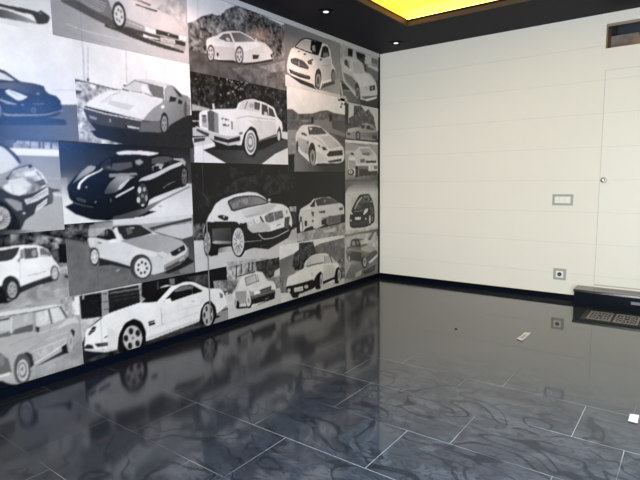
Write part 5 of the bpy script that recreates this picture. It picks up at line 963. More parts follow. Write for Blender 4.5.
p120 -1820,1943 -1820,1940 -1822,1937 -1825,1935 -1828,1934 -1832,1933 -1836,1933 -1839,1934 -1842,1935 -1843,1937 -1844,1940 -1843,1943 -1841,1945 -1839,1947 -1835,1949 -1831,1950 -1828,1950 -1824,1949 -1822,1947 -1820,1945
p95 -2685,1864 -2686,1862 -2688,1860 -2690,1859 -2693,1857 -2697,1857 -2700,1857 -2703,1857 -2706,1858 -2707,1860 -2708,1862 -2707,1864 -2705,1866 -2703,1867 -2700,1869 -2696,1869 -2693,1870 -2690,1869 -2687,1868 -2686,1866
p165 -2338,2011 -2339,2009 -2341,2008 -2344,2006 -2348,2005 -2353,2004 -2357,2004 -2361,2004 -2364,2005 -2365,2006 -2366,2007 -2365,2009 -2363,2011 -2360,2012 -2356,2013 -2352,2014 -2348,2015 -2344,2014 -2341,2014 -2339,2012
p165 -2213,2062 -2214,2059 -2216,2056 -2220,2054 -2224,2052 -2228,2051 -2233,2051 -2236,2052 -2240,2053 -2241,2055 -2242,2058 -2241,2060 -2239,2063 -2236,2065 -2232,2067 -2227,2068 -2223,2068 -2219,2068 -2216,2066 -2214,2064
p165 -2215,2104 -2216,2102 -2218,2100 -2222,2099 -2226,2097 -2231,2096 -2236,2096 -2240,2096 -2244,2097 -2246,2098 -2247,2099 -2246,2101 -2244,2103 -2240,2104 -2236,2106 -2231,2107 -2226,2107 -2222,2107 -2218,2106 -2216,2105
p130 -2278,2059 -2279,2056 -2281,2054 -2285,2052 -2289,2050 -2294,2049 -2298,2049 -2302,2049 -2305,2050 -2307,2052 -2308,2055 -2307,2057 -2305,2060 -2302,2062 -2298,2064 -2293,2065 -2288,2065 -2284,2064 -2281,2063 -2279,2061
p95 -2316,1993 -2317,1990 -2319,1987 -2322,1985 -2326,1983 -2330,1982 -2335,1982 -2338,1983 -2341,1984 -2343,1987 -2344,1989 -2343,1992 -2341,1995 -2338,1997 -2334,1999 -2329,2000 -2325,2000 -2321,1999 -2318,1998 -2317,1996
p165 -2196,2095 -2197,2092 -2200,2090 -2203,2087 -2208,2085 -2213,2084 -2218,2084 -2223,2084 -2226,2086 -2228,2088 -2229,2090 -2228,2093 -2226,2095 -2222,2098 -2217,2100 -2212,2101 -2207,2101 -2203,2101 -2199,2099 -2197,2097
p95 -2194,2107 -2194,2105 -2195,2103 -2197,2101 -2199,2099 -2202,2099 -2204,2099 -2206,2099 -2208,2101 -2209,2103 -2209,2105 -2209,2107 -2208,2109 -2206,2111 -2204,2112 -2201,2113 -2199,2113 -2197,2112 -2195,2111 -2194,2109
p165 -2222,2082 -2223,2079 -2224,2076 -2226,2073 -2229,2072 -2231,2071 -2234,2071 -2237,2072 -2239,2074 -2240,2076 -2240,2079 -2240,2082 -2238,2085 -2236,2088 -2233,2090 -2231,2091 -2228,2090 -2225,2089 -2223,2088 -2222,2085
p130 -2347,2011 -2347,2009 -2349,2007 -2352,2005 -2356,2004 -2360,2003 -2363,2003 -2367,2003 -2370,2004 -2371,2006 -2372,2007 -2371,2009 -2369,2011 -2366,2013 -2363,2014 -2359,2015 -2355,2015 -2352,2015 -2349,2014 -2347,2013
p165 -2391,2043 -2392,2041 -2394,2039 -2396,2037 -2399,2035 -2402,2035 -2406,2034 -2409,2035 -2411,2036 -2412,2038 -2413,2040 -2412,2042 -2411,2044 -2408,2046 -2405,2047 -2402,2048 -2399,2048 -2396,2048 -2393,2046 -2392,2045
p130 -2246,2038 -2247,2036 -2248,2034 -2250,2032 -2253,2031 -2255,2030 -2258,2030 -2261,2030 -2262,2032 -2264,2033 -2264,2035 -2263,2037 -2262,2039 -2260,2041 -2258,2042 -2255,2043 -2252,2043 -2250,2043 -2248,2041 -2247,2040
p165 -2445,2055 -2446,2052 -2448,2050 -2450,2048 -2453,2047 -2456,2046 -2459,2046 -2461,2047 -2464,2048 -2465,2050 -2465,2052 -2465,2054 -2463,2056 -2461,2058 -2458,2060 -2455,2061 -2452,2061 -2449,2060 -2447,2059 -2446,2057
p130 -2236,2054 -2237,2052 -2238,2050 -2241,2049 -2245,2048 -2249,2047 -2252,2047 -2256,2047 -2258,2048 -2260,2049 -2261,2050 -2260,2052 -2258,2054 -2255,2055 -2252,2056 -2248,2057 -2244,2057 -2241,2057 -2238,2056 -2236,2055
p165 -2432,1947 -2433,1945 -2435,1942 -2439,1940 -2443,1939 -2447,1938 -2452,1937 -2456,1938 -2459,1939 -2461,1941 -2461,1943 -2460,1946 -2458,1948 -2455,1950 -2451,1952 -2447,1953 -2442,1953 -2438,1952 -2435,1951 -2433,1949
p130 -2370,2079 -2370,2076 -2372,2074 -2374,2072 -2377,2070 -2380,2069 -2384,2069 -2386,2070 -2389,2071 -2390,2073 -2390,2076 -2390,2078 -2388,2081 -2386,2083 -2383,2084 -2380,2085 -2376,2085 -2374,2085 -2371,2083 -2370,2081
p95 -2334,2012 -2334,2010 -2335,2008 -2337,2007 -2339,2006 -2341,2005 -2344,2005 -2346,2006 -2347,2007 -2348,2008 -2348,2010 -2348,2012 -2347,2013 -2345,2015 -2343,2016 -2341,2016 -2339,2016 -2337,2016 -2335,2015 -2334,2014
p95 -2379,1957 -2380,1955 -2381,1953 -2383,1951 -2386,1949 -2389,1949 -2392,1949 -2395,1949 -2397,1951 -2398,1953 -2398,1955 -2398,1957 -2396,1960 -2394,1962 -2391,1963 -2388,1964 -2385,1964 -2383,1963 -2381,1962 -2379,1960
p165 -2296,2001 -2296,1999 -2298,1997 -2300,1995 -2302,1994 -2305,1993 -2307,1993 -2310,1994 -2311,1995 -2313,1997 -2313,1999 -2312,2001 -2311,2004 -2309,2006 -2307,2007 -2304,2008 -2302,2008 -2299,2007 -2297,2005 -2296,2004
p95 -2404,2073 -2405,2071 -2407,2070 -2410,2068 -2415,2067 -2419,2066 -2424,2066 -2428,2066 -2431,2066 -2433,2067 -2434,2069 -2433,2070 -2431,2072 -2427,2073 -2423,2074 -2419,2075 -2414,2076 -2410,2076 -2407,2075 -2405,2074
p165 -2387,1966 -2388,1963 -2389,1960 -2391,1958 -2393,1956 -2396,1956 -2399,1956 -2401,1957 -2403,1959 -2404,1961 -2404,1964 -2403,1967 -2402,1970 -2400,1972 -2398,1974 -2395,1974 -2392,1974 -2390,1973 -2388,1971 -2387,1969
p165 -2273,2002 -2274,2000 -2275,1999 -2277,1997 -2280,1996 -2283,1996 -2287,1995 -2289,1996 -2291,1997 -2293,1998 -2293,1999 -2293,2001 -2291,2002 -2289,2004 -2286,2005 -2283,2005 -2280,2006 -2277,2005 -2275,2004 -2273,2003
p130 -2264,2096 -2265,2093 -2267,2091 -2270,2088 -2274,2086 -2278,2085 -2282,2085 -2285,2086 -2288,2087 -2290,2090 -2290,2092 -2289,2095 -2288,2097 -2285,2100 -2281,2101 -2277,2103 -2273,2103 -2269,2102 -2267,2101 -2265,2098
p95 -2313,2029 -2313,2027 -2315,2025 -2316,2024 -2319,2023 -2321,2022 -2324,2022 -2326,2023 -2327,2024 -2329,2025 -2329,2027 -2328,2029 -2327,2030 -2325,2032 -2323,2033 -2321,2034 -2318,2034 -2316,2033 -2314,2032 -2313,2031
p95 -2317,2046 -2318,2045 -2320,2043 -2323,2041 -2327,2040 -2332,2039 -2336,2038 -2340,2039 -2344,2039 -2346,2041 -2346,2042 -2345,2044 -2343,2046 -2340,2048 -2336,2049 -2331,2050 -2327,2050 -2323,2050 -2320,2049 -2318,2048
p130 -2355,1998 -2355,1996 -2356,1994 -2359,1992 -2361,1991 -2364,1990 -2367,1990 -2369,1991 -2371,1992 -2372,1994 -2372,1996 -2372,1998 -2371,2000 -2369,2001 -2366,2003 -2363,2003 -2361,2003 -2358,2003 -2356,2002 -2355,2000
p165 -2345,2091 -2346,2088 -2347,2085 -2348,2083 -2350,2081 -2352,2081 -2354,2081 -2355,2082 -2356,2084 -2357,2087 -2357,2090 -2357,2093 -2356,2095 -2354,2098 -2353,2099 -2351,2100 -2349,2100 -2347,2099 -2346,2097 -2346,2094
p175 -2825,1819 -2655,1801 -2643,1788 -2828,1769
p205 -2827,1689 -2760,1692 -2759,1700 -2825,1698
p40 -2852,1762 -2756,1772 -2759,1706 -2855,1697
p38 -2832,1685 -2735,1689 -2786,1647 -2835,1643
p190 -2829,1644 -2786,1647 -2677,1602 -2691,1577 -2827,1564
p38 -2874,1576 -1576,1665 -1588,1236 -2892,1247
p230 -2821,1499 -2616,1540 -2607,1513 -2734,1478 -2476,1371 -2828,1372
p205 -2839,1566 -2678,1585 -2616,1540 -2818,1499
p60 -2821,1562 -2710,1574 -2711,1552 -2819,1530
g45,75 -2671,1471 -2290,1380 -2734,1478 -2068,1504 -1651,1660 -1654,1543 -2041,1373 -2476,1371
p230 -2085,1376 -1891,1477 -1694,1544 -1696,1376
p222 -1801,1685 -1690,1681 -1692,1612 -1796,1622
C
p236 -2760,1754 -2736,1776 -2675,1789 -2593,1805 -2363,1829 -2338,1880 -2267,1913 -2158,1934 -2008,1917 -1890,1886 -1852,1809 -1791,1770 -1779,1707 -1808,1660 -1872,1633 -2097,1583 -2136,1553 -2247,1544 -2330,1533 -2466,1537 -2615,1554 -2695,1611 -2762,1649
p88 -2677,1778 -2642,1795 -2572,1772 -2564,1617 -2672,1629
p140 -2608,1775 -2566,1766 -2565,1622 -2609,1625
p220 -2676,1776 -2643,1792 -2570,1770 -2566,1775 -2641,1797 -2679,1780
p215 -2622,1845 -2600,1845 -2599,1805 -2620,1803
g205,170 -2732,1746 -2687,1664 -2738,1750 -2682,1750 -2680,1650 -2731,1659
p60 -2688,1742 -2689,1740 -2692,1737 -2698,1735 -2704,1734 -2711,1733 -2718,1732 -2724,1733 -2729,1734 -2732,1736 -2733,1738 -2732,1741 -2728,1743 -2723,1745 -2717,1747 -2710,1748 -2703,1748 -2697,1748 -2692,1746 -2689,1745
p120 -2687,1712 -2688,1704 -2692,1697 -2697,1691 -2704,1688 -2711,1686 -2718,1686 -2724,1689 -2728,1694 -2731,1701 -2732,1708 -2730,1715 -2727,1722 -2722,1728 -2715,1732 -2708,1734 -2701,1733 -2695,1730 -2691,1725 -2688,1719
p85 -2530,1743 -2453,1737 -2451,1679 -2519,1679
p235 -2488,1717 -2489,1710 -2492,1703 -2497,1698 -2503,1695 -2509,1693 -2516,1694 -2521,1696 -2525,1701 -2528,1707 -2528,1713 -2527,1720 -2524,1726 -2519,1732 -2514,1735 -2507,1737 -2501,1736 -2495,1734 -2491,1729 -2489,1723
p235 -2451,1710 -2452,1703 -2455,1696 -2460,1691 -2466,1688 -2472,1686 -2477,1687 -2483,1689 -2487,1694 -2489,1700 -2490,1707 -2488,1713 -2485,1720 -2481,1725 -2475,1729 -2469,1730 -2464,1730 -2458,1727 -2454,1722 -2452,1716
p130 -2427,1726 -2408,1720 -2411,1654 -2428,1661
p195 -2798,1653 -2612,1616 -2452,1599 -2321,1617 -2318,1565 -2469,1532 -2615,1554 -2691,1585 -2800,1629
p45 -2616,1595 -2467,1574 -2330,1608 -2330,1572 -2468,1545 -2618,1563
p60 -2789,1639 -2664,1607 -2676,1583 -2790,1620
p235 -2799,1653 -2614,1615 -2452,1598 -2323,1616 -2324,1622 -2452,1604 -2611,1620 -2797,1658
p120 -2340,1638 -2299,1647 -2300,1627 -2338,1618
p220 -2615,1554 -2469,1532 -2323,1562 -2327,1544 -2469,1524
p215 -2342,1831 -2292,1900 -2165,1922 -2069,1914 -2081,1830 -2244,1830
p85 -2147,1911 -2072,1909 -2087,1846 -2149,1850
p140 -2259,1840 -2222,1906 -2235,1908 -2272,1842
p170 -2151,1879 -2153,1872 -2158,1866 -2165,1860 -2173,1856 -2183,1854 -2192,1854 -2200,1857 -2207,1861 -2211,1866 -2212,1872 -2210,1879 -2206,1885 -2199,1891 -2190,1894 -2181,1896 -2172,1897 -2163,1894 -2157,1891 -2152,1885
p235 -2070,1914 -2082,1817 -2069,1818 -2058,1915
p72 -2056,1905 -1984,1897 -1968,1809 -2060,1811
p205 -2027,1841 -1986,1837 -1979,1808 -2028,1809
p75 -1968,1887 -1911,1871 -1876,1806 -1963,1809
p165 -2363,1751 -2231,1781 -2078,1776 -1881,1780 -1880,1785 -2076,1781 -2231,1786 -2364,1756
p60 -2087,1755 -2088,1753 -2089,1751 -2092,1750 -2094,1748 -2097,1748 -2100,1748 -2103,1749 -2105,1750 -2106,1752 -2106,1753 -2106,1756 -2104,1757 -2102,1759 -2100,1760 -2097,1761 -2094,1761 -2091,1760 -2089,1759 -2088,1757
p220 -2232,1750 -1881,1769 -1868,1647 -2100,1589 -2128,1684
p42 -2320,1531 -2279,1632 -2201,1703 -2137,1684 -2094,1579 -2117,1491 -2166,1436 -2257,1444
p228 -2136,1566 -2141,1533 -2152,1502 -2169,1478 -2189,1462 -2211,1456 -2233,1460 -2251,1475 -2266,1498 -2274,1527 -2276,1559 -2271,1592 -2260,1621 -2244,1646 -2224,1662 -2202,1669 -2181,1665 -2162,1651 -2147,1628 -2138,1599
p105 -2148,1563 -2152,1537 -2161,1512 -2174,1493 -2190,1480 -2207,1475 -2224,1479 -2239,1490 -2250,1509 -2257,1532 -2258,1558 -2255,1584 -2246,1608 -2233,1627 -2217,1640 -2200,1645 -2183,1642 -2169,1631 -2157,1613 -2150,1590
p205 -2161,1567 -2164,1546 -2171,1526 -2182,1511 -2195,1500 -2209,1496 -2223,1499 -2236,1508 -2245,1523 -2251,1542 -2252,1562 -2249,1583 -2242,1602 -2231,1618 -2218,1628 -2204,1633 -2190,1630 -2177,1621 -2168,1607 -2162,1588
p120 -2176,1569 -2178,1553 -2184,1539 -2192,1527 -2201,1520 -2212,1517 -2222,1519 -2231,1525 -2238,1536 -2242,1550 -2243,1566 -2241,1582 -2235,1596 -2228,1608 -2218,1615 -2208,1619 -2197,1617 -2188,1610 -2181,1599 -2177,1585
p210 -2187,1572 -2188,1562 -2192,1553 -2197,1546 -2204,1541 -2211,1539 -2218,1540 -2224,1544 -2229,1551 -2232,1560 -2232,1570 -2231,1580 -2227,1589 -2222,1596 -2215,1601 -2208,1603 -2201,1602 -2195,1597 -2190,1591 -2187,1582
p70 -1864,1670 -1827,1731 -1804,1696 -1807,1662
p60 -1804,1645 -1806,1628 -1810,1613 -1817,1600 -1826,1592 -1835,1589 -1844,1591 -1852,1599 -1858,1610 -1862,1625 -1863,1642 -1861,1658 -1856,1674 -1849,1686 -1841,1694 -1832,1698 -1823,1696 -1815,1689 -1808,1677 -1805,1662
p215 -1818,1641 -1819,1628 -1822,1615 -1827,1606 -1832,1599 -1838,1597 -1844,1599 -1849,1604 -1853,1614 -1856,1626 -1856,1639 -1855,1652 -1852,1664 -1847,1674 -1842,1680 -1836,1683 -1830,1681 -1825,1675 -1821,1666 -1818,1654
p105 -2103,1587 -1867,1658 -1865,1640 -2120,1569
E'''),
'M': ((-1.73, -0.836, 2.1, 2.655), (), 0, 6, '''b128
g120,150 -1718,2512 -901,2479 -1910,2811 -628,3149 -636,2314 -1935,2125
g228,205 -1715,2157 -1015,2118 -1866,2187 -1670,2210 -1305,2135 -831,2146 -794,2083 -1874,1958
g140,170 -1102,2197 -850,2159 -1288,2137 -1188,2141 -932,2271 -753,2328 -755,2145 -906,2131
p55 -1692,2210 -1287,2176 -1188,2141 -1272,2132 -1509,2154
p75 -1188,2145 -1119,2209 -932,2271 -932,2230 -1049,2194
C
p226 -1575,2478 -1483,2565 -1390,2597 -1145,2603 -1060,2598 -1008,2559 -974,2426 -921,2384 -932,2261 -995,2247 -1153,2199 -1188,2145 -1272,2139 -1304,2174 -1627,2206 -1698,2231 -1704,2293 -1680,2369 -1649,2428 -1634,2453
g170,200 -1530,2506 -1360,2511 -1556,2485 -1475,2564 -1343,2584 -1321,2500 -1361,2481
p42 -1330,2587 -1145,2598 -1212,2470 -1297,2474 -1345,2495
p160 -1315,2539 -1271,2557 -1261,2490 -1313,2499
p40 -1569,2481 -1478,2562 -1391,2589 -1148,2595 -1143,2607 -1388,2600 -1487,2568 -1581,2485
p38 -1578,2471 -1427,2465 -1232,2462 -1225,2473 -1421,2476 -1572,2482
p230 -1172,2478 -1129,2581 -1060,2593 -1060,2604 -1146,2585 -1191,2477
p58 -1182,2456 -1146,2560 -1094,2587 -1043,2572 -1023,2495 -1131,2456
p130 -1130,2507 -1061,2525 -1035,2493 -1131,2463
p70 -1411,2443 -1412,2441 -1415,2438 -1420,2435 -1426,2433 -1433,2431 -1439,2430 -1445,2430 -1450,2431 -1453,2433 -1454,2435 -1453,2438 -1450,2441 -1445,2444 -1439,2446 -1432,2448 -1425,2449 -1419,2449 -1415,2448 -1412,2446
p110 -1503,2451 -1504,2449 -1507,2447 -1511,2444 -1517,2442 -1524,2441 -1530,2440 -1536,2440 -1541,2440 -1544,2442 -1545,2443 -1544,2445 -1541,2448 -1536,2450 -1530,2452 -1524,2454 -1517,2455 -1511,2455 -1506,2454 -1504,2453
p82 -1654,2355 -1578,2380 -1457,2374 -1371,2330 -1381,2303 -1505,2302 -1641,2320
p190 -1531,2359 -1528,2309 -1518,2311 -1521,2361
p120 -1639,2338 -1398,2323 -1395,2329 -1636,2343
p95 -1398,2380 -1311,2418 -1295,2408 -1329,2359 -1380,2355
p240 -1328,2394 -1266,2413 -1264,2365 -1308,2358
g215,195 -1233,2420 -1011,2360 -1216,2433 -1009,2475 -975,2365 -977,2285 -1153,2219 -1176,2333 -1251,2340
p150 -1166,2371 -1010,2407 -1011,2412 -1167,2376
p90 -1154,2439 -1155,2435 -1158,2432 -1162,2428 -1168,2426 -1174,2424 -1181,2423 -1186,2424 -1191,2426 -1193,2429 -1194,2432 -1193,2436 -1190,2440 -1186,2443 -1180,2446 -1174,2447 -1168,2448 -1162,2447 -1157,2445 -1155,2443
p55 -1676,2264 -1582,2252 -1347,2244 -1356,2212 -1508,2209 -1658,2230
p130 -1642,2242 -1368,2229 -1365,2234 -1639,2248
p60 -1277,2259 -1251,2321 -1209,2347 -1171,2314 -1166,2237 -1205,2143 -1280,2148
p140 -1175,2231 -1177,2210 -1184,2190 -1195,2174 -1208,2163 -1222,2158 -1236,2159 -1248,2167 -1258,2180 -1263,2198 -1265,2218 -1263,2238 -1256,2258 -1246,2274 -1233,2285 -1219,2290 -1205,2289 -1193,2282 -1183,2269 -1177,2251
p80 -1204,2227 -1205,2214 -1208,2203 -1213,2194 -1218,2187 -1225,2185 -1231,2186 -1236,2190 -1240,2198 -1243,2209 -1244,2221 -1242,2233 -1239,2244 -1235,2253 -1229,2260 -1223,2263 -1217,2262 -1211,2257 -1207,2249 -1204,2238
p75 -926,2311 -928,2287 -933,2265 -942,2247 -952,2235 -963,2230 -974,2232 -984,2241 -992,2257 -997,2277 -998,2300 -996,2323 -990,2344 -982,2362 -972,2374 -961,2380 -950,2378 -940,2369 -932,2354 -927,2334
p130 -931,2307 -933,2290 -936,2275 -942,2262 -948,2254 -956,2250 -963,2252 -969,2258 -974,2269 -977,2283 -978,2300 -977,2316 -973,2331 -968,2343 -961,2352 -954,2356 -947,2354 -940,2348 -935,2337 -932,2323
p240 -1160,2205 -993,2258 -997,2265 -1164,2212
E'''),
'N': ((-0.836, -0.033, 2.07, 2.655), (), 1, 8, '''b150
p195 -880,2847 31,3056 33,2592 -886,2437
n150,215,30 -838,2644 -683,2649 -684,2556 -794,2536 -840,2445
p48 -683,2642 -584,2647 -593,2564 -684,2558
p48 -525,2638 -331,2638 -344,2520 -505,2567
p205 -317,2636 -192,2632 -192,2563 -317,2542
p115 -192,2632 -44,2635 -43,2575 -192,2565
p205 -246,2545 -43,2538 -43,2496 -282,2512
p110 -335,2512 -264,2515 -24,2494 -24,2340 -264,2343
p70 -361,2535 -300,2536 -303,2437 -339,2440
g110,85 -672,2222 -247,2077 -858,2281 -507,2288 -43,2399 -3,2026 -831,2015
p210 -846,2265 -802,2127 -780,2132 -825,2270
p195 -783,2182 -607,2199 -607,2205 -782,2188
g205,150 -814,2093 -592,2058 -845,2123 -736,2132 -673,2066 -458,2063 -831,2040
p55 -812,2253 -703,2260 -574,2191 -607,2209 -782,2194
p45 -440,2123 -336,2122 -61,2186 -23,2062 -424,2049
C
p205 -808,2485 -732,2529 -634,2552 -493,2550 -378,2505 -335,2446 -214,2443 -89,2371 -54,2261 -77,2189 -281,2131 -411,2132 -474,2131 -547,2155 -637,2208 -773,2273 -809,2413
g185,200 -572,2490 -370,2453 -592,2511 -472,2531 -349,2437 -387,2417 -556,2404
p220 -619,2542 -596,2400 -583,2402 -606,2545
p72 -758,2499 -700,2519 -650,2432 -748,2459
p170 -693,2502 -661,2507 -650,2443 -677,2455
p225 -822,2454 -594,2380 -528,2356 -519,2362 -585,2387 -813,2460
p225 -670,2431 -597,2432 -605,2405 -654,2408
p125 -780,2376 -606,2352 -504,2306 -555,2201 -734,2280
p190 -754,2302 -562,2208 -553,2213 -746,2307
p222 -589,2389 -282,2437 -96,2345 -282,2299 -440,2269 -507,2332
p205 -414,2272 -264,2303 -243,2250 -362,2231
p130 -324,2285 -306,2243 -294,2245 -312,2288
p58 -237,2300 -114,2333 -105,2281 -228,2247
p190 -159,2290 -160,2286 -162,2282 -165,2279 -169,2276 -174,2275 -178,2275 -182,2276 -185,2279 -188,2282 -188,2286 -188,2290 -185,2294 -182,2297 -178,2300 -174,2301 -169,2301 -165,2300 -162,2297 -160,2294
p210 -371,2217 -80,2274 -65,2216 -336,2156
p100 -423,2161 -65,2220 -65,2206 -336,2144
p240 -354,2133 -67,2207 -80,2181 -283,2128
p45 -541,2283 -490,2308 -448,2251 -432,2138 -475,2115 -533,2161
p130 -447,2196 -449,2176 -455,2158 -464,2143 -475,2132 -488,2127 -501,2129 -512,2137 -521,2150 -526,2167 -528,2186 -526,2206 -520,2225 -511,2240 -500,2250 -487,2255 -475,2254 -463,2246 -454,2233 -449,2216
p80 -467,2194 -468,2183 -471,2173 -476,2164 -482,2158 -488,2156 -494,2157 -500,2161 -504,2169 -507,2178 -508,2189 -507,2200 -504,2210 -499,2218 -494,2224 -487,2227 -481,2226 -476,2222 -471,2214 -468,2205
E'''),
'O': ((-1.713, -0.748, 1.318, 2.1), (), 1, 7, '''b110
g238,228 -1602,2054 -1124,1915 -1772,2122 -676,2277 -680,1904 -1783,1807
p85 -1752,1889 -1636,1900 -1547,1865 -1327,1890 -1193,1928 -1071,1947 -964,1932 -679,1930 -680,1871 -1755,1782
n70,120,60 -1752,1877 -1636,1893 -1548,1860 -1327,1884 -1072,1935 -680,1920 -680,1871 -1755,1782
g105,125 -1609,1803 -1298,1692 -1755,1795 -680,1882 -682,1666 -1761,1608
n75,120,40 -1712,1785 -1296,1820 -1329,1788 -1535,1753 -1714,1721
p150 -1495,1813 -1393,1812 -1401,1802 -1488,1799
p38 -1040,1911 -992,1915 -980,1841 -1042,1836
p38 -1347,1855 -1308,1858 -1309,1790 -1348,1796
g80,95 -947,1839 -760,1748 -1002,1853 -680,1880 -682,1720 -985,1774
p125 -1130,1760 -684,1705 -679,1714 -1125,1768
p60 -844,2077 -845,2073 -847,2069 -851,2066 -856,2064 -861,2063 -866,2063 -871,2064 -874,2066 -877,2069 -877,2073 -877,2077 -874,2081 -870,2084 -866,2086 -860,2087 -855,2087 -851,2086 -847,2084 -844,2081
p60 -787,2042 -788,2038 -791,2034 -794,2031 -799,2028 -805,2027 -810,2027 -815,2028 -818,2031 -821,2034 -822,2038 -821,2042 -818,2046 -814,2049 -810,2051 -804,2052 -799,2052 -794,2051 -790,2049 -788,2045
p60 -733,2047 -734,2043 -737,2040 -740,2036 -745,2034 -751,2033 -756,2033 -761,2034 -765,2037 -767,2040 -768,2044 -767,2048 -765,2051 -761,2055 -756,2057 -750,2058 -745,2058 -740,2057 -736,2055 -734,2051
p60 -807,2008 -808,2004 -810,2000 -814,1997 -819,1995 -824,1994 -829,1994 -834,1995 -838,1997 -840,2001 -841,2004 -840,2008 -838,2012 -834,2015 -829,2018 -824,2019 -818,2019 -814,2017 -810,2015 -808,2012
g150,135 -1671,1706 -1677,1510 -1729,1701 -1582,1712 -1581,1475 -1707,1471
n120,160,40 -1702,1648 -1599,1654 -1589,1475 -1707,1471
p38 -1736,1471 -1619,1484 -1625,1275 -1743,1275
g125,60 -1593,1332 -1135,1376 -1621,1493 -1387,1393 -684,1459 -686,1306 -1627,1303
p80 -1093,1725 -682,1688 -684,1459 -781,1597 -950,1693
C
p226 -1590,1683 -1536,1734 -1489,1766 -1329,1780 -1196,1774 -1093,1730 -1004,1690 -876,1635 -781,1575 -763,1490 -783,1424 -991,1394 -1272,1395 -1339,1374 -1387,1412 -1527,1487 -1572,1523 -1599,1635
g190,160 -1538,1639 -1417,1500 -1569,1648 -1398,1618 -1382,1477 -1511,1511 -1571,1578
p80 -1406,1753 -1297,1767 -1179,1762 -1085,1709 -1249,1688 -1388,1680
p215 -1387,1750 -1327,1749 -1360,1719
p80 -1509,1693 -1459,1693 -1416,1673 -1435,1662 -1507,1677
p235 -1463,1757 -1402,1674 -1391,1678 -1452,1761
p165 -1334,1658 -1219,1625 -1090,1565 -1084,1570 -1213,1630 -1330,1663
p170 -1235,1679 -1045,1613 -1039,1618 -1229,1684
g205,185 -1198,1668 -914,1591 -1198,1670 -1040,1690 -835,1594 -1043,1552
p60 -1186,1573 -1128,1571 -1075,1540 -1149,1537
p70 -1254,1587 -1203,1583 -1214,1559
p52 -1101,1492 -1043,1533 -801,1555 -794,1497 -1062,1474
p215 -1097,1488 -1042,1531 -800,1552 -801,1558 -1045,1536 -1105,1492
p65 -1084,1427 -821,1461 -818,1432 -1045,1412
p215 -1272,1398 -1063,1396 -821,1419 -823,1428 -1064,1405 -1271,1407
p50 -1283,1504 -1286,1472 -1296,1443 -1309,1419 -1326,1404 -1345,1398 -1363,1403 -1379,1418 -1391,1440 -1399,1469 -1401,1500 -1397,1532 -1388,1561 -1375,1585 -1358,1600 -1340,1606 -1322,1602 -1305,1588 -1293,1565 -1285,1537
p45 -1277,1475 -1280,1445 -1289,1419 -1303,1397 -1320,1384 -1339,1379 -1357,1383 -1373,1396 -1385,1417 -1393,1442 -1395,1471 -1391,1500 -1383,1526 -1369,1548 -1352,1562 -1334,1567 -1316,1563 -1300,1550 -1287,1530 -1279,1504
p160 -1292,1462 -1295,1438 -1301,1416 -1311,1399 -1323,1388 -1337,1384 -1350,1387 -1362,1398 -1370,1415 -1376,1436 -1377,1460 -1375,1484 -1368,1505 -1359,1523 -1346,1534 -1333,1538 -1320,1535 -1308,1525 -1299,1508 -1294,1486
p85 -1315,1462 -1316,1449 -1320,1438 -1324,1429 -1330,1423 -1336,1421 -1342,1423 -1347,1429 -1351,1437 -1354,1448 -1355,1461 -1353,1473 -1350,1484 -1346,1493 -1340,1499 -1334,1501 -1328,1499 -1323,1494 -1318,1485 -1316,1474
p60 -1559,1557 -1560,1539 -1563,1523 -1567,1511 -1571,1502 -1576,1499 -1580,1502 -1584,1510 -1587,1522 -1589,1538 -1589,1556 -1588,1573 -1586,1589 -1582,1602 -1577,1610 -1573,1613 -1568,1611 -1564,1603 -1561,1590 -1559,1575
p70 -1393,1603 -1394,1599 -1396,1595 -1399,1592 -1403,1590 -1407,1589 -1411,1590 -1414,1591 -1417,1594 -1419,1598 -1419,1602 -1418,1606 -1416,1610 -1413,1613 -1410,1615 -1406,1616 -1402,1616 -1398,1614 -1396,1611 -1394,1608
g205,215 -1254,1445 -1098,1449 -1272,1515 -1098,1480 -1081,1429 -1255,1407
E
p40 -1305,1379 -1255,1400 -841,1410 -763,1447 -724,1415 -1135,1376'''),
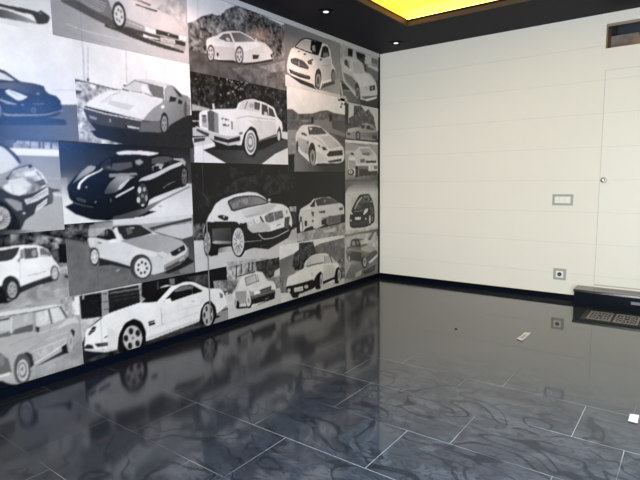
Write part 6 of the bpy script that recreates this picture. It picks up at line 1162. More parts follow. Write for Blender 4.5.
'P': ((-2.86, -1.605, 0.522, 1.381), ('O', 'R'), 0, 6, '''b42
n24,50,90 -2881,1388 -1529,1417 -1546,785 -2908,897
n34,62,60 -2726,1090 -2336,1268 -1532,1299 -1536,1163 -2015,1094 -2341,1149
p85 -2761,1145 -2711,1089 -2694,1060 -2689,1062 -2706,1091 -2756,1148
p70 -2750,1371 -2752,1160 -2746,1160 -2744,1371
p75 -2034,1155 -1889,1248 -1894,1252 -2039,1159
n20,140,28 -2872,907 -2748,908 -2743,762 -2879,777
g205,200 -2844,748 -2247,504 -2879,780 -2742,769 -2601,701 -2462,695 -2016,610 -1540,740 -1551,316 -2894,489
g130,190 -2602,680 -2535,641 -2621,708 -2455,694 -2450,646 -2624,652
n150,205,30 -2539,567 -2019,535 -2021,483 -2499,509
n110,210,25 -1710,982 -1587,984 -1589,927 -1702,940
p60 -1665,926 -1589,927 -1592,799 -1668,805
p180 -1679,758 -1593,781 -1597,652 -1747,667
C
p226 -2730,914 -2707,960 -2675,990 -2630,1052 -2553,1090 -2406,1126 -2252,1140 -2153,1131 -2052,1088 -1988,1032 -1808,1014 -1723,972 -1681,893 -1668,834 -1685,739 -1731,704 -1918,685 -2094,649 -2284,653 -2323,588 -2394,597 -2471,692 -2615,692 -2628,644 -2713,638 -2762,693 -2764,837 -2752,884
p28 -2759,837 -2741,899 -2709,917 -2658,905 -2405,894 -2359,860 -2287,881 -2265,827 -2217,778 -2090,767 -1956,773 -1713,818 -1669,776 -1716,703 -1987,660 -2309,638 -2395,588 -2461,657 -2471,692 -2615,692 -2628,644 -2713,638 -2762,693
g85,60 -2661,840 -2531,734 -2673,856 -2467,849 -2465,736 -2679,738
g175,120 -2639,746 -2490,720 -2682,744 -2652,756 -2472,732 -2473,710 -2653,730
p22 -2687,893 -2651,912 -2422,895 -2380,847 -2455,853 -2673,859
p45 -2612,956 -2562,960 -2491,940 -2499,913 -2537,910 -2603,939
p200 -2531,943 -2532,940 -2533,938 -2536,937 -2539,936 -2542,936 -2546,937 -2549,938 -2551,940 -2552,942 -2553,944 -2552,946 -2551,948 -2548,950 -2545,950 -2542,951 -2538,950 -2535,949 -2533,947 -2531,945
p26 -2363,878 -2290,867 -2248,781 -2307,719 -2341,801
p30 -2713,724 -2611,712 -2622,634 -2698,633
p38 -2689,743 -2693,710 -2700,680 -2710,657 -2721,643 -2734,639 -2745,646 -2755,663 -2762,688 -2766,718 -2766,752 -2763,785 -2756,814 -2746,837 -2735,851 -2723,856 -2711,849 -2701,833 -2694,808 -2690,777
p180 -2696,744 -2699,717 -2705,692 -2713,673 -2723,662 -2733,659 -2742,664 -2750,678 -2756,698 -2759,724 -2759,751 -2757,778 -2751,802 -2743,821 -2734,833 -2724,836 -2714,831 -2706,817 -2700,797 -2697,772
p110 -2706,730 -2707,726 -2708,721 -2709,718 -2711,716 -2713,715 -2714,716 -2716,719 -2717,722 -2718,727 -2718,732 -2717,736 -2716,741 -2715,744 -2713,746 -2711,747 -2710,746 -2708,743 -2707,740 -2706,735
p110 -2721,698 -2722,693 -2723,689 -2724,686 -2726,684 -2727,683 -2729,684 -2731,686 -2732,690 -2732,694 -2732,699 -2732,704 -2731,708 -2729,712 -2728,714 -2726,714 -2724,713 -2723,711 -2722,707 -2721,703
p110 -2737,715 -2738,710 -2739,706 -2740,702 -2742,700 -2744,700 -2745,701 -2747,703 -2748,707 -2748,711 -2748,716 -2748,721 -2747,725 -2745,728 -2744,730 -2742,731 -2740,730 -2739,727 -2738,724 -2737,719
p110 -2739,763 -2739,759 -2740,754 -2742,751 -2743,749 -2745,749 -2747,750 -2748,752 -2749,755 -2750,760 -2750,765 -2749,769 -2748,774 -2747,777 -2745,779 -2743,779 -2742,779 -2740,776 -2739,773 -2739,768
p110 -2724,796 -2725,791 -2726,787 -2727,784 -2729,781 -2730,781 -2732,782 -2733,784 -2735,788 -2735,792 -2735,797 -2735,802 -2734,806 -2732,809 -2731,811 -2729,812 -2727,811 -2726,809 -2725,805 -2724,801
p110 -2708,779 -2708,775 -2709,770 -2711,767 -2713,765 -2714,764 -2716,765 -2717,768 -2718,771 -2719,776 -2719,781 -2719,785 -2718,790 -2716,793 -2714,795 -2713,796 -2711,795 -2710,792 -2709,789 -2708,784
p32 -2292,707 -2299,666 -2313,631 -2334,604 -2360,588 -2387,585 -2414,595 -2438,617 -2455,648 -2466,685 -2468,726 -2462,765 -2448,800 -2428,826 -2403,843 -2376,847 -2349,838 -2325,817 -2306,786 -2295,748
p205 -2319,712 -2324,675 -2336,642 -2353,617 -2373,602 -2394,599 -2415,608 -2433,627 -2447,655 -2455,690 -2457,727 -2452,763 -2441,795 -2425,820 -2405,835 -2384,839 -2363,831 -2344,812 -2330,784 -2321,750
p80 -2371,715 -2334,711 -2334,716 -2371,720
p80 -2378,700 -2349,661 -2342,664 -2372,703
p80 -2388,692 -2374,630 -2367,630 -2381,692
p80 -2397,691 -2405,626 -2398,624 -2389,690
p80 -2405,699 -2432,652 -2425,649 -2398,697
p80 -2409,716 -2444,701 -2440,696 -2405,711
p80 -2404,732 -2437,754 -2442,750 -2408,728
p80 -2396,745 -2418,797 -2425,796 -2403,743
p80 -2387,749 -2390,816 -2397,816 -2394,750
p80 -2378,746 -2360,804 -2367,806 -2385,747
p80 -2371,733 -2338,765 -2344,769 -2377,737
p215 -2377,716 -2378,710 -2380,705 -2383,701 -2386,698 -2390,698 -2393,699 -2397,702 -2399,707 -2400,712 -2401,718 -2400,724 -2398,729 -2395,733 -2392,736 -2388,736 -2385,735 -2381,732 -2379,727 -2378,722
p160 -2318,708 -2207,701 -2103,699 -2104,706 -2208,708 -2318,715
p195 -2147,762 -2078,703 -1922,705 -1713,756 -1720,765 -1926,714 -2074,712 -2137,767
p60 -2504,1069 -2413,1101 -2265,1112 -2126,1102 -2022,1060 -1989,1028 -2269,1005 -2452,977
g95,140 -2414,1076 -2111,1053 -2485,1063 -2406,1090 -2265,1102 -2134,1092 -2038,1055 -2014,1034 -2269,1016 -2440,991
n95,170,40 -2471,1057 -2266,1086 -2253,1037 -2439,1002
p60 -2252,1100 -2253,1097 -2256,1095 -2261,1094 -2267,1093 -2273,1093 -2280,1094 -2286,1095 -2290,1097 -2293,1099 -2294,1101 -2293,1103 -2290,1105 -2285,1107 -2279,1108 -2273,1108 -2266,1107 -2260,1106 -2256,1104 -2253,1102
g215,190 -2300,985 -1949,989 -2345,977 -1964,1024 -1879,1008 -1949,975 -2083,949 -2303,921
g180,205 -2272,930 -1915,981 -2310,930 -2083,962 -1897,984 -2067,936 -2273,917
p220 -2076,914 -2001,948 -1803,967 -1777,883 -1996,834 -2054,861
p85 -2057,913 -1998,939 -1814,955 -1795,886 -2001,851 -2042,869
n80,140,12 -2057,913 -1998,939 -1814,955 -1795,886 -2001,851 -2042,869
p200 -1938,942 -1924,864 -1914,865 -1928,942
p236 -1983,823 -1787,844 -1785,795 -1973,775
p110 -1892,813 -1837,824 -1842,832 -1897,821
p195 -2270,886 -2117,908 -2050,858 -1985,817 -1973,781 -2225,781 -2277,827
p222 -2204,868 -2206,860 -2210,853 -2217,847 -2224,844 -2233,844 -2242,846 -2249,850 -2255,856 -2259,864 -2260,872 -2258,880 -2254,887 -2247,892 -2240,896 -2231,896 -2222,894 -2215,890 -2209,884 -2205,876
p234 -2112,883 -2114,875 -2119,868 -2127,863 -2137,860 -2148,859 -2158,861 -2168,866 -2175,872 -2180,880 -2181,888 -2179,896 -2174,903 -2166,909 -2156,912 -2146,912 -2135,910 -2125,906 -2118,899 -2113,892
p190 -2220,866 -2221,862 -2222,860 -2225,857 -2229,856 -2233,856 -2236,857 -2240,858 -2242,861 -2244,864 -2244,868 -2244,871 -2242,874 -2239,876 -2236,877 -2232,878 -2228,877 -2225,875 -2222,872 -2220,869
p200 -2137,882 -2138,879 -2140,876 -2143,874 -2146,873 -2150,873 -2154,873 -2158,875 -2160,878 -2162,880 -2163,884 -2162,887 -2160,889 -2157,891 -2154,892 -2150,893 -2146,892 -2142,890 -2139,888 -2138,885
p40 -2108,924 -2062,865 -2078,861 -2117,908
p228 -1777,977 -1719,971 -1709,892 -1758,893
p160 -1733,936 -1734,930 -1736,925 -1740,921 -1744,918 -1748,918 -1753,919 -1757,922 -1760,926 -1762,932 -1762,938 -1761,943 -1759,948 -1756,952 -1752,955 -1747,956 -1743,954 -1739,952 -1736,947 -1734,942
p205 -1968,1058 -1969,1054 -1972,1050 -1976,1047 -1981,1046 -1987,1045 -1993,1046 -1998,1048 -2002,1051 -2004,1055 -2005,1060 -2004,1064 -2001,1067 -1997,1070 -1992,1072 -1986,1072 -1980,1072 -1975,1069 -1971,1066 -1969,1062
p80 -1777,885 -1703,892 -1726,762 -1789,791
p40 -2256,781 -1982,773 -1780,788 -1771,766 -2123,763
E'''),
'Q': ((-2.532, -1.867, 0.074, 0.522), (), 0, 6, '''b205
n110,235,22 -2546,532 -2183,529 -2181,415 -2366,423 -2422,358 -2541,404
p60 -2428,524 -2433,403 -2419,401 -2414,522
p60 -2369,526 -2373,437 -2359,435 -2355,524
p60 -2278,524 -2282,440 -2267,438 -2264,522
p60 -2235,523 -2238,442 -2223,440 -2220,520
p70 -2412,417 -2192,426 -2195,436 -2415,426
p50 -2183,520 -1825,518 -1843,381 -1985,342 -2053,344 -2103,412 -2180,432
n40,95,30 -2183,520 -1825,518 -1843,381 -1985,342 -2053,344 -2103,412 -2180,432
p215 -1935,395 -1827,427 -1830,336 -1950,355
n110,170,30 -2046,343 -1830,341 -1835,206 -1934,224
n70,160,30 -2540,430 -2417,357 -2466,288 -2546,286
g215,205 -2484,143 -1977,175 -2549,218 -2469,227 -1834,225 -1839,70 -2556,73
p50 -2443,159 -2305,138 -2243,149 -1943,173 -1944,135 -2269,118 -2426,139
C
p228 -2477,298 -2419,305 -2367,410 -2306,422 -2142,418 -2104,394 -2067,323 -1959,305 -1926,251 -1936,167 -2006,143 -2244,118 -2282,117 -2318,142 -2413,172 -2461,155 -2468,244
p165 -2445,297 -2312,278 -2314,169 -2401,176 -2445,244
p110 -2329,399 -2192,410 -2174,334 -2310,318
g180,205 -2308,382 -2196,354 -2319,393 -2199,404 -2184,341 -2304,328
p220 -2175,405 -2104,403 -2077,343 -2159,334
p120 -2179,405 -2159,336 -2152,336 -2172,405
p70 -2184,341 -2148,344 -2152,330
p200 -2359,291 -2197,298 -2066,311 -2069,316 -2200,303 -2361,296
p244 -2216,252 -2149,247 -2141,207 -2208,214
p75 -2146,254 -1988,264 -1987,218 -2124,207
p150 -2129,228 -1987,241 -1990,246 -2131,233
p236 -1982,271 -1932,268 -1938,220 -1989,229
g180,150 -2289,236 -2214,221 -2285,280 -2220,249 -2212,212 -2265,213
p105 -2259,219 -1948,226 -1932,190 -2241,188
p45 -2256,191 -1932,200 -1945,149 -2006,138 -2243,140
p120 -2073,161 -2026,161 -2030,152 -2071,151
p45 -2399,173 -2400,162 -2404,153 -2411,147 -2418,144 -2426,144 -2434,147 -2441,153 -2446,162 -2449,173 -2450,184 -2448,194 -2444,203 -2438,210 -2431,213 -2423,213 -2415,210 -2408,204 -2403,195 -2399,184
p205 -2432,204 -2433,189 -2436,176 -2441,166 -2446,160 -2451,159 -2456,162 -2461,170 -2464,182 -2466,196 -2466,211 -2465,226 -2462,239 -2457,249 -2452,255 -2447,256 -2442,252 -2437,245 -2434,233 -2432,219
p55 -2242,165 -2245,147 -2251,131 -2260,120 -2272,114 -2284,114 -2296,119 -2307,130 -2315,145 -2320,162 -2321,181 -2318,199 -2312,214 -2303,225 -2292,231 -2279,232 -2267,227 -2256,216 -2248,201 -2243,183
p220 -2259,180 -2261,164 -2266,149 -2273,139 -2282,133 -2291,132 -2300,137 -2308,146 -2314,159 -2317,175 -2318,192 -2316,208 -2311,222 -2304,233 -2296,239 -2286,240 -2277,235 -2269,226 -2263,213 -2260,197
p150 -2275,183 -2276,176 -2278,169 -2281,164 -2285,161 -2288,161 -2292,163 -2295,167 -2298,173 -2299,180 -2300,188 -2299,196 -2297,202 -2294,207 -2290,210 -2286,211 -2283,209 -2279,205 -2277,198 -2275,191
p150 -2442,206 -2443,199 -2444,193 -2446,189 -2448,186 -2450,186 -2452,187 -2454,191 -2455,196 -2456,202 -2456,209 -2455,215 -2454,221 -2452,226 -2450,228 -2448,229 -2446,228 -2444,224 -2443,219 -2442,213
E'''),
'R': ((-1.867, -0.775, 0.074, 0.627), (), 1, 7, '''b190
p228 -1903,721 -693,603 -697,218 -1914,404
n85,135,50 -1339,550 -1242,574 -783,593 -744,70 -1005,265 -1145,467 -1303,470
g110,135 -1816,443 -1754,325 -1879,490 -1748,510 -1629,528 -1635,316 -1885,324
n18,100,22 -1574,620 -1347,611 -1311,523 -1273,483 -1416,453 -1510,351 -1634,348 -1687,412 -1646,530 -1576,553
g150,165 -1837,305 -1773,240 -1884,333 -1737,327 -1766,194 -1889,206
n70,170,25 -875,358 -741,353 -744,70 -878,119
n90,160,30 -1868,332 -1754,325 -1774,207 -1709,139 -1866,158
g222,200 -1827,106 -1406,92 -1890,174 -1726,153 -1588,116 -1329,125 -743,141 -698,62 -1926,40
C
p234 -1781,225 -1758,309 -1510,350 -1484,417 -1393,466 -1257,480 -1116,462 -1026,408 -923,339 -866,286 -848,170 -898,100 -993,128 -1194,141 -1266,90 -1467,148 -1689,99
p40 -1782,219 -1585,215 -1337,219 -1320,124 -1516,111 -1585,113 -1603,76 -1685,87 -1729,148 -1771,193
p235 -1776,220 -1335,220 -1338,227 -1778,227
p200 -1715,171 -1716,166 -1720,162 -1725,159 -1732,157 -1739,158 -1746,160 -1753,164 -1758,169 -1761,174 -1762,180 -1760,185 -1757,190 -1752,192 -1745,194 -1738,193 -1731,191 -1724,187 -1719,183 -1716,177
p222 -1665,184 -1522,178 -1521,132 -1657,144
p110 -1639,156 -1536,153 -1538,159 -1640,162
p190 -1436,157 -1438,151 -1443,147 -1450,144 -1460,143 -1470,144 -1480,147 -1489,151 -1496,157 -1501,163 -1502,168 -1500,174 -1496,178 -1488,181 -1479,182 -1469,181 -1459,178 -1450,174 -1442,169 -1438,163
g195,220 -1436,389 -1206,427 -1501,367 -1416,455 -1303,470 -1156,453 -1164,362 -1400,358
p70 -1456,361 -1341,368 -1166,361 -1169,372 -1345,378 -1461,372
p190 -1146,431 -1075,434 -1041,350 -1148,351
p150 -1158,445 -1156,348 -1140,346 -1142,443
p65 -1073,432 -1019,339 -1001,341 -1056,434
p200 -1034,405 -961,364 -918,327 -1004,339
p105 -1311,474 -1146,467 -1047,431 -954,352 -946,355 -1041,435 -1145,473 -1313,480
p80 -985,309 -986,307 -991,306 -997,306 -1006,306 -1015,307 -1024,309 -1032,311 -1038,313 -1042,315 -1044,318 -1042,319 -1038,320 -1032,321 -1023,320 -1014,319 -1005,318 -997,316 -991,313 -986,311
p80 -918,333 -864,363 -831,314
p240 -1319,266 -1321,254 -1328,245 -1338,238 -1351,235 -1365,236 -1379,240 -1391,247 -1401,257 -1407,268 -1409,280 -1407,291 -1400,301 -1390,307 -1377,311 -1363,310 -1349,306 -1337,299 -1327,289 -1321,278
p215 -1336,268 -1337,261 -1342,254 -1348,249 -1356,247 -1365,247 -1374,250 -1381,255 -1387,262 -1391,269 -1392,278 -1391,285 -1387,292 -1380,296 -1372,299 -1364,299 -1355,296 -1347,291 -1341,285 -1337,277
p210 -1168,338 -972,316 -953,195 -1181,171
p36 -1337,216 -1288,261 -1225,284 -1186,244 -1182,135 -1243,95 -1320,106
p205 -1185,172 -1187,149 -1191,129 -1197,113 -1205,104 -1213,102 -1221,107 -1227,119 -1233,136 -1236,157 -1237,181 -1235,203 -1231,223 -1225,239 -1218,248 -1210,251 -1202,246 -1195,234 -1189,217 -1186,195
p110 -1203,175 -1204,162 -1206,151 -1209,143 -1212,137 -1216,136 -1220,139 -1223,145 -1225,155 -1227,166 -1227,179 -1226,191 -1224,203 -1221,211 -1218,216 -1214,218 -1211,215 -1207,209 -1205,199 -1204,188
p36 -974,186 -941,268 -887,282 -843,240 -838,138 -900,95 -969,107
p195 -853,178 -854,156 -859,136 -865,121 -873,112 -882,110 -891,115 -899,127 -905,144 -909,165 -910,188 -908,210 -904,229 -897,245 -889,254 -880,256 -872,251 -864,239 -858,222 -854,201
p110 -873,182 -873,170 -875,160 -878,152 -882,147 -886,146 -890,148 -894,154 -897,163 -898,174 -899,186 -898,197 -896,208 -893,215 -889,220 -885,221 -881,219 -878,213 -875,204 -873,193
p40 -1181,169 -959,186 -960,156 -1182,137
E'''),
'S': ((-1.605, -0.748, 0.627, 1.318), (), 0, 7, '''b29
g140,165 -1579,709 -889,732 -1641,723 -1337,740 -691,766 -693,535 -1643,637
n120,190,40 -1641,715 -1337,736 -691,761 -693,535 -1643,637
p195 -1165,700 -936,725 -947,680 -1112,676
p28 -1610,732 -1353,765 -801,758 -1075,742 -1337,732 -1595,716
C
p212 -1567,876 -1542,953 -1462,978 -1380,1004 -1330,1043 -1176,1057 -1033,1052 -904,994 -808,968 -769,922 -771,800 -850,767 -1074,779 -1182,756 -1286,733 -1353,770 -1468,754 -1508,722 -1547,756
p42 -1398,963 -1296,1043 -1295,963
g62,90 -1280,1000 -942,995 -1297,1031 -1141,1053 -979,1031 -876,980 -1264,968
p130 -1108,1013 -1109,1009 -1113,1005 -1118,1002 -1125,1000 -1133,1000 -1141,1001 -1148,1003 -1153,1006 -1156,1011 -1158,1015 -1156,1020 -1153,1024 -1147,1027 -1140,1028 -1133,1029 -1125,1028 -1118,1025 -1113,1022 -1109,1018
p185 -1302,1044 -1304,955 -1292,955 -1290,1043
p120 -1295,1037 -1141,1051 -980,1031 -869,977 -863,981 -977,1036 -1141,1057 -1297,1042
p235 -1422,971 -1365,968 -1374,942 -1414,944
p45 -1477,830 -1438,832 -1440,775 -1475,778
p40 -1547,884 -1519,872 -1526,828 -1548,840
p35 -1505,777 -1507,758 -1512,741 -1518,728 -1527,720 -1535,718 -1544,722 -1552,731 -1557,745 -1561,763 -1562,782 -1560,801 -1556,817 -1549,830 -1541,838 -1532,841 -1523,837 -1516,828 -1510,814 -1506,796
p235 -1515,775 -1516,758 -1519,744 -1524,732 -1529,725 -1535,723 -1541,726 -1546,734 -1550,746 -1552,761 -1553,778 -1551,794 -1548,809 -1544,821 -1538,828 -1532,830 -1527,827 -1522,819 -1518,807 -1515,792
p75 -1369,918 -1319,915 -1331,860 -1357,880
p80 -1252,911 -1122,917 -1132,888 -1214,890
p85 -880,928 -795,934 -795,904 -858,897
p120 -1189,840 -786,859 -767,775 -1075,755
p100 -1073,851 -849,849 -846,781 -1074,777
p38 -1198,818 -1106,826 -1107,769 -1199,770
g225,205 -1318,828 -1216,790 -1338,840 -1197,870 -1196,776 -1316,744
p35 -839,849 -774,853 -771,772 -840,766
p170 -1494,918 -1348,934 -1350,940 -1496,923
p90 -1326,819 -1327,814 -1330,810 -1334,808 -1338,806 -1344,806 -1349,807 -1353,809 -1357,813 -1359,817 -1360,821 -1359,825 -1356,829 -1353,832 -1348,834 -1343,834 -1338,833 -1333,831 -1329,827 -1327,823
p215 -1292,760 -1294,753 -1297,747 -1303,742 -1309,739 -1317,739 -1324,741 -1330,744 -1335,750 -1338,756 -1339,763 -1338,770 -1335,776 -1329,781 -1323,783 -1316,784 -1308,782 -1302,779 -1297,773 -1293,767
E'''),
'T': ((-0.748, -0.033, 1.668, 2.07), (), 0, 8, '''b85
p205 -766,2065 42,2156 43,1801 -769,1827
p52 -766,2081 -671,2052 -680,1826 -754,1828
n45,125,26 -565,2047 -417,2063 -328,2005 -253,2042 -134,1963 -82,1828 -651,1803 -672,1903 -574,1940
n50,110,25 -695,1849 -401,1864 -418,1812 -696,1800
p80 -769,1827 -418,1829 43,1783 44,1657 -771,1634
p60 -682,1696 -28,1716 -28,1690 -682,1663
C
p150 -735,1728 -711,1772 -641,1799 -434,1825 -369,1871 -282,1882 -192,1866 -100,1826 -41,1801 -33,1695 -722,1680
g190,170 -621,1789 -434,1786 -696,1782 -559,1810 -418,1816 -410,1792 -666,1750
p62 -418,1842 -328,1859 -350,1815 -410,1809
p48 -299,1845 -220,1861 -206,1808 -304,1814
p65 -200,1845 -113,1815 -193,1808
p185 -401,1852 -304,1868 -188,1860 -184,1867 -303,1875 -402,1858
g135,105 -418,1770 -134,1737 -426,1774 -55,1794 -55,1706 -426,1711
p190 -418,1771 -64,1790 -64,1797 -418,1777
p45 -537,1737 -513,1768 -466,1775 -431,1744 -434,1693 -529,1688
p165 -457,1726 -458,1716 -462,1708 -468,1701 -476,1696 -485,1694 -494,1695 -502,1699 -508,1705 -512,1713 -513,1722 -512,1732 -508,1740 -502,1747 -494,1752 -485,1754 -476,1753 -468,1749 -462,1743 -458,1735
p80 -471,1725 -472,1720 -474,1716 -477,1712 -481,1710 -485,1709 -490,1709 -493,1711 -497,1715 -499,1719 -499,1723 -499,1728 -496,1732 -493,1736 -489,1738 -485,1739 -481,1739 -477,1737 -474,1734 -471,1730
p75 -641,1735 -642,1730 -647,1726 -655,1722 -664,1720 -674,1718 -684,1718 -693,1720 -701,1723 -705,1726 -707,1731 -705,1735 -700,1740 -693,1743 -684,1746 -674,1747 -664,1747 -654,1746 -647,1743 -642,1739
p60 -169,1752 -64,1750 -64,1705 -169,1708
E'''),
'U': ((-0.748, -0.033, 1.233, 1.668), (), 0, 8, '''b160
p228 -771,1666 -28,1673 -28,1647 -771,1638
p160 -771,1638 -28,1647 -28,1553 -772,1527
p100 -638,1631 -272,1615 -270,1621 -636,1637
p190 -772,1551 -546,1560 -623,1516 -772,1511
g175,140 -729,1464 -625,1284 -772,1511 -623,1516 -684,1465 -685,1366 -27,1283 -27,1211 -776,1218
C
p208 -684,1473 -623,1520 -546,1552 -467,1597 -220,1607 -55,1515 -35,1409 -34,1301 -169,1266 -469,1266 -686,1308
g160,180 -435,1573 -169,1530 -451,1580 -237,1595 -125,1521 -387,1511
p110 -403,1530 -237,1547 -229,1509 -370,1512
p235 -467,1593 -220,1604 -220,1611 -467,1600
p48 -641,1528 -577,1527 -565,1499 -631,1509
p110 -439,1461 -338,1473 -334,1429 -436,1422
p50 -329,1448 -78,1453 -86,1429 -305,1425
p225 -500,1410 -49,1425 -49,1396 -500,1387
p120 -500,1385 -49,1393 -49,1355 -500,1343
p222 -254,1387 -130,1388 -130,1344 -254,1343
p60 -468,1352 -271,1353 -254,1327 -49,1333 -49,1283 -469,1266
p228 -676,1473 -554,1485 -523,1444 -524,1317 -678,1325
p165 -677,1448 -539,1443 -528,1351 -670,1358
p45 -563,1317 -567,1307 -577,1297 -592,1290 -611,1285 -633,1284 -654,1285 -673,1290 -688,1297 -697,1306 -701,1317 -697,1327 -687,1336 -672,1343 -653,1348 -632,1350 -611,1349 -592,1344 -576,1337 -566,1327
p225 -597,1319 -599,1312 -606,1306 -615,1301 -627,1298 -640,1297 -653,1298 -665,1301 -675,1306 -681,1312 -683,1318 -680,1325 -674,1331 -665,1336 -653,1339 -640,1340 -627,1339 -615,1336 -605,1331 -599,1325
p90 -622,1319 -623,1315 -625,1313 -629,1310 -635,1309 -640,1308 -646,1309 -651,1310 -655,1313 -657,1315 -658,1318 -657,1321 -655,1324 -651,1326 -646,1328 -640,1328 -634,1328 -629,1327 -625,1324 -623,1322
p38 -539,1384 -484,1385 -477,1262 -540,1258
E
g120,95 -469,1258 -134,1230 -686,1250 -469,1262 -27,1283 10,1192 -776,1202'''),
'V': ((-0.748, -0.033, 0.653, 1.233), (), 0, 8, '''b195
g95,205 -423,1225 -424,1083 -763,1273 18,1271 19,1020 -766,1047
p120 -146,1214 -15,1213 -15,1105 -81,1172
p110 -764,1205 -569,1188 -696,1144 -752,1077
g210,205 -725,976 -80,696 -766,1054 -613,1049 -687,681 -770,689
p200 -81,1031 -15,1029 -13,623 -273,646 -113,741
p218 -769,750 -13,691 -13,555 -770,627
g200,150 -426,651 -113,590 -770,673 -13,623 -13,555 -770,627
C
p40 -639,859 -608,913 -524,1000 -459,1055 -350,1063 -238,1060 -169,986 -122,888 -110,790 -121,718 -215,689 -329,671 -610,683 -661,713 -660,826
p85 -550,961 -439,1027 -256,1021 -222,960 -365,948
p120 -372,1049 -241,1044 -222,987 -364,984
p50 -357,1016 -272,1013 -264,988 -349,988
p180 -572,903 -499,982 -409,1036 -391,1025 -481,966 -540,896
g95,55 -499,943 -380,881 -550,910 -499,951 -349,940 -365,870
p165 -572,870 -469,864 -364,868 -366,876 -470,872 -572,878
p225 -376,831 -334,888 -263,892 -279,851 -357,817
p232 -646,889 -589,838 -632,842
p222 -554,804 -422,801 -430,766 -551,775
p225 -620,773 -621,770 -623,767 -627,765 -632,764 -637,764 -642,765 -647,767 -651,769 -653,772 -654,776 -653,779 -650,782 -647,784 -642,785 -637,786 -631,785 -627,783 -623,780 -621,777
p180 -297,770 -298,766 -302,763 -306,760 -312,759 -319,759 -326,760 -332,762 -337,766 -340,769 -341,773 -340,777 -337,781 -332,783 -326,785 -319,785 -312,784 -306,782 -302,778 -298,775
p80 -209,912 -142,901 -129,799 -194,786
p35 -181,750 -183,728 -189,709 -198,694 -209,685 -222,683 -235,687 -246,698 -255,714 -261,734 -263,756 -261,777 -255,796 -246,811 -235,820 -222,823 -209,819 -198,808 -189,792 -183,772
p205 -205,756 -206,739 -209,725 -213,713 -219,706 -225,704 -232,707 -237,715 -242,727 -245,742 -246,759 -245,775 -242,789 -237,801 -232,808 -225,810 -219,807 -213,799 -209,787 -206,772
p25 -139,759 -140,745 -144,733 -149,723 -157,717 -165,715 -173,718 -180,725 -185,736 -189,749 -190,763 -189,777 -185,789 -180,799 -173,805 -165,807 -157,804 -150,797 -144,787 -140,774
p140 -155,760 -156,751 -157,743 -160,737 -164,733 -168,731 -172,733 -175,738 -178,745 -180,753 -181,762 -180,771 -178,780 -175,786 -172,790 -168,791 -164,789 -160,785 -157,778 -156,770
p200 -174,968 -175,965 -178,963 -182,961 -188,959 -193,959 -199,960 -205,962 -209,964 -212,967 -213,970 -212,973 -209,976 -205,978 -199,979 -193,979 -188,978 -182,977 -178,974 -175,971
p120 -231,954 -216,871 -203,871 -219,954
p60 -644,760 -273,744 -257,710 -644,717
E'''),
'W': ((-0.765, -0.033, 0.074, 0.653), (), 1, 8, '''b190
n165,220,50 -797,702 12,633 13,352 -800,451
g125,105 -708,627 -133,627 -798,623 -472,626 -25,632 -25,590 -472,604 -798,602
p105 -281,519 -168,598 -124,594 -212,503
p110 -70,603 -16,598 -15,524 -70,548
p150 -767,579 -470,610 -474,616 -770,585
g185,125 -757,281 -475,151 -845,412 50,297 52,-105 -849,57
p125 -774,125 -665,276 -425,242 -97,251 -23,175 -23,89 -308,97 -556,93
p185 -540,161 -409,172 -426,116 -556,102
p72 -401,148 -256,172 -87,193 -123,114 -342,112
p175 -801,330 -634,281 -665,250 -774,130 -804,135
C
p112 -745,450 -714,480 -653,485 -632,557 -526,563 -352,534 -284,455 -145,414 -49,341 -41,265 -192,242 -285,170 -375,184 -420,262 -613,318 -696,312 -736,369
p58 -639,535 -608,557 -473,543 -432,450 -648,480
p150 -619,534 -569,540 -541,476 -624,486
p135 -534,532 -489,520 -473,480 -522,474
p50 -497,480 -498,475 -501,471 -504,468 -509,466 -514,466 -519,467 -523,470 -527,474 -529,479 -530,484 -529,488 -526,492 -523,496 -518,497 -513,497 -508,496 -504,493 -500,490 -498,485
g190,215 -440,504 -324,510 -460,522 -315,531 -273,473 -424,472
g185,165 -408,421 -133,370 -424,439 -255,459 -79,372 -177,343 -424,410
g150,130 -709,465 -441,407 -740,456 -663,462 -424,414 -238,355 -238,337 -424,387 -633,426 -740,427
g78,62 -602,401 -474,305 -648,425 -424,383 -400,273 -634,316
p85 -238,355 -79,372 -42,331 -256,248 -307,300
p48 -283,244 -287,222 -297,203 -313,190 -333,182 -355,182 -377,189 -396,202 -412,220 -422,242 -425,264 -421,286 -412,304 -396,318 -376,326 -355,326 -333,320 -313,307 -297,289 -287,267
p190 -306,252 -308,235 -313,221 -322,210 -333,204 -345,203 -357,208 -368,217 -376,230 -382,246 -383,263 -381,279 -376,293 -367,304 -357,310 -345,312 -333,307 -322,298 -313,285 -307,269
p120 -326,259 -327,250 -330,242 -335,236 -340,232 -346,231 -353,234 -358,239 -363,246 -366,255 -367,265 -366,274 -363,282 -358,289 -353,292 -346,293 -340,290 -334,285 -330,278 -327,269
p60 -632,345 -634,332 -640,320 -649,311 -660,306 -673,306 -685,310 -696,318 -705,329 -710,342 -712,356 -710,370 -704,381 -695,390 -684,395 -672,395 -659,392 -648,384 -639,373 -634,360
p175 -658,343 -659,333 -663,324 -667,318 -674,314 -680,313 -687,316 -693,321 -697,329 -700,338 -701,349 -700,359 -697,367 -692,374 -686,378 -680,378 -673,376 -667,371 -662,363 -659,353
p225 -264,244 -51,315 -38,288 -221,224
E'''),
}

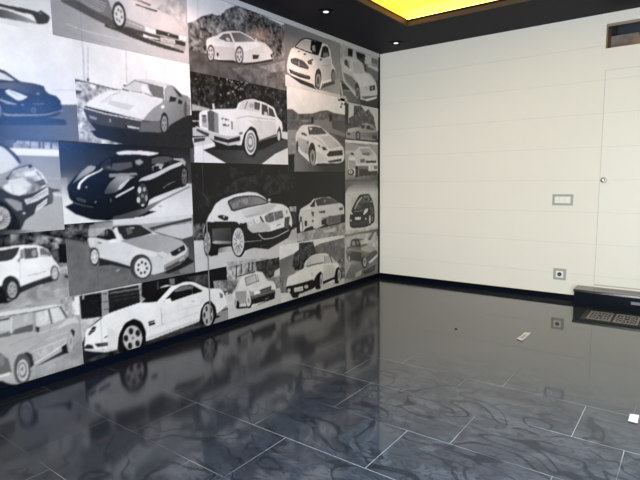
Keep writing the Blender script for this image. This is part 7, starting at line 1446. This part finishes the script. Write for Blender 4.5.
GROUP = 'black and white car pictures on the left wall'
LABELS = {
'A': ('picture of a white car cut to its dark spoiler, topmost picture at the far left', 'white car cut off behind a dark rear edge'),
'C': ('picture of a dark sports coupe against a pale wall, left of the pop-up headlight coupe', 'dark sports coupe front'),
'D': ('picture of a pale wedge sports car with side strakes, topmost above the garage door picture', 'pale wedge sports car with side strakes'),
'E': ('picture of a white wedge coupe parked before a pale garage door on gravel', 'white wedge coupe with dark bumper'),
'F': ('picture of a glossy black supercar on a white studio floor', 'glossy black supercar'),
'G': ('picture of a dark two-seat city car with big headlight, beside the black supercar', 'dark city car with oval headlight'),
'H': ('picture of a white rounded vintage small car before dark bushes, at the left edge', 'white rounded vintage small car'),
'I': ('picture of a silver open-top roadster on grey asphalt, below the black supercar', 'silver open-top roadster'),
'J': ('picture of a pale boxy vintage sedan, bottom left corner above the skirting', 'pale boxy vintage sedan'),
'K': ('wide picture of a white hardtop coupe before dark garage doors, along the skirting', 'white hardtop coupe seen from the side'),
'L': ('picture of a white mid-engine sports car before a rocky hill', 'white mid-engine sports car'),
'X': ('picture of a white stately limousine with tall upright grille before dark trees', 'white limousine with tall grille'),
'M': ('picture of a tiny white hatchback with wide oval grille under the ceiling', 'tiny white hatchback'),
'N': ('picture of a silver sedan by a building, topmost in the wall corner', 'silver sedan seen from above'),
'O': ('picture of a silver sports coupe on a road under hills and a bright sky', 'silver sports coupe with wide grille'),
'P': ('large picture of a two-tone white and black grand coupe on dark background', 'two-tone grand coupe'),
'Q': ('small picture of a white boxy classic coupe before trees, along the skirting', 'white boxy classic coupe'),
'R': ('picture of a white rear-engine sports coupe with black bumper before a tree, along the skirting', 'white rear-engine sports coupe'),
'S': ('picture of a pale exotic car with open door on black, right of the two-tone coupe', 'pale exotic car with open door'),
'T': ('small picture of a grey vintage coupe before tall trees, beside the wall corner', 'grey vintage coupe'),
'U': ('small picture of a pale sports car seen from behind, beside the wall corner', 'pale sports car seen from behind'),
'V': ('small picture of a black city car on a pale ground, beside the wall corner', 'black city car'),
'W': ('picture of a grey vintage sedan on a driveway, lowest in the wall corner', 'grey vintage sedan'),
}

def inside(P, X, Y):
    c = np.zeros(X.shape, bool); n = len(P)
    for i in range(n):
        x1, y1 = P[i]; x2, y2 = P[i-1]
        if y1 == y2: continue
        k = ((y1 > Y) != (y2 > Y)) & (X < (x2-x1)*(Y-y1)/(y2-y1)+x1)
        c ^= k
    return c

def soften(P, t):
    o_ = []
    for (ax, ay), (bx, by) in zip(P, P[1:]+P[:1]):
        o_ += [(ax+(bx-ax)*t, ay+(by-ay)*t), (bx+(ax-bx)*t, by+(ay-by)*t)]
    return o_

def vnoise(X, Y, sc, seed):
    rs = np.random.RandomState(seed); out = 0; amp = 0
    for o_, (s, a) in enumerate(((sc, 1.0), (sc*.45, .75), (sc*.2, .45))):
        T = rs.rand(64, 64); u = X/s; v = Y/s
        i = np.floor(u).astype(int); j = np.floor(v).astype(int); fu = u-i; fv = v-j
        t00 = T[i % 64, j % 64]; t10 = T[(i+1) % 64, j % 64]; t01 = T[i % 64, (j+1) % 64]; t11 = T[(i+1) % 64, (j+1) % 64]
        out = out + a*((t00*(1-fu)+t10*fu)*(1-fv)+(t01*(1-fu)+t11*fu)*fv); amp += a
    r = out/amp
    return np.clip((r-.5)*1.9+.5, 0, 1)

def blur(a):
    k = (1/16, 4/16, 6/16, 4/16, 1/16)
    for ax in (0, 1):
        pd = [(0, 0), (0, 0)]; pd[ax] = (2, 2); b = np.pad(a, pd, mode='edge'); n_ = a.shape[ax]
        a = sum(w*np.take(b, range(i, i+n_), axis=ax) for i, w in enumerate(k))
    return a

def lin(v):
    v = np.clip(v, 0, 255)/255.
    return np.where(v <= .04045, v/12.92, ((v+.055)/1.055)**2.4)

def mesh_from(name, V, F, colr, parent=None):
    me = bpy.data.meshes.new(name)
    me.vertices.add(len(V)); me.vertices.foreach_set('co', np.asarray(V, np.float32).ravel())
    nf = len(F); me.loops.add(nf*4); me.polygons.add(nf)
    me.loops.foreach_set('vertex_index', np.asarray(F, np.int32).ravel())
    me.polygons.foreach_set('loop_start', np.arange(nf, dtype=np.int32)*4)
    me.polygons.foreach_set('loop_total', np.full(nf, 4, np.int32))
    at = me.color_attributes.new('ink', 'FLOAT_COLOR', 'POINT')
    c4 = np.ones((len(V), 4), np.float32); c4[:, :3] = colr
    at.data.foreach_set('color', c4.ravel())
    me.update(calc_edges=True); me.validate()
    me.materials.append(M['print'])
    return link(bpy.data.objects.new(name, me), parent)

SEAMS = (-3657, -2732)
for pk, (rect, over, lift, cell, text) in PICTURES.items():
    y0, y1, z0, z1 = [v*1000 for v in rect]
    ny = max(4, round((y1-y0)/cell)); nz = max(4, round((z1-z0)/cell))
    fy = np.linspace(y0, y1, 2*ny+1); fz = np.linspace(z0, z1, 2*nz+1)
    Yg, Zg = np.meshgrid(fy, fz, indexing='ij')
    img = np.full(Yg.shape, 128.); mask = np.zeros(Yg.shape, bool); car = False
    for oi, op in enumerate(text.split('\n')):
        h = op[0]
        if h == 'C': car = True; continue
        if h == 'E': car = False; continue
        head, _, rest = op[1:].partition(' ')
        nums = [float(t_) for t_ in head.split(',')]
        if h == 'b': img[:] = nums[0]; continue
        P = [tuple(float(c) for c in q.split(',')) for q in rest.split()]
        ab = None
        if h == 'g': ab, P = P[:2], P[2:]
        if car and len(P) >= 7 and len(P) != 20: P = soften(P, .14)
        ys = [q[0] for q in P]; zs_ = [q[1] for q in P]
        i0, i1 = np.searchsorted(fy, (min(ys), max(ys))); j0, j1 = np.searchsorted(fz, (min(zs_), max(zs_)))
        if i1 <= i0 or j1 <= j0: continue
        sl = (slice(i0, i1), slice(j0, j1)); Ys, Zs = Yg[sl], Zg[sl]
        k = inside(P, Ys, Zs)
        if h == 'p': val = nums[0]
        elif h == 'g':
            (ax, az), (bx, bz) = ab; dx, dz = bx-ax, bz-az
            t_ = np.clip(((Ys-ax)*dx+(Zs-az)*dz)/max(dx*dx+dz*dz, 1), 0, 1); val = nums[0]+(nums[1]-nums[0])*t_
        else:
            val = nums[0]+(nums[1]-nums[0])*vnoise(Ys+9000, Zs+500, nums[2], oi*7+ord(pk))
        img[sl] = np.where(k, val, img[sl])
        if car: mask[sl] |= k
    img = img*(.97+.06*vnoise(Yg+9000, Zg+500, 90, ord(pk))) + 6*(vnoise(Yg+9000, Zg+500, 13, ord(pk)+9)-.5)
    for s_ in SEAMS:                                   # open joints between the paper lengths
        d = np.abs(Yg-s_); img = np.where(d < 3.2, img*.90, img)
    img = blur(img)[::2, ::2]; cm = mask[1::2, 1::2]
    alb = np.maximum(lin(img)*.95-.014, .003); colr = np.stack([alb, alb*.985, alb*.97], -1)
    Vy, Vz = np.meshgrid(fy[::2]/1000, fz[::2]/1000, indexing='ij')
    x = .004 + .002*lift
    drop = np.zeros(cm.shape, bool)
    for o_ in over:
        r = PICTURES[o_][0]; m_ = .001
        drop |= (Vy[:-1, :-1] >= r[0]-m_) & (Vy[1:, 1:] <= r[1]+m_) & (Vz[:-1, :-1] >= r[2]-m_) & (Vz[1:, 1:] <= r[3]+m_)
    idx = np.arange((ny+1)*(nz+1)).reshape(ny+1, nz+1)
    quads = np.stack([idx[:-1, :-1], idx[1:, :-1], idx[1:, 1:], idx[:-1, 1:]], -1)
    Vall = np.stack([np.full(Vy.size, x), Vy.ravel(), Vz.ravel()], -1); Call = colr.reshape(-1, 3)
    def sub(sel):
        q = quads[sel]; u, invx = np.unique(q.ravel(), return_inverse=True)
        return Vall[u], invx.reshape(-1, 4), Call[u]
    V, F, C_ = sub(~cm & ~drop)
    # board edge
    n0 = len(V); a, b, c, d = y0/1000, y1/1000, z0/1000, z1/1000
    E_ = [(xx, yy, zz) for xx in (.0005, x) for yy, zz in ((a, c), (b, c), (b, d), (a, d))]
    FE = [(n0+i, n0+(i+1) % 4, n0+4+(i+1) % 4, n0+4+i) for i in range(4)]
    V = np.concatenate([V, E_]); F = np.concatenate([F, FE]); C_ = np.concatenate([C_, np.full((8, 3), .25)])
    root = mesh_from('car_picture', V, F, C_)
    tag(root, LABELS[pk][0], 'picture', GROUP)
    if cm.any():
        V, F, C_ = sub(cm & ~drop)
        pc = mesh_from('printed_car', V, F, C_, root); pc['label'] = LABELS[pk][1]

# grey strip over the open paper joint in front of the white coupe picture
bm = bmesh.new(); box(bm, .0075, .0105, -2.736, -2.726, .10, .93, .001)
tag(obj('trim_6', bm, M['seam']), kind='structure')

# ------------------------------------------------------------------ light
def area(name, loc, rot, sx, sy, power, col, spread=180):
    l_ = bpy.data.lights.new(name, 'AREA'); l_.shape = 'RECTANGLE'; l_.size = sx; l_.size_y = sy; l_.energy = power; l_.color = col; l_.spread = math.radians(spread)
    o_ = bpy.data.objects.new(name, l_); o_.location = loc; o_.rotation_euler = rot; return link(o_)
area('daylight_garage_opening', (3.25, YF-.03, .85), (math.radians(90), 0, 0), 2.7, 1.7, 325, (.93, .985, 1.0))
area('blue_haze_fill', (XR-.02, -2.35, 2.05), (math.radians(86), 0, math.radians(109)), 1.7, 1.1, 19, (.12, .36, 1.0), 60)  # added out-of-view lamp for the blue haze on the left pictures
area('blue_floor_fill', (3.1, -4.0, RT-.03), (0, 0, 0), 1.2, 1.6, 66, (.50, .74, 1.0), 85)  # added lamp below the recess panel, brightens the near floor in blue
for k, y in enumerate((-1.64, -2.95)):
    l_ = bpy.data.lights.new('spot_glow', 'SPOT'); l_.energy = 27; l_.color = (1, .66, .54); l_.spot_size = math.radians(165); l_.spot_blend = .8; l_.shadow_soft_size = .07
    o_ = bpy.data.objects.new('spot_glow', l_); o_.location = (.41, y, H-.03); link(o_)
w = bpy.data.worlds.new('world'); scene.world = w; w.use_nodes = True
w.node_tree.nodes['Background'].inputs[0].default_value = (.6, .7, .9, 1); w.node_tree.nodes['Background'].inputs[1].default_value = .25

# ------------------------------------------------------------------ camera
cam = bpy.data.cameras.new('camera'); co = bpy.data.objects.new('camera', cam); link(co)
F_PX, YAW, PITCH, ROLL = 501.25, math.radians(-36.798), math.radians(-6.901), math.radians(-.707)
cam.sensor_width = 36; cam.lens = F_PX/640*36; cam.clip_start = .05
fw0 = Vector((math.sin(YAW), math.cos(YAW), 0)); r0 = Vector((math.cos(YAW), -math.sin(YAW), 0)); u0 = Vector((0, 0, 1))
fw = math.cos(PITCH)*fw0 + math.sin(PITCH)*u0; up = -math.sin(PITCH)*fw0 + math.cos(PITCH)*u0
rt = math.cos(ROLL)*r0 + math.sin(ROLL)*up; up2 = -math.sin(ROLL)*r0 + math.cos(ROLL)*up
co.matrix_world = Matrix(((rt.x, up2.x, -fw.x, 3.1054), (rt.y, up2.y, -fw.y, -5.3712), (rt.z, up2.z, -fw.z, 1.2398), (0, 0, 0, 1)))
scene.camera = co

vs = scene.view_settings
vs.view_transform = 'Standard'; vs.look = 'None'; vs.gamma = 1; vs.use_curve_mapping = False; vs.exposure = 0
